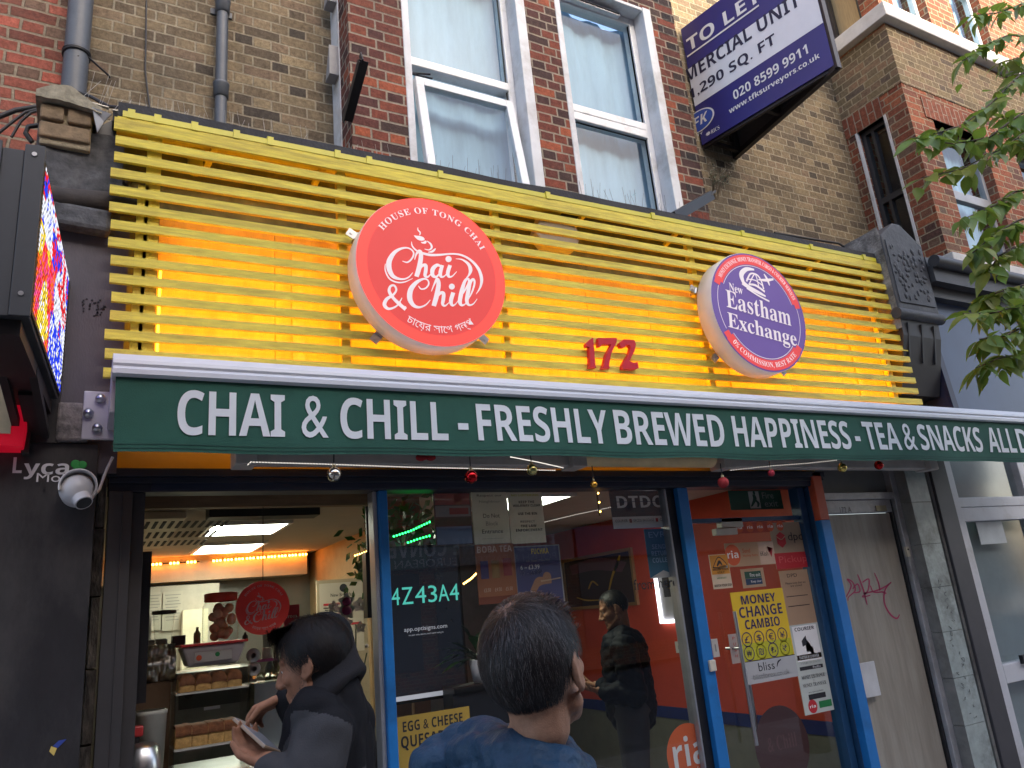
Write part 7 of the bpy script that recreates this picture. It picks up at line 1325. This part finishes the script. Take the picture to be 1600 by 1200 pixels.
def legs_cloth(root, hip, R, F, zg):
    m = MB()
    for sd in (-1, 1): h_ = hip + R * .09 * sd; k_ = h_ + F * .02 + Vector((0, 0, -(hip.z - zg) * .48)); a_ = Vector((h_.x, h_.y, zg + .10)) - F * .01; chain(m, [h_, k_, a_], [.115, .085, .075])
    cap(m, hip - R * .06, hip + R * .06, .135, .135); skin_obj('trousers', fuse(m, .014, 4), M_trs, root); s = MB()
    for sd in (-1, 1): a_ = Vector((hip.x, hip.y, zg + .045)) + R * .09 * sd; cap(s, a_ - F * .04, a_ + F * .17, .05, .042)
    skin_obj('shoes', fuse(s, .01, 3), M_dk, root)

# --- the man in front, seen from behind, looking up at the shop
hc = Q(840, 1044, 1.30); Fd = Vector((.80, .52, .22)); H = Head(hc, Fd, (-.10, -.02, 1), .965)
yaw_ = Vector((1, .05, 0)).normalized(); Rr_ = yaw_.cross(Vector((0, 0, 1))).normalized(); nb = Q(818, 1196, 1.345); zg = 0.0
t = thing('person', 'man seen from behind with greying dark hair and a navy puffer jacket', 'person', (hc.x, hc.y, 0))
mb = MB(); H.shape(mb); chain(mb, [H.p(0, -.025, -.04), H.p(0, -.035, -.085), nb], [.052, .050, .050]); hip = Vector((nb.x - .02, nb.y - .02, .92)); shl, shr = nb - Rr_ * .185 + Vector((-.02, 0, -.05)), nb + Rr_ * .185 + Vector((-.02, 0, -.12))
cap(mb, shl, shr, .07, .07); chain(mb, [nb + Vector((0, 0, -.12)), Vector((nb.x, nb.y, 1.12)), hip], [.13, .12, .12])
for sd, sh in ((-1, shl), (1, shr)): el = sh + Rr_ * .04 * sd + Vector((0, 0, -.29)); wr = el + yaw_ * .05 + Vector((0, 0, -.25)); chain(mb, [sh, el, wr], [.055, .042, .030]); hand(mb, wr, Vector((0, 0, -1)) + yaw_ * .15, -Rr_ * sd, .4, 1, sd)
body_lower(mb, hip, Rr_, yaw_, zg); skin_obj('body', fuse(mb, .0045, 5), M_skin2, t); H.eyes(t)
def keep1(u):   # hairline: nape, round the ears, forehead
    if u.y > .55 and u.z < .62: return False
    if u.y > .12 and u.z < .05: return False
    if abs(u.x) > .55 and -.35 < u.y <= .15 and u.z < -.28: return False
    return u.z > -.74
hm = hair_cap(H, random.Random(2), 20000, (-.12, -.34, .93), .0013, .040, .055, keep1, (0, -.12, -1), .16, rad=(.082, .102, .097), cen=(0, -.014, .030), thin=.24)
rg = random.Random(12)
for k in range(1500):   # longer front hair standing up beyond the crown
    x, y = rg.uniform(-.055, .06), rg.uniform(-.03, .065); zz = .030 + .097 * math.sqrt(max(.02, 1 - (x / .082) ** 2 - ((y + .014) / .102) ** 2)); b0 = H.p(x, y, zz - .004); e_ = H.p(x + rg.gauss(.004, .010), y + rg.uniform(.022, .038), zz + rg.uniform(-.008, .003)); m_ = b0.lerp(e_, .55) + H.U * rg.uniform(.003, .007); s_ = H.R * .0007; hm.add([b0 - s_, b0 + s_, m_ - s_, m_ + s_, e_], [(0, 1, 3, 2), (2, 3, 4)], 1 if k % 4 else 2, True)
hm.build('hair', [M_hb, M_hd, M_hg, mat('thin haired scalp', (.13, .085, .068), .55)], t)
def pf(v):      # quilted channels and small creases
    return .008 * abs(math.sin((v.z + .5 * v.x + .3 * v.y + .02 * noise.noise(v * 8)) * math.pi / .07)) ** .6 + .009 * noise.noise(v * 14) + .006 * noise.noise(v * 34)
mb = MB(); cap(mb, shl + Vector((0, 0, -.005)), shr + Vector((0, 0, -.005)), .088, .088); chain(mb, [nb + Vector((0, 0, -.09)), Vector((nb.x, nb.y, 1.1)), hip + Vector((0, 0, .02))], [.15, .165, .165]); cap(mb, nb - Rr_ * .08 + Vector((0, 0, -.055)), nb + Rr_ * .08 + Vector((0, 0, -.055)), .075, .075)
for sd, sh in ((-1, shl), (1, shr)): el = sh + Rr_ * .05 * sd + Vector((0, 0, -.29)); wr = el + yaw_ * .05 + Vector((0, 0, -.22)); chain(mb, [sh, el, wr], [.088, .075, .058])
# hood lying on the far shoulder, then the stand-up collar ring
hd_ = Q(722, 1178, 1.44); cap(mb, hd_, Q(790, 1192, 1.40), .050, .045); cap(mb, Q(690, 1205, 1.44), hd_, .06, .045); cap(mb, Q(745, 1172, 1.38), Q(800, 1184, 1.235), .050, .038); cap(mb, Q(800, 1184, 1.235), Q(872, 1210, 1.195), .038, .036); cap(mb, Q(872, 1210, 1.195), Q(905, 1245, 1.23), .036, .042); cap(mb, Q(850, 1218, 1.28), Q(885, 1250, 1.26), .042, .045)
n = 28; cr_ = [nb + Vector((0, 0, .0)) + (Rr_ * math.cos(2 * math.pi * k / n) + yaw_ * math.sin(2 * math.pi * k / n)) * .078 + Vector((0, 0, .012 * math.sin(2 * math.pi * k / n))) for k in range(n + 1)]; mb.tube(cr_, .024, 10); mb.tube([q + Vector((0, 0, -.03)) for q in cr_], .032, 10)
skin_obj('jacket', fuse(mb, .007, 2, pf), M_navyj, t)
n = 28; mb = MB(); mb.tube([nb + Vector((0, 0, .012)) + (Rr_ * math.cos(2 * math.pi * k / n) + yaw_ * math.sin(2 * math.pi * k / n)) * .066 for k in range(n + 1)], .014, 8); mb.build('collar', mat('maroon collar', (.16, .012, .03), .8), t)
legs_cloth(t, hip, Rr_, yaw_, zg)
# --- the man at the hatch, head bowed over his phone
hc = Q(487, 1036, 2.22); img_l = -_rt; away = (-_bk); Fl = (img_l * .98 + Vector((away.x, away.y, 0)).normalized() * .12); Fl.z = 0; Fl.normalize(); H = Head(hc, Fl + Vector((0, 0, -.24)), (Fl.x * .24, Fl.y * .24, 1), 1.0); R2 = Fl.cross(Vector((0, 0, 1))).normalized()   # R2 points to his right, away from the camera
t = thing('person', 'man in a black and charcoal jacket bowed over a phone at the hatch', 'person', (hc.x, hc.y, 0))
nb = Q(509, 1072, 2.22); hip = Vector((nb.x + .02, nb.y + .0, .90)); shL, shR = Q(506, 1146, 2.10), nb + R2 * .15 + Vector((0, 0, -.09)); wrL = Q(418, 1192, 2.02); elL = Q(470, 1255, 1.97); wrR = Q(440, 1300, 2.3); elR = Q(490, 1330, 2.3)
mb = MB(); H.shape(mb); chain(mb, [H.p(0, -.03, -.04), H.p(0, -.028, -.085), nb + Vector((0, 0, -.015))], [.055, .052, .052]); cap(mb, shL, shR, .045, .045); chain(mb, [nb + Vector((0, 0, -.12)), Vector((nb.x, nb.y, 1.12)), hip], [.08, .09, .1]); chain(mb, [shL, elL, wrL], [.046, .040, .030]); chain(mb, [shR, elR, wrR], [.052, .042, .030])
ph = Q(362, 1140, 2.12); hand(mb, wrL, (ph - wrL), Vector((0, 0, 1)) + Fl * .3, .5, .92, -1); hand(mb, wrR, Fl + Vector((0, 0, .1)), Vector((0, 0, 1)), .6, 1, 1)
body_lower(mb, hip, R2, Fl, 0); skin_obj('body', fuse(mb, .0045, 5), M_skin1, t); H.eyes(t)
def keep2(u):
    if u.y > .50 and u.z < .50: return False
    if u.y > .05 and u.z < .06: return False
    if abs(u.x) > .5 and -.30 < u.y <= .12 and u.z < -.20: return False
    return u.z > -.72
hm = hair_cap(H, random.Random(4), 14000, (.1, -.2, .98), .0017, .07, .11, keep2, (0, -.35, -1), .35, rad=(.083, .104, .099), cen=(0, -.014, .030), steps=6)
rg = random.Random(8)
for k in range(900):   # fringe swept forward over the forehead, and loose tufts on top
    x = rg.uniform(-.065, .065); b0 = H.p(x, .045 + rg.uniform(-.05, .02), .108 + rg.uniform(-.008, .010)); b1 = H.p(x * 1.05 + rg.gauss(0, .008), .070 + rg.uniform(-.02, .014), .112 + rg.uniform(-.01, .014)); b2 = H.p(x * 1.1 + rg.gauss(0, .012), .084 + rg.uniform(-.02, .008), .078 + rg.uniform(-.02, .02)); s_ = H.R * .0013
    hm.add([b0 - s_, b0 + s_, b1 - s_, b1 + s_, b2], [(0, 1, 3, 2), (2, 3, 4)], 1 if k % 5 else 2, True)
for k in range(900):   # beard and sideburns
    sd = rg.choice((-1, 1)); u = rg.random(); y = -.0 + .085 * u; z = -.048 - .058 * min(1, u * 1.3) + rg.gauss(0, .015); x = sd * (.066 - .052 * u ** 1.6); b0 = H.p(x, y, z); d_ = H.p(x * 1.05, y * 1.03, z - .005) - b0; s_ = H.F * .0005; hm.add([b0 - s_, b0 + s_, b0 + d_], [(0, 1, 2)], 0)
for k in range(260): x = rg.uniform(-.022, .022); b0 = H.p(x, .0885 - abs(x) * .3, -.054 + rg.uniform(-.003, .003)); s_ = H.R * .0008; hm.add([b0 - s_, b0 + s_, H.p(x * 1.2, .0915 - abs(x) * .3, -.060)], [(0, 1, 2)], 0)
for sd in (-1, 1):
    for k in range(120): x = sd * rg.uniform(.014, .048); b0 = H.p(x, .0875 - abs(x) * .25, .030 + .006 * math.sin(abs(x) * 60) + rg.uniform(-.003, .003)); s_ = H.U * .0009; hm.add([b0 - s_, b0 + s_, H.p(x + sd * .008, .0875 - abs(x) * .27, .031)], [(0, 1, 2)], 0)
hm.build('hair', [M_hb, M_hs, M_hs2], t)
mb = MB(); cap(mb, shL + Vector((0, 0, -.005)), shR, .080, .080); cap(mb, nb - Fl * .012 + Vector((0, 0, -.05)), nb - Fl * .012 + Vector((0, 0, .0)), .10, .072); cap(mb, shL.lerp(nb, .45) + Vector((0, 0, -.035)), shL, .075, .078); chain(mb, [nb + Vector((0, 0, -.10)), Vector((nb.x, nb.y, 1.14)) + Fl * .03, hip + Vector((0, 0, -.03))], [.12, .13, .15]); cap(mb, nb - R2 * .08 + Vector((0, 0, -.06)), nb + R2 * .08 + Vector((0, 0, -.06)), .075, .075); chain(mb, [shL, elL, elL.lerp(wrL, .86)], [.085, .070, .046]); chain(mb, [shR, elR, elR.lerp(wrR, .80)], [.082, .07, .05])
fold = lambda v: .012 * noise.noise(Vector((v.x * 7, v.y * 7, v.z * 4))) + .007 * noise.noise(v * 17)
zy = Q(520, 1150, 2.15).z
def pick(v):
    dS = (v - shL); ax = (elL - shL).normalized(); 
    d_el = (v - (shL + ax * max(0, min((elL - shL).length, dS.dot(ax))))).length
    if dS.dot(ax) > -.02 and d_el < .105 and (v - nb).dot(R2) < -.10: return 1
    a2 = (wrL - elL).normalized(); e2 = v - elL
    if (e2 - a2 * max(0, min((wrL - elL).length, e2.dot(a2)))).length < .09: return 1
    return 0 if v.z > zy - .085 + .04 * (v - nb).dot(Fl) else 1
skin_obj('jacket', fuse(mb, .007, 4, fold), [M_jk_blk, M_jk_gry], t, pick)
mb = MB(); n = 30
for z, r, w in ((.066, .074, .008), (.048, .075, .010), (.03, .077, .012), (.01, .082, .015), (-.012, .088, .018), (-.035, .096, .022)): mb.tube([nb - Fl * .002 + Vector((0, 0, z - .004)) + (R2 * math.cos(2 * math.pi * k / n) * .95 + Fl * math.sin(2 * math.pi * k / n)) * r + Vector((0, 0, -.080 * math.sin(2 * math.pi * k / n))) for k in range(n + 1)], w, 8)
skin_obj('collar', fuse(mb, .007, 3, lambda v: .004 * noise.noise(v * 18)), M_col, t); legs_cloth(t, hip, R2, Fl, 0)
a_ = (ph - wrL).normalized(); tp = thing('phone', 'mobile phone held by the man at the hatch', 'phone', ph); m = MB(); up_ = (Vector((0, 0, 1)) + Vector((away.x, away.y, 0)) * .45); up_ = (up_ - a_ * up_.dot(a_)).normalized(); c_ = wrL + a_ * .085 + up_ * .030; m.obox(c_, a_ * .075, a_.cross(up_) * .036, up_ * .0045); m.build('case', mat('tan phone case', (.30, .22, .15), .4), tp, bevel=.003); m = MB(); m.obox(c_ + up_ * .0052, a_ * .070, a_.cross(up_) * .033, up_ * .0005); m.build('screen', mat('phone glass', (.25, .27, .3), .1), tp)
# --- the person beyond him in a black cap, reaching over the counter
hc = Q(506, 1018, 2.72); H = Head(hc, Fl + Vector((0, 0, -.3)), (Fl.x * .3, Fl.y * .3, 1), 1.0); t = thing('person', 'person in black cap and black top behind the bowed man, hand raised', 'person', (hc.x, hc.y, 0))
nb = hc - Fl * .05 + Vector((0, 0, -.19)); hip = Vector((nb.x, nb.y, .9)); shL, shR = nb - R2 * .14 + Vector((0, 0, -.06)), nb + R2 * .15 + Vector((0, 0, -.06)); wrL = Q(446, 1090, 2.5); elL = Q(480, 1130, 2.5); wrR = nb + Fl * .3 + R2 * .1 + Vector((0, 0, -.28)); elR = shR + Vector((0, 0, -.27))
mb = MB(); H.shape(mb); chain(mb, [H.p(0, -.03, -.04), nb], [.056, .064]); cap(mb, shL, shR, .045, .045); chain(mb, [nb + Vector((0, 0, -.12)), hip], [.07, .09]); chain(mb, [shL, elL, wrL], [.044, .038, .03]); chain(mb, [shR, elR, wrR], [.044, .038, .03]); hand(mb, wrL, Q(405, 1108, 2.5) - wrL, Vector((0, 0, -1)) - R2 * .2, .75, 1.05, 1); hand(mb, wrR, Fl, Vector((0, 0, -1)), .4, 1, 1); body_lower(mb, hip, R2, Fl, 0); skin_obj('body', fuse(mb, .005, 5), M_skin1, t); H.eyes(t)
m = MB(); V = []; n = 28
for j in range(9):
    th = math.radians(96 - 12 * j)
    for i in range(n): ph_ = 2 * math.pi * i / n; V.append(H.p(.086 * math.sin(th) * math.cos(ph_), -.012 + .106 * math.sin(th) * math.sin(ph_), .036 + .098 * math.cos(th)))
m.add(V, [(j * n + i, j * n + (i + 1) % n, (j + 1) * n + (i + 1) % n, (j + 1) * n + i) for j in range(8) for i in range(n)] + [tuple(8 * n + i for i in range(n))], 0, True); m.add([H.p(-.05, .08, .04), H.p(.05, .08, .04), H.p(.035, .15, .025), H.p(-.035, .15, .025)], [(0, 1, 2, 3)]); m.build('cap', M_jk_blk, t)
mb = MB(); cap(mb, shL, shR, .075, .075); chain(mb, [nb + Vector((0, 0, -.09)), hip], [.11, .13]); chain(mb, [shL, elL, elL.lerp(wrL, .85)], [.08, .072, .05]); chain(mb, [shR, elR, elR.lerp(wrR, .85)], [.08, .07, .05]); cap(mb, nb - R2 * .05, nb + R2 * .05, .075, .075); skin_obj('sweater', fuse(mb, .009, 4, fold), M_jk_blk, t); legs_cloth(t, hip, R2, Fl, 0)
# --- the customer inside, seen through the glass
hc = Q(958, 952, 5.2); H = Head(hc, Fl + Vector((-.1, -.1, -.3)), (Fl.x * .25, Fl.y * .25, 1), 1.0); t = thing('person', 'dark haired man in a black puffer jacket standing inside behind the glass', 'person', (hc.x, hc.y, ZF))
nb = hc - Fl * .04 + Vector((0, 0, -.19)); hip = Vector((nb.x, nb.y, .93)); shL, shR = nb - R2 * .18 + Vector((0, 0, -.06)), nb + R2 * .18 + Vector((0, 0, -.06)); elL = shL + Vector((0, 0, -.28)) - Fl * .03; elR = shR + Vector((0, 0, -.28)); wrL = elL + Fl * .22 + Vector((0, 0, .04)); wrR = elR + Fl * .22 + Vector((0, 0, .04))
mb = MB(); H.shape(mb); chain(mb, [H.p(0, -.03, -.04), nb], [.056, .064]); cap(mb, shL, shR, .06, .06); chain(mb, [nb + Vector((0, 0, -.12)), hip], [.12, .12])
for a, b, c in ((shL, elL, wrL), (shR, elR, wrR)): chain(mb, [a, b, c], [.05, .042, .03]); hand(mb, c, Fl + Vector((0, 0, .3)), Vector((0, 0, 1)), .6, 1, 1 if a is shR else -1)
body_lower(mb, hip, R2, Fl, ZF); skin_obj('body', fuse(mb, .0055, 5), M_skin1, t); H.eyes(t); hair_cap(H, random.Random(6), 3500, (0, -.3, .95), .004, .035, .03, keep1, (0, -.2, -1), .1, rad=(.081, .101, .096), cen=(0, -.014, .030), steps=4).build('hair', [M_hb, M_hs, M_hs2], t)
mb = MB(); cap(mb, shL, shR, .085, .085); chain(mb, [nb + Vector((0, 0, -.08)), hip], [.155, .165]); cap(mb, nb - R2 * .05, nb + R2 * .05, .08, .08)
for a, b, c in ((shL, elL, wrL), (shR, elR, wrR)): chain(mb, [a, b, b.lerp(c, .8)], [.085, .078, .055])
skin_obj('jacket', fuse(mb, .009, 3, pf), M_bpuf, t); legs_cloth(t, hip, R2, Fl, ZF)
